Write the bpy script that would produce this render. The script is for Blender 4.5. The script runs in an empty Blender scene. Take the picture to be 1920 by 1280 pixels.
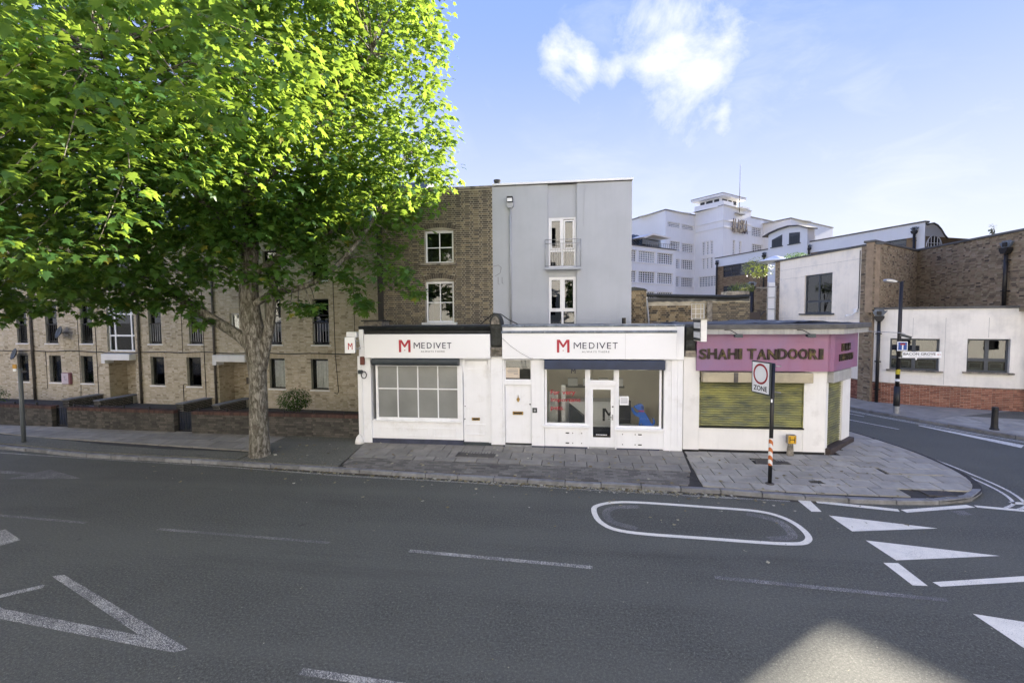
import bpy, bmesh, math, random
import numpy as np
from mathutils import Matrix, Vector
sc = bpy.context.scene
COL = sc.collection
random.seed(7)
RNG = np.random.default_rng(11)
R = math.radians

# ------------------------------------------------------------------ camera
cam_d = bpy.data.cameras.new('camera')
cam_d.sensor_width = 36.0
cam_d.lens = 36.0 * 860.0 / 1920.0
cam_d.clip_start = 0.05
cam_d.clip_end = 3000
cam = bpy.data.objects.new('camera', cam_d)
COL.objects.link(cam)
YAW, PITCH, ROLL = R(7.3), math.atan(45 / 860), 0.0072
_f0 = Vector((-math.sin(YAW), math.cos(YAW), 0)); _r0 = Vector((math.cos(YAW), math.sin(YAW), 0)); _u0 = Vector((0, 0, 1))
_f = _f0 * math.cos(PITCH) - _u0 * math.sin(PITCH); _u = _u0 * math.cos(PITCH) + _f0 * math.sin(PITCH)
_r2 = _r0 * math.cos(ROLL) - _u * math.sin(ROLL); _u2 = _u * math.cos(ROLL) + _r0 * math.sin(ROLL)
cam.matrix_world = Matrix(((_r2.x, _u2.x, -_f.x, 0), (_r2.y, _u2.y, -_f.y, 0), (_r2.z, _u2.z, -_f.z, 4.2), (0, 0, 0, 1)))
sc.camera = cam

# ------------------------------------------------------------------ sun, sky, exposure
SUN_EL, SUN_AZ = R(18), R(50)          # azimuth measured from +Y towards +X
sd = bpy.data.lights.new('sun', 'SUN')
sd.energy = 5.0; sd.angle = R(0.6); sd.color = (1.0, 0.92, 0.81)
sun = bpy.data.objects.new('sun', sd); COL.objects.link(sun)
_s = Vector((math.sin(SUN_AZ) * math.cos(SUN_EL), math.cos(SUN_AZ) * math.cos(SUN_EL), math.sin(SUN_EL)))
sun.rotation_euler = _s.to_track_quat('Z', 'Y').to_euler()
sun.location = (30, 20, 30)

world = bpy.data.worlds.new('World'); sc.world = world; world.use_nodes = True
wn = world.node_tree; WN = wn.nodes; WL = wn.links
bg = WN['Background']
sky = WN.new('ShaderNodeTexSky'); sky.sky_type = 'NISHITA'; sky.sun_disc = False
sky.sun_elevation = SUN_EL; sky.sun_rotation = SUN_AZ
sky.air_density = 1.0; sky.dust_density = 0.6; sky.ozone_density = 2.0; sky.altitude = 50
bg.inputs[1].default_value = 0.15
tc = WN.new('ShaderNodeTexCoord')

def wmath(op, a, b=None, c=None, clamp=False):
    n = WN.new('ShaderNodeMath'); n.operation = op; n.use_clamp = clamp
    for i, v in enumerate((a, b, c)):
        if v is None: continue
        if isinstance(v, (int, float)): n.inputs[i].default_value = v
        else: WL.new(v, n.inputs[i])
    return n.outputs[0]
def wnoise(scale, detail=8, rough=.55, dist=0.0, vec=None):
    n = WN.new('ShaderNodeTexNoise'); n.inputs['Scale'].default_value = scale; n.inputs['Detail'].default_value = detail
    n.inputs['Roughness'].default_value = rough; n.inputs['Distortion'].default_value = dist
    WL.new(vec or tc.outputs['Generated'], n.inputs['Vector']); return n
# cumulus clouds: each is a few soft lobes (direction azimuth, elevation, radius), edges eaten by noise
def sdir(az, el): return (math.sin(R(az)) * math.cos(R(el)), math.cos(R(az)) * math.cos(R(el)), math.sin(R(el)))
CLOUDS = [(10.2, 26.4, .105), (12.4, 28.4, .105), (9.6, 31.0, .080), (12.6, 31.4, .075), (10.8, 34.0, .055), (15.6, 24.2, .070), (13.4, 25.2, .085), (18.2, 21.9, .040), (-2.0, 29.2, .050), (1.4, 27.8, .045), (5.6, 27.0, .050),
          (11.0, 36.2, .030), (-70, 30, .12), (-82, 26, .09), (105, 34, .11), (96, 28, .08), (170, 28, .13), (185, 33, .10), (-140, 36, .11), (-128, 31, .08)]
WISPS = [(20.5, 28.5, .10), (24.0, 26.5, .09), (17.5, 31.0, .09), (26.0, 30.5, .07), (3.5, 30.5, .09), (20, 23.5, .07), (29, 21, .06), (33, 13, .10), (2, 14, .08), (-75, 26, .2), (100, 30, .2), (178, 30, .22), (-134, 33, .2)]
wn_edge = wnoise(7.0, 12, .66, .3)
warp = WN.new('ShaderNodeMixRGB'); warp.blend_type = 'LINEAR_LIGHT'; warp.inputs[0].default_value = .05
WL.new(tc.outputs['Generated'], warp.inputs[1]); WL.new(wnoise(6.0, 4).outputs['Color'], warp.inputs[2])
def lobes(L, k):
    m = None
    for az, el, rad in L:
        vm = WN.new('ShaderNodeVectorMath'); vm.operation = 'DISTANCE'
        WL.new(warp.outputs[0], vm.inputs[0]); vm.inputs[1].default_value = sdir(az, el)
        d = wmath('DIVIDE', vm.outputs['Value'], rad)
        m = d if m is None else wmath('SMOOTH_MIN', m, d, k)
    return m
edge = wmath('MULTIPLY', wmath('SUBTRACT', wn_edge.outputs['Fac'], .5), 3.1)
cum = wmath('MULTIPLY', wmath('SUBTRACT', wmath('ADD', .90, edge), lobes(CLOUDS, .35)), .85, clamp=True)
mpw = WN.new('ShaderNodeMapping'); mpw.inputs['Scale'].default_value = (1.0, 1.0, 2.2); mpw.inputs['Rotation'].default_value = (0, .5, .3); WL.new(tc.outputs['Generated'], mpw.inputs['Vector'])
wsp = wmath('MULTIPLY', wmath('SUBTRACT', wmath('ADD', .9, wmath('MULTIPLY', wmath('SUBTRACT', wnoise(5.0, 12, .68, .9, mpw.outputs[0]).outputs['Fac'], .5), 5.0)), lobes(WISPS, .5)), .20, clamp=True)
cum = wmath('MAXIMUM', cum, wmath('MULTIPLY', wsp, .6))
# thin high veil, everywhere
mp = WN.new('ShaderNodeMapping'); mp.inputs['Scale'].default_value = (1.0, 1.0, 2.6); WL.new(tc.outputs['Generated'], mp.inputs['Vector'])
veil = wmath('MULTIPLY', wmath('SUBTRACT', wnoise(2.6, 9, .6, .6, mp.outputs[0]).outputs['Fac'], .50), 1.2, clamp=True)
sep = WN.new('ShaderNodeSeparateXYZ'); WL.new(tc.outputs['Generated'], sep.inputs[0])
haze_el = WN.new('ShaderNodeMapRange'); haze_el.interpolation_type = 'SMOOTHSTEP'; WL.new(sep.outputs['Z'], haze_el.inputs[0])
haze_el.inputs[1].default_value = -.05; haze_el.inputs[2].default_value = .60; haze_el.inputs[3].default_value = .98; haze_el.inputs[4].default_value = .02
veil = wmath('ADD', wmath('MULTIPLY', veil, .45), haze_el.outputs[0], clamp=True)
dark = WN.new('ShaderNodeMixRGB'); dark.blend_type = 'DARKEN'; dark.inputs[0].default_value = 1.0; WL.new(sky.outputs[0], dark.inputs[1]); dark.inputs[2].default_value = (.42, .65, 1.58, 1)
mixv = WN.new('ShaderNodeMixRGB'); WL.new(veil, mixv.inputs[0]); WL.new(dark.outputs[0], mixv.inputs[1]); mixv.inputs[2].default_value = (1.34, 1.39, 1.52, 1)
mixc = WN.new('ShaderNodeMixRGB'); WL.new(cum, mixc.inputs[0]); WL.new(mixv.outputs[0], mixc.inputs[1]); mixc.inputs[2].default_value = (1.65, 1.65, 1.65, 1)
WL.new(mixc.outputs[0], bg.inputs[0])
vs = sc.view_settings
vs.view_transform = 'Standard'; vs.look = 'None'; vs.gamma = 1.0; vs.use_curve_mapping = False
vs.exposure = 2.4
sc.cycles.max_bounces = 6; sc.cycles.diffuse_bounces = 4; sc.cycles.glossy_bounces = 3; sc.cycles.transparent_max_bounces = 10
sc.cycles.transmission_bounces = 4; sc.cycles.caustics_reflective = False; sc.cycles.caustics_refractive = False
sc.cycles.sample_clamp_indirect = 6.0; sc.cycles.use_denoising = True

# ------------------------------------------------------------------ materials
class NT:
    def __init__(s, name):
        s.m = bpy.data.materials.new(name); s.m.use_nodes = True
        s.t = s.m.node_tree; s.n = s.t.nodes; s.l = s.t.links
        s.b = s.n['Principled BSDF']; s.out = s.n['Material Output']
        s._pos = None
    def pos(s):
        if s._pos is None: s._pos = s.n.new('ShaderNodeNewGeometry').outputs['Position']
        return s._pos
    def set(s, sock, v):
        if hasattr(v, 'is_linked') or hasattr(v, 'links'): s.l.new(v, sock)
        else: sock.default_value = v
    def math(s, op, a, b=0.0, clamp=False):
        n = s.n.new('ShaderNodeMath'); n.operation = op; n.use_clamp = clamp
        s.set(n.inputs[0], a); s.set(n.inputs[1], b); return n.outputs[0]
    def noise(s, scale, detail=5, rough=.55, vec=None, dist=0., sc3=None):
        n = s.n.new('ShaderNodeTexNoise'); n.inputs['Scale'].default_value = scale; n.inputs['Detail'].default_value = detail
        n.inputs['Roughness'].default_value = rough; n.inputs['Distortion'].default_value = dist
        v = vec or s.pos()
        if sc3:
            m = s.n.new('ShaderNodeMapping'); m.inputs['Scale'].default_value = sc3; s.l.new(v, m.inputs['Vector']); v = m.outputs[0]
        s.l.new(v, n.inputs['Vector']); return n.outputs['Fac']
    def rng(s, v, a, b, c=0., d=1.):
        n = s.n.new('ShaderNodeMapRange'); s.set(n.inputs[0], v); n.inputs[1].default_value = a; n.inputs[2].default_value = b
        n.inputs[3].default_value = c; n.inputs[4].default_value = d; return n.outputs[0]
    def mix(s, f, a, b, mode='MIX'):
        n = s.n.new('ShaderNodeMixRGB'); n.blend_type = mode
        s.set(n.inputs[0], f); s.set(n.inputs[1], a if not isinstance(a, tuple) else (*a, 1)[:4]); s.set(n.inputs[2], b if not isinstance(b, tuple) else (*b, 1)[:4])
        return n.outputs[0]
    def ramp(s, f, stops, interp='LINEAR'):
        n = s.n.new('ShaderNodeValToRGB'); n.color_ramp.interpolation = interp; s.l.new(f, n.inputs[0])
        e = n.color_ramp.elements
        while len(e) < len(stops): e.new(.5)
        for k, (p, c) in enumerate(stops): e[k].position = p; e[k].color = (*c, 1)
        return n.outputs[0]
    def attr(s, name='rnd'):
        n = s.n.new('ShaderNodeAttribute'); n.attribute_name = name; return n.outputs['Fac']
    def bump(s, h, strength=.3, dist=.01):
        n = s.n.new('ShaderNodeBump'); n.inputs['Strength'].default_value = strength; n.inputs['Distance'].default_value = dist
        s.l.new(h, n.inputs['Height']); s.l.new(n.outputs[0], s.b.inputs['Normal'])
    def finish(s, col, rough=.7, metal=0., spec=.5):
        s.set(s.b.inputs['Base Color'], col if not isinstance(col, tuple) else (*col, 1)[:4]); s.set(s.b.inputs['Roughness'], rough)
        s.b.inputs['Metallic'].default_value = metal; s.b.inputs['Specular IOR Level'].default_value = spec
        return s.m

def sh(c, k): return tuple(min(1, x * k) for x in c)
def mat(name, col, rough=.7, var=.10, scale=3., fine=.06, fscale=55., bump=.1, metal=0., spec=.4, dirt=None, streak=0., rnd=0.):
    t = NT(name)
    n1 = t.rng(t.noise(scale, 6), .3, .7)
    c = t.mix(n1, sh(col, 1 - var), sh(col, 1 + var))
    if fine:
        n2 = t.rng(t.noise(fscale, 3), .3, .7)
        c = t.mix(t.math('MULTIPLY', n2, fine), c, sh(col, .35))
    if rnd:
        oi = t.n.new('ShaderNodeObjectInfo')
        c = t.mix(t.rng(oi.outputs['Random'], 0, 1, 0, rnd), c, sh(col, .35))
    if streak:
        s = t.rng(t.noise(2.2, 5, .6, sc3=(4., 4., .25)), .5, .78)
        c = t.mix(t.math('MULTIPLY', s, streak), c, sh(col, .35))
    if dirt:
        dc, ds, lo, hi, amt = dirt
        d = t.rng(t.noise(ds, 7, .65), lo, hi)
        d.node.clamp = True
        c = t.mix(t.math('MULTIPLY', d, amt), c, dc)
    if bump: t.bump(t.noise(fscale, 4), bump, .006)
    return t.finish(c, rough, metal, spec)

def brickmat(name, stops, soot=(.03, .03, .03), sootamt=.35, sscale=.8, rough=.9):
    t = NT(name)
    c = t.ramp(t.attr(), stops)
    n = t.rng(t.noise(26, 5, .7), .25, .75)
    c = t.mix(t.math('MULTIPLY', n, .35), c, (.05, .045, .04))
    s = t.rng(t.noise(sscale, 6, .6), .48, .72)
    c = t.mix(t.math('MULTIPLY', s, sootamt), c, soot)
    t.bump(t.noise(70, 4), .35, .006)
    return t.finish(c, rough, 0, .2)

def glassmat(name, tint=(.9, .93, .92), dark=.0):
    # thin pane: clear, with a mirror-like sheen that grows at glancing angles
    t = NT(name); t.n.remove(t.b)
    tr = t.n.new('ShaderNodeBsdfTransparent'); tr.inputs[0].default_value = (*tint, 1)
    gl = t.n.new('ShaderNodeBsdfGlossy'); gl.inputs['Roughness'].default_value = .015; gl.inputs[0].default_value = (1, 1, 1, 1)
    fr = t.n.new('ShaderNodeFresnel'); fr.inputs[0].default_value = 1.45
    bp = t.n.new('ShaderNodeBump'); bp.inputs['Strength'].default_value = .04; bp.inputs['Distance'].default_value = .02
    t.l.new(t.noise(1.6, 2), bp.inputs['Height']); t.l.new(bp.outputs[0], gl.inputs['Normal'])
    mx = t.n.new('ShaderNodeMixShader'); t.l.new(t.math('ADD', fr.outputs[0], dark, True), mx.inputs[0]); t.l.new(tr.outputs[0], mx.inputs[1]); t.l.new(gl.outputs[0], mx.inputs[2])
    t.l.new(mx.outputs[0], t.out.inputs[0]); return t.m

def paintmat(name, col, wear, speck=90., asp=(.105, .102, .095)):
    t = NT(name)
    n = t.noise(speck, 4, .7); b = t.noise(1.7, 4)
    th = .5 + (wear - .5) * .42
    v = t.math('ADD', n, t.math('MULTIPLY', t.math('SUBTRACT', b, .5), .22))
    f = t.rng(v, th - .03, th + .03); f.node.clamp = True
    c = t.mix(f, asp, t.mix(t.rng(t.noise(5, 4), .3, .7), sh(col, .86), col))
    t.bump(t.noise(150, 3), .3, .004)
    return t.finish(c, .75, 0, .3)

def asphalt(name, base=.088, patch=.25):
    t = NT(name)
    g1 = t.noise(70, 4, .8); g2 = t.noise(27, 4, .8)
    sp = t.math('ADD', t.math('MULTIPLY', g1, .5), t.math('MULTIPLY', g2, .5))
    w = lambda k: (base * k * 1.03, base * k * 1.03, base * k * .84)
    c = t.ramp(sp, [(.36, w(.18)), (.45, w(.62)), (.53, w(1.05)), (.59, w(1.9)), (.66, w(4.2))])
    m = t.rng(t.noise(.5, 7, .62, dist=.5), .32, .68)                       # broad blotches
    c = t.mix(t.math('MULTIPLY', m, patch), c, w(1.75))
    ln = t.rng(t.noise(1.0, 4, .5, sc3=(.05, .9, 1)), .42, .62)             # tyre-polished lanes along the street
    c = t.mix(t.math('MULTIPLY', ln, .30), c, w(1.5))
    d = t.rng(t.noise(.8, 6, .65, sc3=(.16, 1.2, 1)), .56, .76)
    c = t.mix(t.math('MULTIPLY', d, .45), c, w(.42))
    oil = t.rng(t.noise(2.3, 3, .5), .70, .80)                               # oil spots
    c = t.mix(t.math('MULTIPLY', oil, .6), c, w(.3))
    t.bump(sp, 1.0, .012)
    return t.finish(c, .80, 0, .35)

MT = {}
MT['asphalt'] = asphalt('asphalt')
MT['tarmac'] = asphalt('tarmac', .105, .3)
MT['joint'] = mat('paving_joint', (.045, .043, .04), .95, .3, 6)
MT['slab'] = mat('concrete_slab', (.40, .385, .335), .88, .16, 2.2, .28, 120, .3, rnd=.35, dirt=((.15, .148, .14), 3.2, .5, .8, .6))
MT['slab_dark'] = mat('worn_slab', (.30, .285, .25), .88, .16, 1.8, .28, 120, .3, rnd=.35, dirt=((.10, .10, .095), 2.5, .45, .8, .6))
MT['sett'] = mat('block_sett', (.13, .128, .122), .9, .2, 3, .3, 90, .4, rnd=.5)
MT['kerb'] = mat('granite_kerb', (.25, .255, .26), .85, .2, 5, .3, 100, .35, rnd=.4, dirt=((.07, .07, .065), 4, .45, .75, .7))
MT['cover'] = mat('iron_cover', (.09, .085, .08), .7, .3, 8, .3, 60, .5, .3)
MT['paint'] = paintmat('road_paint', (.82, .78, .66), .20)
MT['paint_old'] = paintmat('worn_road_paint', (.58, .56, .48), .58, 75)
MT['paint_mid'] = paintmat('scuffed_road_paint', (.78, .755, .67), .36)
MT['paint_faint'] = paintmat('faint_road_paint', (.46, .445, .39), .69, 80)
MT['soil'] = mat('soil', (.09, .075, .055), .95, .3, 4, .3, 60, .6)
MT['white'] = mat('white_gloss_paint', (.82, .835, .855), .38, .03, 2, .02, 60, .03, dirt=((.50, .48, .43), 2.2, .55, .82, .5), streak=.10)
MT['white2'] = mat('white_masonry_paint', (.78, .775, .75), .75, .05, 1.3, .05, 45, .12, dirt=((.42, .40, .36), 1.6, .56, .82, .5), streak=.10)
MT['signwhite'] = mat('white_sign_panel', (.82, .835, .855), .35, .02, .8, .0, 60, .0, spec=.5)
MT['upvc'] = mat('white_plastic_frame', (.80, .81, .82), .4, .03, 3, .02, 60, 0)
MT['navy'] = mat('navy_paint', (.022, .035, .075), .4, .2, 3, .1, 60, .05)
MT['slate'] = mat('dark_grey_paint', (.035, .045, .052), .45, .2, 3, .15, 60, .05)
MT['skirt'] = mat('navy_skirting', (.045, .052, .085), .6, .3, 4, .2, 60, .1)
MT['blacktrim'] = mat('black_painted_timber', (.014, .016, .015), .55, .4, 5, .2, 40, .2, dirt=((.10, .10, .09), 3, .6, .8, .5))
MT['lead'] = mat('lead_flashing', (.16, .19, .23), .5, .45, 7, .3, 40, .4, .2, dirt=((.5, .53, .55), 6, .58, .75, .6))
MT['red'] = mat('brick_red_lettering', (.40, .028, .045), .45, .04, 3, 0, 60, 0)
MT['navyletter'] = mat('navy_lettering', (.018, .022, .06), .45, .04, 3, 0, 60, 0)
MT['greyletter'] = mat('grey_lettering', (.12, .13, .16), .45, .04, 3, 0, 60, 0)
MT['render'] = mat('grey_render', (.45, .475, .51), .85, .05, .8, .04, 70, .10, dirt=((.36, .385, .42), .7, .45, .75, .5), streak=.07)
MT['steel'] = mat('galvanised_steel', (.36, .37, .38), .4, .2, 8, .1, 60, .05, .6)
MT['pipe'] = mat('grey_plastic_pipe', (.40, .42, .45), .45, .08, 4, .05, 60, 0)
MT['black'] = mat('black_paint', (.012, .012, .013), .4, .3, 6, .1, 60, .05)
MT['iron'] = mat('black_cast_iron', (.018, .017, .017), .45, .3, 6, .2, 60, .1)
MT['rust'] = mat('weathered_pipe', (.10, .09, .08), .7, .4, 5, .3, 50, .2)
MT['stone'] = mat('weathered_stone', (.30, .27, .22), .9, .3, 6, .35, 40, .6, dirt=((.04, .04, .035), 5, .45, .65, .8))
MT['soot'] = mat('sooty_stone', (.045, .048, .044), .85, .5, 7, .3, 40, .5, dirt=((.2, .2, .18), 6, .6, .75, .6))
MT['brass'] = mat('brass', (.42, .28, .10), .35, .3, 20, .2, 90, .1, .9)
MT['slate_roof'] = mat('roof_slate', (.10, .105, .115), .7, .3, 4, .2, 40, .3)
MT['felt'] = mat('roofing_felt', (.09, .095, .10), .8, .3, 2, .2, 30, .3, dirt=((.4, .42, .43), 1.6, .55, .7, .6))
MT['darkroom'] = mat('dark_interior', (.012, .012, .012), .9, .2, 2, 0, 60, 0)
MT['roomwall'] = mat('interior_wall', (.78, .72, .60), .8, .05, 1, 0, 60, 0)
MT['roomfloor'] = mat('interior_floor', (.22, .16, .11), .5, .2, 3, .1, 60, 0)
MT['curtain'] = mat('net_curtain', (.84, .86, .85), .9, .15, 9, .1, 60, .1)
MT['curtain_blue'] = mat('pale_blue_curtain', (.60, .74, .82), .9, .15, 9, .1, 60, .1)
MT['green_door'] = mat('olive_green_door', (.13, .155, .105), .55, .08, 3, .05, 60, .05)
MT['glass'] = glassmat('window_glass', (.96, .97, .96), .035)
MT['glass_dim'] = glassmat('tinted_glass', (.42, .46, .46), .03)
MT['glass_sky'] = glassmat('reflective_glass', (.30, .35, .40), .05)
MT['pink'] = None
def pinkmat():
    t = NT('faded_pink_sign_board')
    n = t.rng(t.noise(.9, 4, .55, dist=.5), .32, .68)
    c = t.mix(n, (.225, .13, .255), (.28, .12, .205))
    n2 = t.rng(t.noise(2.0, 5, .6, sc3=(3, 3, .3)), .55, .8); n2.node.clamp = True
    c = t.mix(t.math('MULTIPLY', n2, .35), c, (.20, .05, .12))
    return t.finish(c, .38, 0, .5)
MT['pink'] = pinkmat()
def shuttermat():
    t = NT('tarnished_yellow_shutter')
    a = t.rng(t.noise(1.1, 5, .6, sc3=(1.4, 1.4, 4.5)), .35, .66); a.node.clamp = True
    c = t.mix(a, (.12, .13, .085), (.34, .335, .12))
    b = t.rng(t.noise(2.1, 5, .6, sc3=(1.0, 1.0, 5.5)), .55, .75); b.node.clamp = True
    c = t.mix(t.math('MULTIPLY', b, .7), c, (.15, .175, .16))
    return t.finish(c, .42, .25, .5)
MT['shutter'] = shuttermat()
MT['beige'] = mat('beige_shutter_box', (.42, .37, .26), .6, .14, 1.2, .1, 60, .05, dirt=((.22, .2, .15), 1.5, .5, .7, .6))
MT['signletter'] = mat('dark_bronze_letter', (.022, .016, .011), .35, .6, 7, .3, 60, .1, .3, dirt=((.16, .12, .035), 4, .5, .66, .7))
MT['brownstep'] = mat('brown_step_paint', (.055, .042, .038), .7, .3, 4, .2, 60, .1)
MT['greyband'] = mat('grey_soffit_board', (.38, .38, .37), .7, .2, 2, .15, 50, .1, streak=.5)
MT['stone_wall'] = mat('cream_render', (.88, .82, .72), .85, .05, .9, .04, 60, .1, dirt=((.55, .54, .52), 1.1, .5, .75, .6), streak=.12)
MT['bay_render'] = mat('off_white_render', (.78, .76, .71), .85, .05, .8, .05, 60, .1, dirt=((.46, .455, .44), .9, .48, .72, .6), streak=.16)
MT['factory'] = mat('white_factory_render', (.90, .89, .86), .8, .04, .25, .03, 8, 0, streak=.10)
MT['panelgrey'] = mat('pale_grey_cladding', (.76, .78, .80), .6, .04, .4, .03, 10, 0, streak=.06)
MT['anthracite'] = mat('anthracite_window_frame', (.055, .065, .078), .45, .12, 4, .05, 60, 0)
MT['tarnish'] = mat('tarnished_roof_edge', (.10, .10, .10), .7, .3, 3, .2, 30, .2)
MT['mortar'] = mat('grey_mortar', (.44, .41, .34), .95, .2, 5, .2, 60, .4)
MT['mortar_dark'] = mat('sooty_mortar', (.42, .385, .30), .95, .3, 4, .3, 60, .4)
MT['brick_stock'] = brickmat('sooty_stock_brick', [(0, (.075, .067, .058)), (.4, (.115, .100, .078)), (.65, (.165, .140, .100)), (.85, (.225, .19, .125)), (1, (.29, .245, .16))], sootamt=.15)
MT['brick_buff'] = brickmat('buff_brick', [(0, (.34, .28, .19)), (.1, (.52, .445, .315)), (.5, (.61, .53, .385)), (.85, (.67, .59, .45)), (1, (.72, .65, .52))], sootamt=.12)
MT['brick_mixed'] = brickmat('mottled_brown_brick', [(0, (.075, .062, .055)), (.07, (.19, .15, .11)), (.35, (.29, .23, .155)), (.6, (.36, .275, .19)), (.82, (.32, .28, .185)), (1, (.42, .34, .26))], sootamt=.2)
MT['brick_red'] = brickmat('orange_red_brick', [(0, (.19, .08, .06)), (.5, (.31, .13, .09)), (1, (.40, .20, .14))], sootamt=.3)
MT['brick_old'] = brickmat('old_rough_brick', [(0, (.04, .035, .03)), (.25, (.12, .09, .055)), (.6, (.22, .165, .09)), (1, (.34, .27, .16))], sootamt=.3)
MT['brick_coping'] = brickmat('dark_red_coping_brick', [(0, (.06, .036, .032)), (1, (.12, .066, .055))], sootamt=.3)
MT['brick_wallgrey'] = brickmat('grimy_wall_brick', [(0, (.05, .048, .044)), (.5, (.085, .080, .072)), (1, (.125, .115, .10))], sootamt=.75, sscale=1.1)
MT['brickflat'] = mat('brown_brick_core', (.27, .21, .15), .9, .2, 4, .2, 60, .3)
MT['bark'] = None
def barkmat():
    t = NT('plane_tree_bark')
    n = t.noise(9, 6, .65, sc3=(1.6, 1.6, .55), dist=.6)
    c = t.ramp(n, [(.30, (.035, .030, .022)), (.45, (.105, .095, .075)), (.55, (.20, .19, .16)), (.64, (.33, .31, .27)), (.75, (.14, .125, .10))])
    g = t.rng(t.noise(1.2, 4), .5, .7); g.node.clamp = True
    c = t.mix(t.math('MULTIPLY', g, .35), c, (.07, .075, .045))
    t.bump(t.noise(13, 6, .65, sc3=(1.6, 1.6, .5), dist=.6), .9, .03)
    return t.finish(c, .9, 0, .2)
MT['bark'] = barkmat()
def leafmat(name, stops, trans=(.22, .42, .02), tf=.42):
    t = NT(name)
    c = t.ramp(t.attr(), stops)
    t.finish(c, .42, 0, .45)
    tl = t.n.new('ShaderNodeBsdfTranslucent')
    t.l.new(t.mix(.6, c, trans), tl.inputs[0])
    mx = t.n.new('ShaderNodeMixShader'); mx.inputs[0].default_value = tf
    t.l.new(t.b.outputs[0], mx.inputs[1]); t.l.new(tl.outputs[0], mx.inputs[2]); t.l.new(mx.outputs[0], t.out.inputs[0])
    return t.m
MT['leaf'] = leafmat('plane_leaf', [(0, (.026, .072, .024)), (.35, (.048, .125, .034)), (.75, (.085, .185, .042)), (.95, (.14, .22, .045)), (1, (.27, .22, .04))], (.46, .62, .06), .50)
MT['shrub'] = leafmat('shrub_leaf', [(0, (.012, .030, .010)), (.6, (.03, .065, .02)), (1, (.07, .11, .035))])
MT['shrub_lime'] = leafmat('lime_shrub_leaf', [(0, (.05, .08, .02)), (.6, (.11, .15, .03)), (1, (.20, .22, .05))], (.3, .36, .05), .3)
MT['fallen'] = mat('dry_leaf', (.30, .27, .17), .8, .4, 7, .2, 60, .1, rnd=.6)

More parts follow.
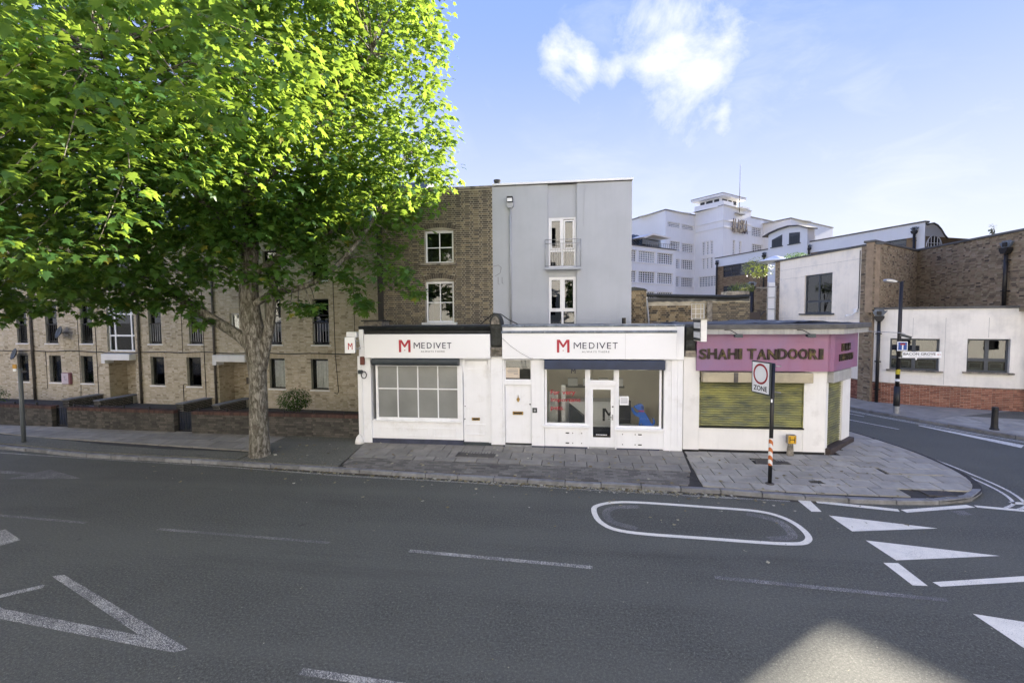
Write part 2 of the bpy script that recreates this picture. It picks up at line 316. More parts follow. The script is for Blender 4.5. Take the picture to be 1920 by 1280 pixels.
# ------------------------------------------------------------------ mesh helpers
class MB:
    def __init__(s): s.v = []; s.f = []; s.a = []
    def face(s, pts, r=0.):
        n = len(s.v); s.v += [tuple(p) for p in pts]; s.f.append(tuple(range(n, n + len(pts)))); s.a.append(r); return s
    def box(s, x0, x1, y0, y1, z0, z1, r=0., skip=()):
        n = len(s.v)
        s.v += [(x0, y0, z0), (x1, y0, z0), (x1, y1, z0), (x0, y1, z0), (x0, y0, z1), (x1, y0, z1), (x1, y1, z1), (x0, y1, z1)]
        F = {'b': (0, 3, 2, 1), 't': (4, 5, 6, 7), 'f': (0, 1, 5, 4), 'r': (1, 2, 6, 5), 'k': (2, 3, 7, 6), 'l': (3, 0, 4, 7)}
        for k, f in F.items():
            if k not in skip: s.f.append(tuple(n + i for i in f)); s.a.append(r)
        return s
    def bar(s, p, q, w, h=None):
        # rectangular bar between two points (w horizontal, h vertical)
        h = h or w; p = Vector(p); q = Vector(q); d = (q - p).normalized()
        up = Vector((0, 0, 1)) if abs(d.z) < .95 else Vector((0, 1, 0))
        a = d.cross(up).normalized() * w / 2; b = a.cross(d).normalized() * h / 2
        n = len(s.v)
        for c in (p, q): s.v += [tuple(c - a - b), tuple(c + a - b), tuple(c + a + b), tuple(c - a + b)]
        for f in ((0, 1, 2, 3), (7, 6, 5, 4), (0, 4, 5, 1), (1, 5, 6, 2), (2, 6, 7, 3), (3, 7, 4, 0)): s.f.append(tuple(n + i for i in f)); s.a.append(0.)
        return s
    def tube(s, pts, rad, n=8, cap=True):
        pts = [Vector(p) for p in pts]; rads = rad if isinstance(rad, (list, tuple)) else [rad] * len(pts)
        base = len(s.v); ref = None
        for i, p in enumerate(pts):
            d = (pts[min(i + 1, len(pts) - 1)] - pts[max(i - 1, 0)]).normalized()
            if ref is None: ref = Vector((0, 0, 1)) if abs(d.z) < .9 else Vector((1, 0, 0))
            a = d.cross(ref).normalized(); b = d.cross(a).normalized(); ref = a.cross(d).normalized() if True else ref
            for k in range(n):
                t = 2 * math.pi * k / n; s.v.append(tuple(p + (a * math.cos(t) + b * math.sin(t)) * rads[i]))
        for i in range(len(pts) - 1):
            for k in range(n):
                s.f.append((base + i * n + k, base + i * n + (k + 1) % n, base + (i + 1) * n + (k + 1) % n, base + (i + 1) * n + k)); s.a.append(0.)
        if cap:
            s.f.append(tuple(base + k for k in range(n))[::-1]); s.a.append(0.)
            e = base + (len(pts) - 1) * n; s.f.append(tuple(e + k for k in range(n))); s.a.append(0.)
        return s
    def lathe(s, prof, n=16, c=(0, 0, 0)):
        base = len(s.v)
        for r, z in prof:
            for k in range(n):
                t = 2 * math.pi * k / n; s.v.append((c[0] + r * math.cos(t), c[1] + r * math.sin(t), c[2] + z))
        for i in range(len(prof) - 1):
            for k in range(n):
                s.f.append((base + i * n + k, base + i * n + (k + 1) % n, base + (i + 1) * n + (k + 1) % n, base + (i + 1) * n + k)); s.a.append(0.)
        s.f.append(tuple(base + k for k in range(n))[::-1]); s.a.append(0.)
        e = base + (len(prof) - 1) * n; s.f.append(tuple(e + k for k in range(n))); s.a.append(0.)
        return s
    def prism(s, poly, h0, h1, plane='xy', r=0.):
        # polygon extruded: plane 'xy' along z, 'xz' along y, 'yz' along x
        def P(u, w, h): return (u, w, h) if plane == 'xy' else ((u, h, w) if plane == 'xz' else (h, u, w))
        n = len(s.v); k = len(poly)
        s.v += [P(u, w, h0) for u, w in poly] + [P(u, w, h1) for u, w in poly]
        s.f.append(tuple(n + i for i in range(k))[::-1]); s.f.append(tuple(n + k + i for i in range(k)))
        for i in range(k): s.f.append((n + i, n + (i + 1) % k, n + k + (i + 1) % k, n + k + i))
        s.a += [r] * (k + 2); return s
    def add(s, verts, faces, fn=None, r=0.):
        n = len(s.v); s.v += [tuple(fn(v)) if fn else tuple(v) for v in verts]
        for f in faces: s.f.append(tuple(n + i for i in f)); s.a.append(r)
        return s
    def build(s, name, m, parent=None, smooth=False, bevel=0., label=None, kind=None, normals=True):
        me = bpy.data.meshes.new(name); me.from_pydata(s.v, [], s.f); me.materials.append(m)
        if any(s.a):
            at = me.attributes.new('rnd', 'FLOAT', 'FACE'); at.data.foreach_set('value', np.array(s.a, dtype=np.float32))
        if normals and len(s.f) < 4000:
            bm = bmesh.new(); bm.from_mesh(me); bmesh.ops.recalc_face_normals(bm, faces=bm.faces); bm.to_mesh(me); bm.free()
        if smooth: me.polygons.foreach_set('use_smooth', [True] * len(me.polygons))
        me.update()
        o = link(name, me, parent)
        if bevel:
            b = o.modifiers.new('edge', 'BEVEL'); b.width = bevel; b.segments = 1; b.limit_method = 'ANGLE'
        if label: o['label'] = label
        if kind: o['kind'] = kind
        return o
INV = {}
def link(name, me, parent=None):
    o = bpy.data.objects.new(name, me); COL.objects.link(o)
    if parent is not None:
        o.parent = parent
        if parent.name in INV: o.matrix_parent_inverse = INV[parent.name]
    return o
def thing(name, label, cat, loc=(0, 0, 0), rotz=0., group=None, local=False):
    """an Empty at the thing's base; with local=False its parts are given in world coordinates"""
    o = bpy.data.objects.new(name, None); COL.objects.link(o); o.empty_display_size = .2
    o.location = loc; o.rotation_euler = (0, 0, rotz); o['label'] = label; o['category'] = cat
    if group: o['group'] = group
    if not local: INV[o.name] = (Matrix.Translation(loc) @ Matrix.Rotation(rotz, 4, 'Z')).inverted()
    return o
def tag(o, label, cat, group=None, kind=None):
    o['label'] = label; o['category'] = cat
    if group: o['group'] = group
    if kind: o['kind'] = kind
    return o
def structure(o): o['kind'] = 'structure'; return o
def box(name, m, parent, x0, x1, y0, y1, z0, z1, bevel=0., label=None):
    return MB().box(x0, x1, y0, y1, z0, z1).build(name, m, parent, bevel=bevel, label=label)

# ------------------------------------------------------------------ lettering (flat font outlines turned to meshes, unit box)
_TC = {}
def text_geo(body, bold=0., shear=0., depth=.05, spacing=1.0):
    key = (body, bold, shear, depth, spacing)
    if key in _TC: return _TC[key]
    cu = bpy.data.curves.new('lettering', 'FONT'); cu.body = body; cu.size = 1; cu.extrude = depth; cu.offset = bold; cu.shear = shear; cu.space_character = spacing
    cu.resolution_u = 3
    o = bpy.data.objects.new('lettering', cu); COL.objects.link(o)
    dg = bpy.context.evaluated_depsgraph_get(); dg.update()
    me = bpy.data.meshes.new_from_object(o.evaluated_get(dg))
    V = np.array([v.co[:] for v in me.vertices]); F = [tuple(p.vertices) for p in me.polygons]
    bpy.data.objects.remove(o); bpy.data.curves.remove(cu); bpy.data.meshes.remove(me)
    lo = V[:, :2].min(0); hi = V[:, :2].max(0)
    V[:, :2] = (V[:, :2] - lo) / (hi - lo); V[:, 2] = (V[:, 2] / max(depth, 1e-6) + 1) / 2
    _TC[key] = (V, F, float((hi - lo)[0] / (hi - lo)[1])); return _TC[key]
def text_on(body, o, ux, w, h, out, depth=.01, **kw):
    """lettering in the vertical box of width w, height h whose lower left corner is o; ux = reading direction, out = outward normal"""
    V, F, asp = text_geo(body, **kw)
    o = Vector(o); ux = Vector(ux); out = Vector(out)
    mb = MB(); mb.add(V, F, lambda v: o + ux * (v[0] * w) + Vector((0, 0, 1)) * (v[1] * h) + out * (v[2] * depth)); return mb

# ------------------------------------------------------------------ walls, bricks, windows
def clip_rects(x0, x1, z0, z1, holes):
    """grid of the rectangle minus the holes -> list of rectangles"""
    xs = sorted({x0, x1, *[min(max(h[i], x0), x1) for h in holes for i in (0, 1)]}); zs = sorted({z0, z1, *[min(max(h[i], z0), z1) for h in holes for i in (2, 3)]})
    out = []
    for a, b in zip(zs[:-1], zs[1:]):
        run = None
        for c, d in zip(xs[:-1], xs[1:]):
            mx, mz = (c + d) / 2, (a + b) / 2
            if any(h[0] < mx < h[1] and h[2] < mz < h[3] for h in holes):
                if run: out.append((*run, a, b)); run = None
            else: run = (run[0], d) if run else (c, d)
        if run: out.append((*run, a, b))
    return out
def wall_holes(x0, x1, z0, z1, y, holes, depth=.25):
    """front skin at y (facing -y) with openings and their reveals, plus ends, top"""
    mb = MB()
    for a, b, c, d in clip_rects(x0, x1, z0, z1, holes): mb.face([(a, y, c), (b, y, c), (b, y, d), (a, y, d)])
    for a, b, c, d in holes:
        e = y + depth
        mb.face([(a, y, c), (a, e, c), (a, e, d), (a, y, d)]); mb.face([(b, y, c), (b, y, d), (b, e, d), (b, e, c)])
        mb.face([(a, y, d), (a, e, d), (b, e, d), (b, y, d)]); mb.face([(a, y, c), (b, y, c), (b, e, c), (a, e, c)])
    return mb
def lay_bricks(x0, x1, z0, z1, holes, bl=.215, bh=.065, j=.010, bond='flemish', seed=1):
    rnd = random.Random(seed); out = []; row = 0; z = z0
    while z + bh * .6 < z1:
        zt = min(z + bh, z1)
        seq = (bl, (bl - j) / 2) if bond == 'flemish' else (bl,)
        k = row % 2; x = x0 - ((.16 if row % 2 else 0.) if bond == 'flemish' else (.5 * (bl + j) if row % 2 else 0.))
        while x < x1:
            L = seq[k % len(seq)]; a, b = max(x, x0), min(x + L, x1); k += 1; x += L + j
            if b - a < .03: continue
            segs = [(a, b)]
            for h in holes:
                if h[2] < (z + zt) / 2 < h[3]:
                    n = []
                    for (p, q) in segs:
                        if h[1] <= p or h[0] >= q: n.append((p, q)); continue
                        if h[0] - p > .03: n.append((p, h[0]))
                        if q - h[1] > .03: n.append((h[1], q))
                    segs = n
            for p, q in segs: out.append((p, q, z, zt, min(.999, max(.001, rnd.random())), abs(q - p - L) < 1e-4))
        z += bh + j; row += 1
    return out
def bricks_to(parent, m, bricks, y, proud=.008, singles=0, key=None, xf=None, name='brick', seed=3):
    """lays bricks as children of parent: `singles` whole ones as objects of their own, the others joined"""
    rnd = random.Random(seed); one = set()
    if singles:
        idx = [i for i, b in enumerate(bricks) if b[5] and (key is None or key(b))]
        rnd.shuffle(idx); one = set(sorted(idx, key=lambda i: 0)[:singles])
    cache = {}; mb = MB()
    for i, b in enumerate(bricks):
        p = proud + rnd.uniform(-.002, .003)
        if i in one:
            q = (round(b[1] - b[0], 3), int(b[4] * 7)); 
            if q not in cache:
                t = MB().box(0, q[0], -proud, .01, 0, b[3] - b[2], r=min(.98, (q[1] + .5) / 7), skip=('k',))
                me = bpy.data.meshes.new(name); me.from_pydata(t.v, [], t.f); me.materials.append(m)
                me.attributes.new('rnd', 'FLOAT', 'FACE').data.foreach_set('value', t.a); cache[q] = me
            o = bpy.data.objects.new(name, cache[q]); COL.objects.link(o); o.parent = parent
            if parent.name in INV: o.matrix_parent_inverse = INV[parent.name]
            o.location = (b[0], y, b[2])
        else: mb.box(b[0], b[1], y - p, y + .01, b[2], b[3], r=b[4], skip=('k',))
    if xf: mb.v = [xf(v) for v in mb.v]
    return mb.build('brickwork', m, parent, kind='stuff', normals=False)
def frame_mb(x0, x1, z0, z1, y0, y1, w, vs=(), hs=(), mw=None):
    mw = mw or w; mb = MB()
    mb.box(x0, x0 + w, y0, y1, z0, z1); mb.box(x1 - w, x1, y0, y1, z0, z1); mb.box(x0 + w, x1 - w, y0, y1, z0, z0 + w); mb.box(x0 + w, x1 - w, y0, y1, z1 - w, z1)
    for v in vs: mb.box(v - mw / 2, v + mw / 2, y0 + .003, y1 - .003, z0 + w, z1 - w)
    xs = [x0 + w] + list(vs) + [x1 - w]
    for h in hs:
        for a, b in zip(xs[:-1], xs[1:]): mb.box(a + (mw / 2 if a in vs else 0), b - (mw / 2 if b in vs else 0), y0 + .005, y1 - .005, h - mw / 2, h + mw / 2)
    return mb
def window(parent, x0, x1, z0, z1, y, fm, gm, w=.05, d=.06, vs=(), hs=(), mw=None, back=None, backm=None, sill=None, panes=True, name='window'):
    f = frame_mb(x0, x1, z0, z1, y, y + d, w, vs, hs, mw).build(name, fm, parent)
    xs = [x0 + w * .6] + list(vs) + [x1 - w * .6]; zs = [z0 + w * .6] + list(hs) + [z1 - w * .6]
    if panes:
        for a, b in zip(xs[:-1], xs[1:]):
            for c, e in zip(zs[:-1], zs[1:]):
                MB().box(a + .004, b - .004, y + d * .5, y + d * .5 + .006, c + .004, e - .004).build('pane', gm, f)
    if sill:
        sm, so, sh_ = sill; MB().box(x0 - so, x1 + so, y - sh_, y + .02, z0 - .06, z0 - .001).build('sill', sm, f, bevel=.006)
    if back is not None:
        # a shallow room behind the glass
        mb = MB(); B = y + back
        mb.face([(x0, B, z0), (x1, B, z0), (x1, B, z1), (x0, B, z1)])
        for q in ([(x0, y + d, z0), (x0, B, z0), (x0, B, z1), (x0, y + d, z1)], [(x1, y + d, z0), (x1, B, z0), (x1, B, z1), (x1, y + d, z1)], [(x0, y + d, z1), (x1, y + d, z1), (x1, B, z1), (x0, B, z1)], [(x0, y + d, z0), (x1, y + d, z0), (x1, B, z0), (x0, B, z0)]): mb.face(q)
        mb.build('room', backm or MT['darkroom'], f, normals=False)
    return f
def curtain(parent, x0, x1, z0, z1, y, m, amp=.02, waves=9, name='curtain'):
    n = waves * 6; mb = MB()
    pts = [(x0 + (x1 - x0) * i / n, y + amp * math.sin(i / 6 * 2 * math.pi) * (1 + .5 * math.sin(i * .37))) for i in range(n + 1)]
    for (a, b), (c, d) in zip(pts[:-1], pts[1:]): mb.face([(a, b, z0), (c, d, z0), (c, d, z1), (a, b, z1)])
    return mb.build(name, m, parent, smooth=True, normals=False)
def clip_poly(sub, clip):
    """Sutherland-Hodgman: sub clipped by the convex, anticlockwise polygon clip"""
    out = sub
    for i in range(len(clip)):
        a, b = clip[i], clip[(i + 1) % len(clip)]; inp = out; out = []
        if not inp: return []
        def side(p): return (b[0] - a[0]) * (p[1] - a[1]) - (b[1] - a[1]) * (p[0] - a[0])
        for k in range(len(inp)):
            p, q = inp[k - 1], inp[k]; sp, sq = side(p), side(q)
            if sq >= 0:
                if sp < 0: t = sp / (sp - sq); out.append((p[0] + t * (q[0] - p[0]), p[1] + t * (q[1] - p[1])))
                out.append(q)
            elif sp >= 0: t = sp / (sp - sq); out.append((p[0] + t * (q[0] - p[0]), p[1] + t * (q[1] - p[1])))
    return out
def area(p): return abs(sum(p[i - 1][0] * p[i][1] - p[i][0] * p[i - 1][1] for i in range(len(p)))) / 2

# ------------------------------------------------------------------ ground, road, markings
mb = MB(); mb.face([(-700, -700, -.06), (700, -700, -.06), (700, 900, -.06), (-700, 900, -.06)])
structure(mb.build('ground', MT['tarmac']))
mb = MB(); mb.face([(-90, -12, 0), (90, -12, 0), (90, 75, 0), (-90, 75, 0)])
road = structure(mb.build('road', MT['asphalt']))
MT['patch'] = asphalt('repair_asphalt', .082, .2)
def marking(poly, m='paint', name='road_marking', z=.004):
    mb = MB(); mb.face([(x, y, z) for x, y in poly]); o = mb.build(name, MT[m], road, normals=False)
    if o.data.polygons[0].normal.z < 0: o.data.flip_normals()
    return o
def stroke(p, q, w, m='paint', name='road_marking', z=.004):
    d = Vector((q[0] - p[0], q[1] - p[1])).normalized(); n = Vector((-d.y, d.x)) * w / 2
    return marking([(p[0] + n.x, p[1] + n.y), (p[0] - n.x, p[1] - n.y), (q[0] - n.x, q[1] - n.y), (q[0] + n.x, q[1] + n.y)], m, name, z)
def ribbon(pts, w, m='paint', name='line_marking', z=.004, closed=False):
    P = [Vector(p) for p in pts]; L = []; Rr = []; n = len(P)
    for i in range(n):
        a = P[i - 1] if (i or closed) else P[i]; b = P[(i + 1) % n] if (i < n - 1 or closed) else P[i]
        d = (b - a).normalized(); k = Vector((-d.y, d.x)) * w / 2; L.append(P[i] + k); Rr.append(P[i] - k)
    mb = MB()
    for i in range(n if closed else n - 1):
        j = (i + 1) % n; mb.face([(*Rr[i], z), (*Rr[j], z), (*L[j], z), (*L[i], z)])
    return mb.build(name, MT[m], road, normals=False)
def smooth_line(pts, k=8, closed=False):
    P = [Vector(p) for p in pts]; n = len(P); out = []
    for i in range(n if closed else n - 1):
        g = lambda j: P[j % n] if closed else P[min(max(j, 0), n - 1)]
        p0, p1, p2, p3 = g(i - 1), g(i), g(i + 1), g(i + 2)
        for s in range(k):
            t = s / k; out.append(.5 * ((2 * p1) + (p2 - p0) * t + (2 * p0 - 5 * p1 + 4 * p2 - p3) * t * t + (3 * p1 - p0 - 3 * p2 + p3) * t ** 3))
    if not closed: out.append(P[-1])
    return out
# edge line along the gutter
ribbon(smooth_line([(-40, 14.0), (-30, 13.15), (-18.2, 12.28), (-14.8, 12.05), (-9.9, 11.76), (-6.1, 11.42), (-2.86, 11.28), (2.13, 11.02), (4.93, 10.90)]), .07, 'paint_old')
# centre dashes
stroke((-8.25, 8.05), (-4.5, 7.9), .09, 'paint_faint', 'centre_dash'); stroke((-2.9, 7.79), (.36, 7.60), .10, 'paint_old', 'centre_dash'); stroke((2.3, 7.53), (5.5, 7.30), .10, 'paint_faint', 'centre_dash')
stroke((-13.6, 8.3), (-10.0, 8.13), .09, 'paint_faint', 'centre_dash'); stroke((-19.2, 8.6), (-15.3, 8.38), .09, 'paint_faint', 'centre_dash')
stroke((-3.2, 4.90), (-1.4, 4.80), .11, 'paint_old', 'near_dash')
# worn zebra chevron
marking([(-8.48, 6.32), (-8.32, 6.38), (-4.86, 5.08), (-4.97, 5.00), (-5.18, 5.02)], 'paint_old', 'chevron_arm')
marking([(-9.4, 5.82), (-9.32, 5.70), (-8.03, 5.30), (-5.0, 4.995), (-5.18, 5.03), (-5.5, 5.21), (-8.25, 5.50)], 'paint_old', 'chevron_arm', .0043)
stroke((-9.2, 5.30), (-8.29, 6.06), .12, 'paint_old', 'chevron_edge', .0046)
stroke((-11.4, 7.55), (-10.55, 7.2), .3, 'paint_old', 'chevron_edge')
# faded arrow in the far lane
marking([(-19.5, 10.86), (-15.9, 10.78), (-14.75, 10.74), (-14.62, 11.02), (-12.9, 10.45), (-14.9, 10.2), (-14.72, 10.56), (-19.5, 10.66)], 'paint_faint', 'lane_arrow')
# oval bay outline
oval = smooth_line([(.50, 9.95), (.66, 10.24), (1.08, 10.42), (1.7, 10.45), (3.0, 10.36), (4.0, 10.25), (4.40, 9.95), (4.52, 9.45), (4.40, 9.0), (3.95, 8.82), (2.5, 8.87), (1.1, 8.97), (.62, 9.32)], 6, True)
ribbon(oval, .115, 'paint', 'oval_marking', closed=True)
ribbon(smooth_line([(1.5, 10.22), (.95, 10.1), (.75, 9.8), (.85, 9.4), (1.3, 9.12)]), .17, 'paint_faint', 'worn_marking', .0036)
ribbon(smooth_line([(3.7, 10.1), (4.15, 9.85), (4.25, 9.45), (4.15, 9.1), (3.7, 8.98)]), .18, 'paint_faint', 'worn_marking', .0036)
# hump triangles and give-way bars
for t in ([(5.38, 10.2), (5.43, 9.48), (7.16, 9.80)], [(5.46, 9.12), (5.53, 8.42), (7.40, 8.78)], [(5.60, 7.0), (5.66, 6.30), (7.55, 6.60)]): marking(t, 'paint', 'hump_triangle')
for t in ([(5.12, 10.96), (5.39, 11.0), (5.33, 10.38), (5.12, 10.36)], [(5.26, 8.31), (5.50, 8.33), (5.49, 7.66), (5.27, 7.65)]): marking(t, 'paint', 'hump_bar')
for t in ([(5.51, 11.01), (5.48, 10.86), (6.97, 10.56), (7.02, 10.70)], [(7.06, 10.67), (7.09, 10.53), (8.74, 10.98), (8.66, 11.11)], [(8.80, 11.10), (8.78, 10.98), (10.8, 10.64), (10.8, 10.78)], [(9.72, 11.40), (9.74, 11.26), (10.9, 11.24), (10.9, 11.36)],
          [(5.64, 7.78), (5.67, 7.66), (7.7, 8.09), (7.7, 8.24)]): marking(t, 'paint', 'give_way_bar')
marking([(8.05, 10.72), (8.35, 10.78), (8.35, 10.55), (8.08, 10.5)], 'paint_faint', 'worn_marking')
# double lines round the corner
DL = [(9.35, 11.02), (9.72, 11.28), (9.98, 11.72), (10.14, 12.3), (10.22, 13.1), (10.25, 14.2), (10.12, 15.4), (9.92, 16.5), (9.6, 17.9), (8.9, 21.0), (7.6, 26)]
ribbon(smooth_line(DL), .065, 'paint_mid'); ribbon(smooth_line([(x + (.22 if i > 1 else .20), y + (.02 if i > 1 else -.06)) for i, (x, y) in enumerate(DL)]), .065, 'paint_mid')
# side road lines
FK = [(6.6, 45), (9.4, 33), (11.0, 27), (12.25, 22.6), (12.62, 21.5), (13.17, 20.35), (13.85, 19.1), (14.4, 18.0), (15.1, 16.9), (16.4, 15.6), (18.6, 14.4), (22, 13.4), (40, 11.0)]
FKs = smooth_line(FK, 6)
ribbon([(p.x - .22, p.y - .1) for p in FKs], .06, 'paint_mid'); ribbon([(p.x - .40, p.y - .17) for p in FKs], .06, 'paint_mid')
stroke((10.95, 20.1), (11.95, 18.3), .07, 'paint_mid', 'side_road_line'); stroke((11.65, 21.4), (12.05, 20.5), .07, 'paint_mid', 'side_road_line')
marking([(13.05, 19.0), (13.15, 19.05), (14.40, 16.45), (14.02, 16.1)], 'paint_mid', 'side_road_line', .0036)
marking([(1.0, 10.2), (1.3, 10.3), (3.3, 10.2), (4.0, 10.0), (4.12, 9.4), (3.9, 9.05), (2.0, 9.1), (1.1, 9.2), (.85, 9.6)], 'patch', 'tarmac_repair', .0022)


# ------------------------------------------------------------------ pavements
def pz(x, y):
    k = 11.27 - .05 * (x - 1) if x < 3 else 11.1        # kerb line
    return .10 + .040 * max(0., min(y - k, 3.6))
KERB = [(-60, 16.6), (-40, 14.75), (-30, 13.75), (-18.6, 12.62), (-15.0, 12.14), (-12.8, 12.03), (-9.95, 11.88), (-6.07, 11.64), (-3.77, 11.50), (-.94, 11.34), (1.03, 11.26), (2.78, 11.2), (3.85, 11.14), (5.17, 10.97), (6.26, 10.93), (7.36, 10.96), (8.31, 11.09), (8.95, 11.34), (9.5, 11.78),
        (9.84, 12.35), (10.0, 13.07), (10.03, 14.1), (9.9, 15.2), (9.7, 16.4), (9.4, 17.6), (8.7, 20.6), (7.4, 26), (4.2, 40)]
S = smooth_line(KERB, 4)
pav_poly = [(p.x, p.y) for p in S] + [(4.2, 60), (-60, 60)]
def inside(x, y, P):
    c = False; n = len(P); j = n - 1
    for i in range(n):
        if (P[i][1] > y) != (P[j][1] > y) and x < (P[j][0] - P[i][0]) * (y - P[i][1]) / (P[j][1] - P[i][1]) + P[i][0]: c = not c
        j = i
    return c
bm = bmesh.new()
vsb = [bm.verts.new((x, y, 0)) for x, y in pav_poly]; bm.faces.new(vsb)
bmesh.ops.triangulate(bm, faces=bm.faces[:])
for yy in (13.0, 14.0, 15.5): bmesh.ops.bisect_plane(bm, geom=bm.verts[:] + bm.edges[:] + bm.faces[:], plane_co=(0, yy, 0), plane_no=(0, 1, 0))
for xx in (-30, -18, -10, -5, 0, 3): bmesh.ops.bisect_plane(bm, geom=bm.verts[:] + bm.edges[:] + bm.faces[:], plane_co=(xx, 0, 0), plane_no=(1, 0, 0))
for v in bm.verts: v.co.z = pz(v.co.x, v.co.y) - .03
bmesh.ops.recalc_face_normals(bm, faces=bm.faces)
if sum(f.normal.z for f in bm.faces) < 0: bmesh.ops.reverse_faces(bm, faces=bm.faces[:])
me = bpy.data.meshes.new('pavement'); bm.to_mesh(me); bm.free(); me.materials.append(MT['joint'])
pavement = structure(link('pavement', me))
def slab(poly, m, name='paving_slab', th=.04, inset=.010, lift=0., parent=None):
    if len(poly) < 3 or area(poly) < .015: return None
    cx = sum(p[0] for p in poly) / len(poly); cy = sum(p[1] for p in poly) / len(poly)
    q = []
    for x, y in poly:
        d = math.hypot(x - cx, y - cy); k = max(0, (d - inset * 1.4) / d) if d else 1; q.append((cx + (x - cx) * k, cy + (y - cy) * k))
    a = area(poly); s = sum(q[i - 1][0] * q[i][1] - q[i][0] * q[i - 1][1] for i in range(len(q)))
    if s < 0: q = q[::-1]
    tx, ty = random.gauss(0, .003), random.gauss(0, .003); dz = random.gauss(0, .0015) + lift
    mb = MB(); n = len(q)
    top = [(x, y, pz(x, y) + dz + tx * (x - cx) + ty * (y - cy)) for x, y in q]
    mb.v = top + [(x, y, z - th) for x, y, z in top]; mb.f = [tuple(range(n))] + [(i, n + i, n + (i + 1) % n, (i + 1) % n) for i in range(n)]; mb.a = [0.] * (n + 1)
    return mb.build(name, m, parent or pavement, normals=False)
def slab_grid(region, x0, x1, y0, y1, w, d, m, ang=0., stagger=.5, name='paving_slab', skipf=None, jx=.0, parent=None):
    """rows of slabs w wide (along x) and d deep, clipped to the convex region"""
    c, s = math.cos(ang), math.sin(ang); row = 0; y = y0
    while y < y1:
        x = x0 - (w * stagger if row % 2 else 0)
        while x < x1:
            ww = w * (1 + random.uniform(-jx, jx))
            r = [(x, y), (x + ww, y), (x + ww, y + d), (x, y + d)]; r = [(px * c - py * s, px * s + py * c) for px, py in r]
            p = clip_poly(r, region)
            if len(p) > 2 and not (skipf and skipf(sum(k[0] for k in p) / len(p), sum(k[1] for k in p) / len(p))): slab(p, m, name, parent=parent)
            x += ww
        y += d; row += 1
# in front of the two shops: slabs laid across, then small setts to the kerb
regA = [(-6.45, 12.62), (-.5, 12.42), (3.12, 12.30), (3.30, 14.05), (-6.62, 14.05)]
slab_grid(regA, -7, 3.6, 12.2, 14.1, .62, .62, MT['slab_dark'], 0, .5, jx=.0)
sett_mb = MB()
x = -6.5
row = 0; y = 11.35
random.seed(5)
regB = [(-6.35, 11.84), (-3.77, 11.68), (-.94, 11.52), (1.03, 11.44), (2.85, 11.38), (3.1, 12.285), (-.5, 12.405), (-6.44, 12.605)]
cnt = 0
while y < 12.7:
    x = -6.6 - (.1 if row % 2 else 0)
    while x < 3.3:
        p = clip_poly([(x, y), (x + .205, y), (x + .205, y + .105), (x, y + .105)], regB)
        if len(p) > 2 and area(p) > .008:
            q = [(a, b) for a, b in p]; cx = sum(a for a, b in q) / len(q); cy = sum(b for a, b in q) / len(q)
            q = [(cx + (a - cx) * .955, cy + (b - cy) * .93) for a, b in q]; dz = random.gauss(0, .0015)
            if sum(q[i - 1][0] * q[i][1] - q[i][0] * q[i - 1][1] for i in range(len(q))) < 0: q = q[::-1]
            n = len(q); k = len(sett_mb.v)
            sett_mb.v += [(a, b, pz(a, b) + dz) for a, b in q] + [(a, b, pz(a, b) - .02) for a, b in q]
            r = random.random() * .98 + .01
            sett_mb.f.append(tuple(k + i for i in range(n))); sett_mb.a.append(r)
            for i in range(n): sett_mb.f.append((k + i, k + n + i, k + n + (i + 1) % n, k + (i + 1) % n)); sett_mb.a.append(r)
        x += .205
    y += .105; row += 1
MT['sett2'] = brickmat('grey_sett', [(0, (.13, .125, .11)), (.5, (.19, .18, .16)), (1, (.25, .24, .21))], sootamt=.35)
sett_mb.build('sett_paving', MT['sett2'], pavement, kind='stuff', normals=False)
# corner pavement: diagonal-looking slabs in rows along the street, clipped by the kerb curve
curve = [(p.x, p.y) for p in smooth_line(KERB[13:26], 4)]
def off(P, d):
    out = []
    for i, p in enumerate(P):
        a = Vector(P[max(i - 1, 0)]); b = Vector(P[min(i + 1, len(P) - 1)]); t = (b - a).normalized(); out.append((p[0] - t.y * d, p[1] + t.x * d))
    return out
inner = off(curve, .16)
regC = [(3.16, 11.34), (3.85, 11.30)] + inner[1:] + [(7.2, 20.4), (3.34, 14.03), (3.32, 14.0)]
shahi_poly = [(3.3, 14.0), (7.22, 14.0), (8.72, 15.55), (7.5, 21), (3.3, 21)]
SX = random.Random(3)
COVERS = [(5.02, 5.92, 13.05, 13.55), (8.05, 9.3, 12.6, 13.15), (8.05, 8.65, 11.3, 11.62)]
def in_building(x, y): return inside(x, y, shahi_poly) or any(a - .05 < x < b + .05 and c - .05 < y < d + .05 for a, b, c, d in COVERS) or (5.75 < x < 6.12 and 11.75 < y < 12.05)
slab_grid(regC, 3.0, 10.4, 11.2, 20, .66, .46, MT['slab'], 0, .5, skipf=in_building, jx=0.)
def cover(name, x0, x1, y0, y1, m, ribs):
    z = pz((x0 + x1) / 2, (y0 + y1) / 2); mb = MB(); mb.prism([(x0, y0), (x1, y0), (x1, y1), (x0, y1)], z - .03, z + .002)
    o = mb.build(name, m, pavement)
    if ribs:
        k = int((x1 - x0) / ribs); r = MB()
        for i in range(k):
            a = x0 + .03 + (x1 - x0 - .06) * (i + .5) / k; r.box(a - .008, a + .008, y0 + .03, y1 - .03, z + .001, z + .007)
        r.build('tread', m, o)
    return o
cover('access_cover', *COVERS[0], MT['cover'], .08); cover('access_cover', *COVERS[1], MT['slab'], 0); cover('access_cover', *COVERS[2], MT['cover'], .06); cover('drain_cover', 5.8, 6.1, 11.8, 12.0, MT['iron'], .05)
cover('access_cover', -3.35, -2.2, 12.9, 13.55, MT['cover'], .09)
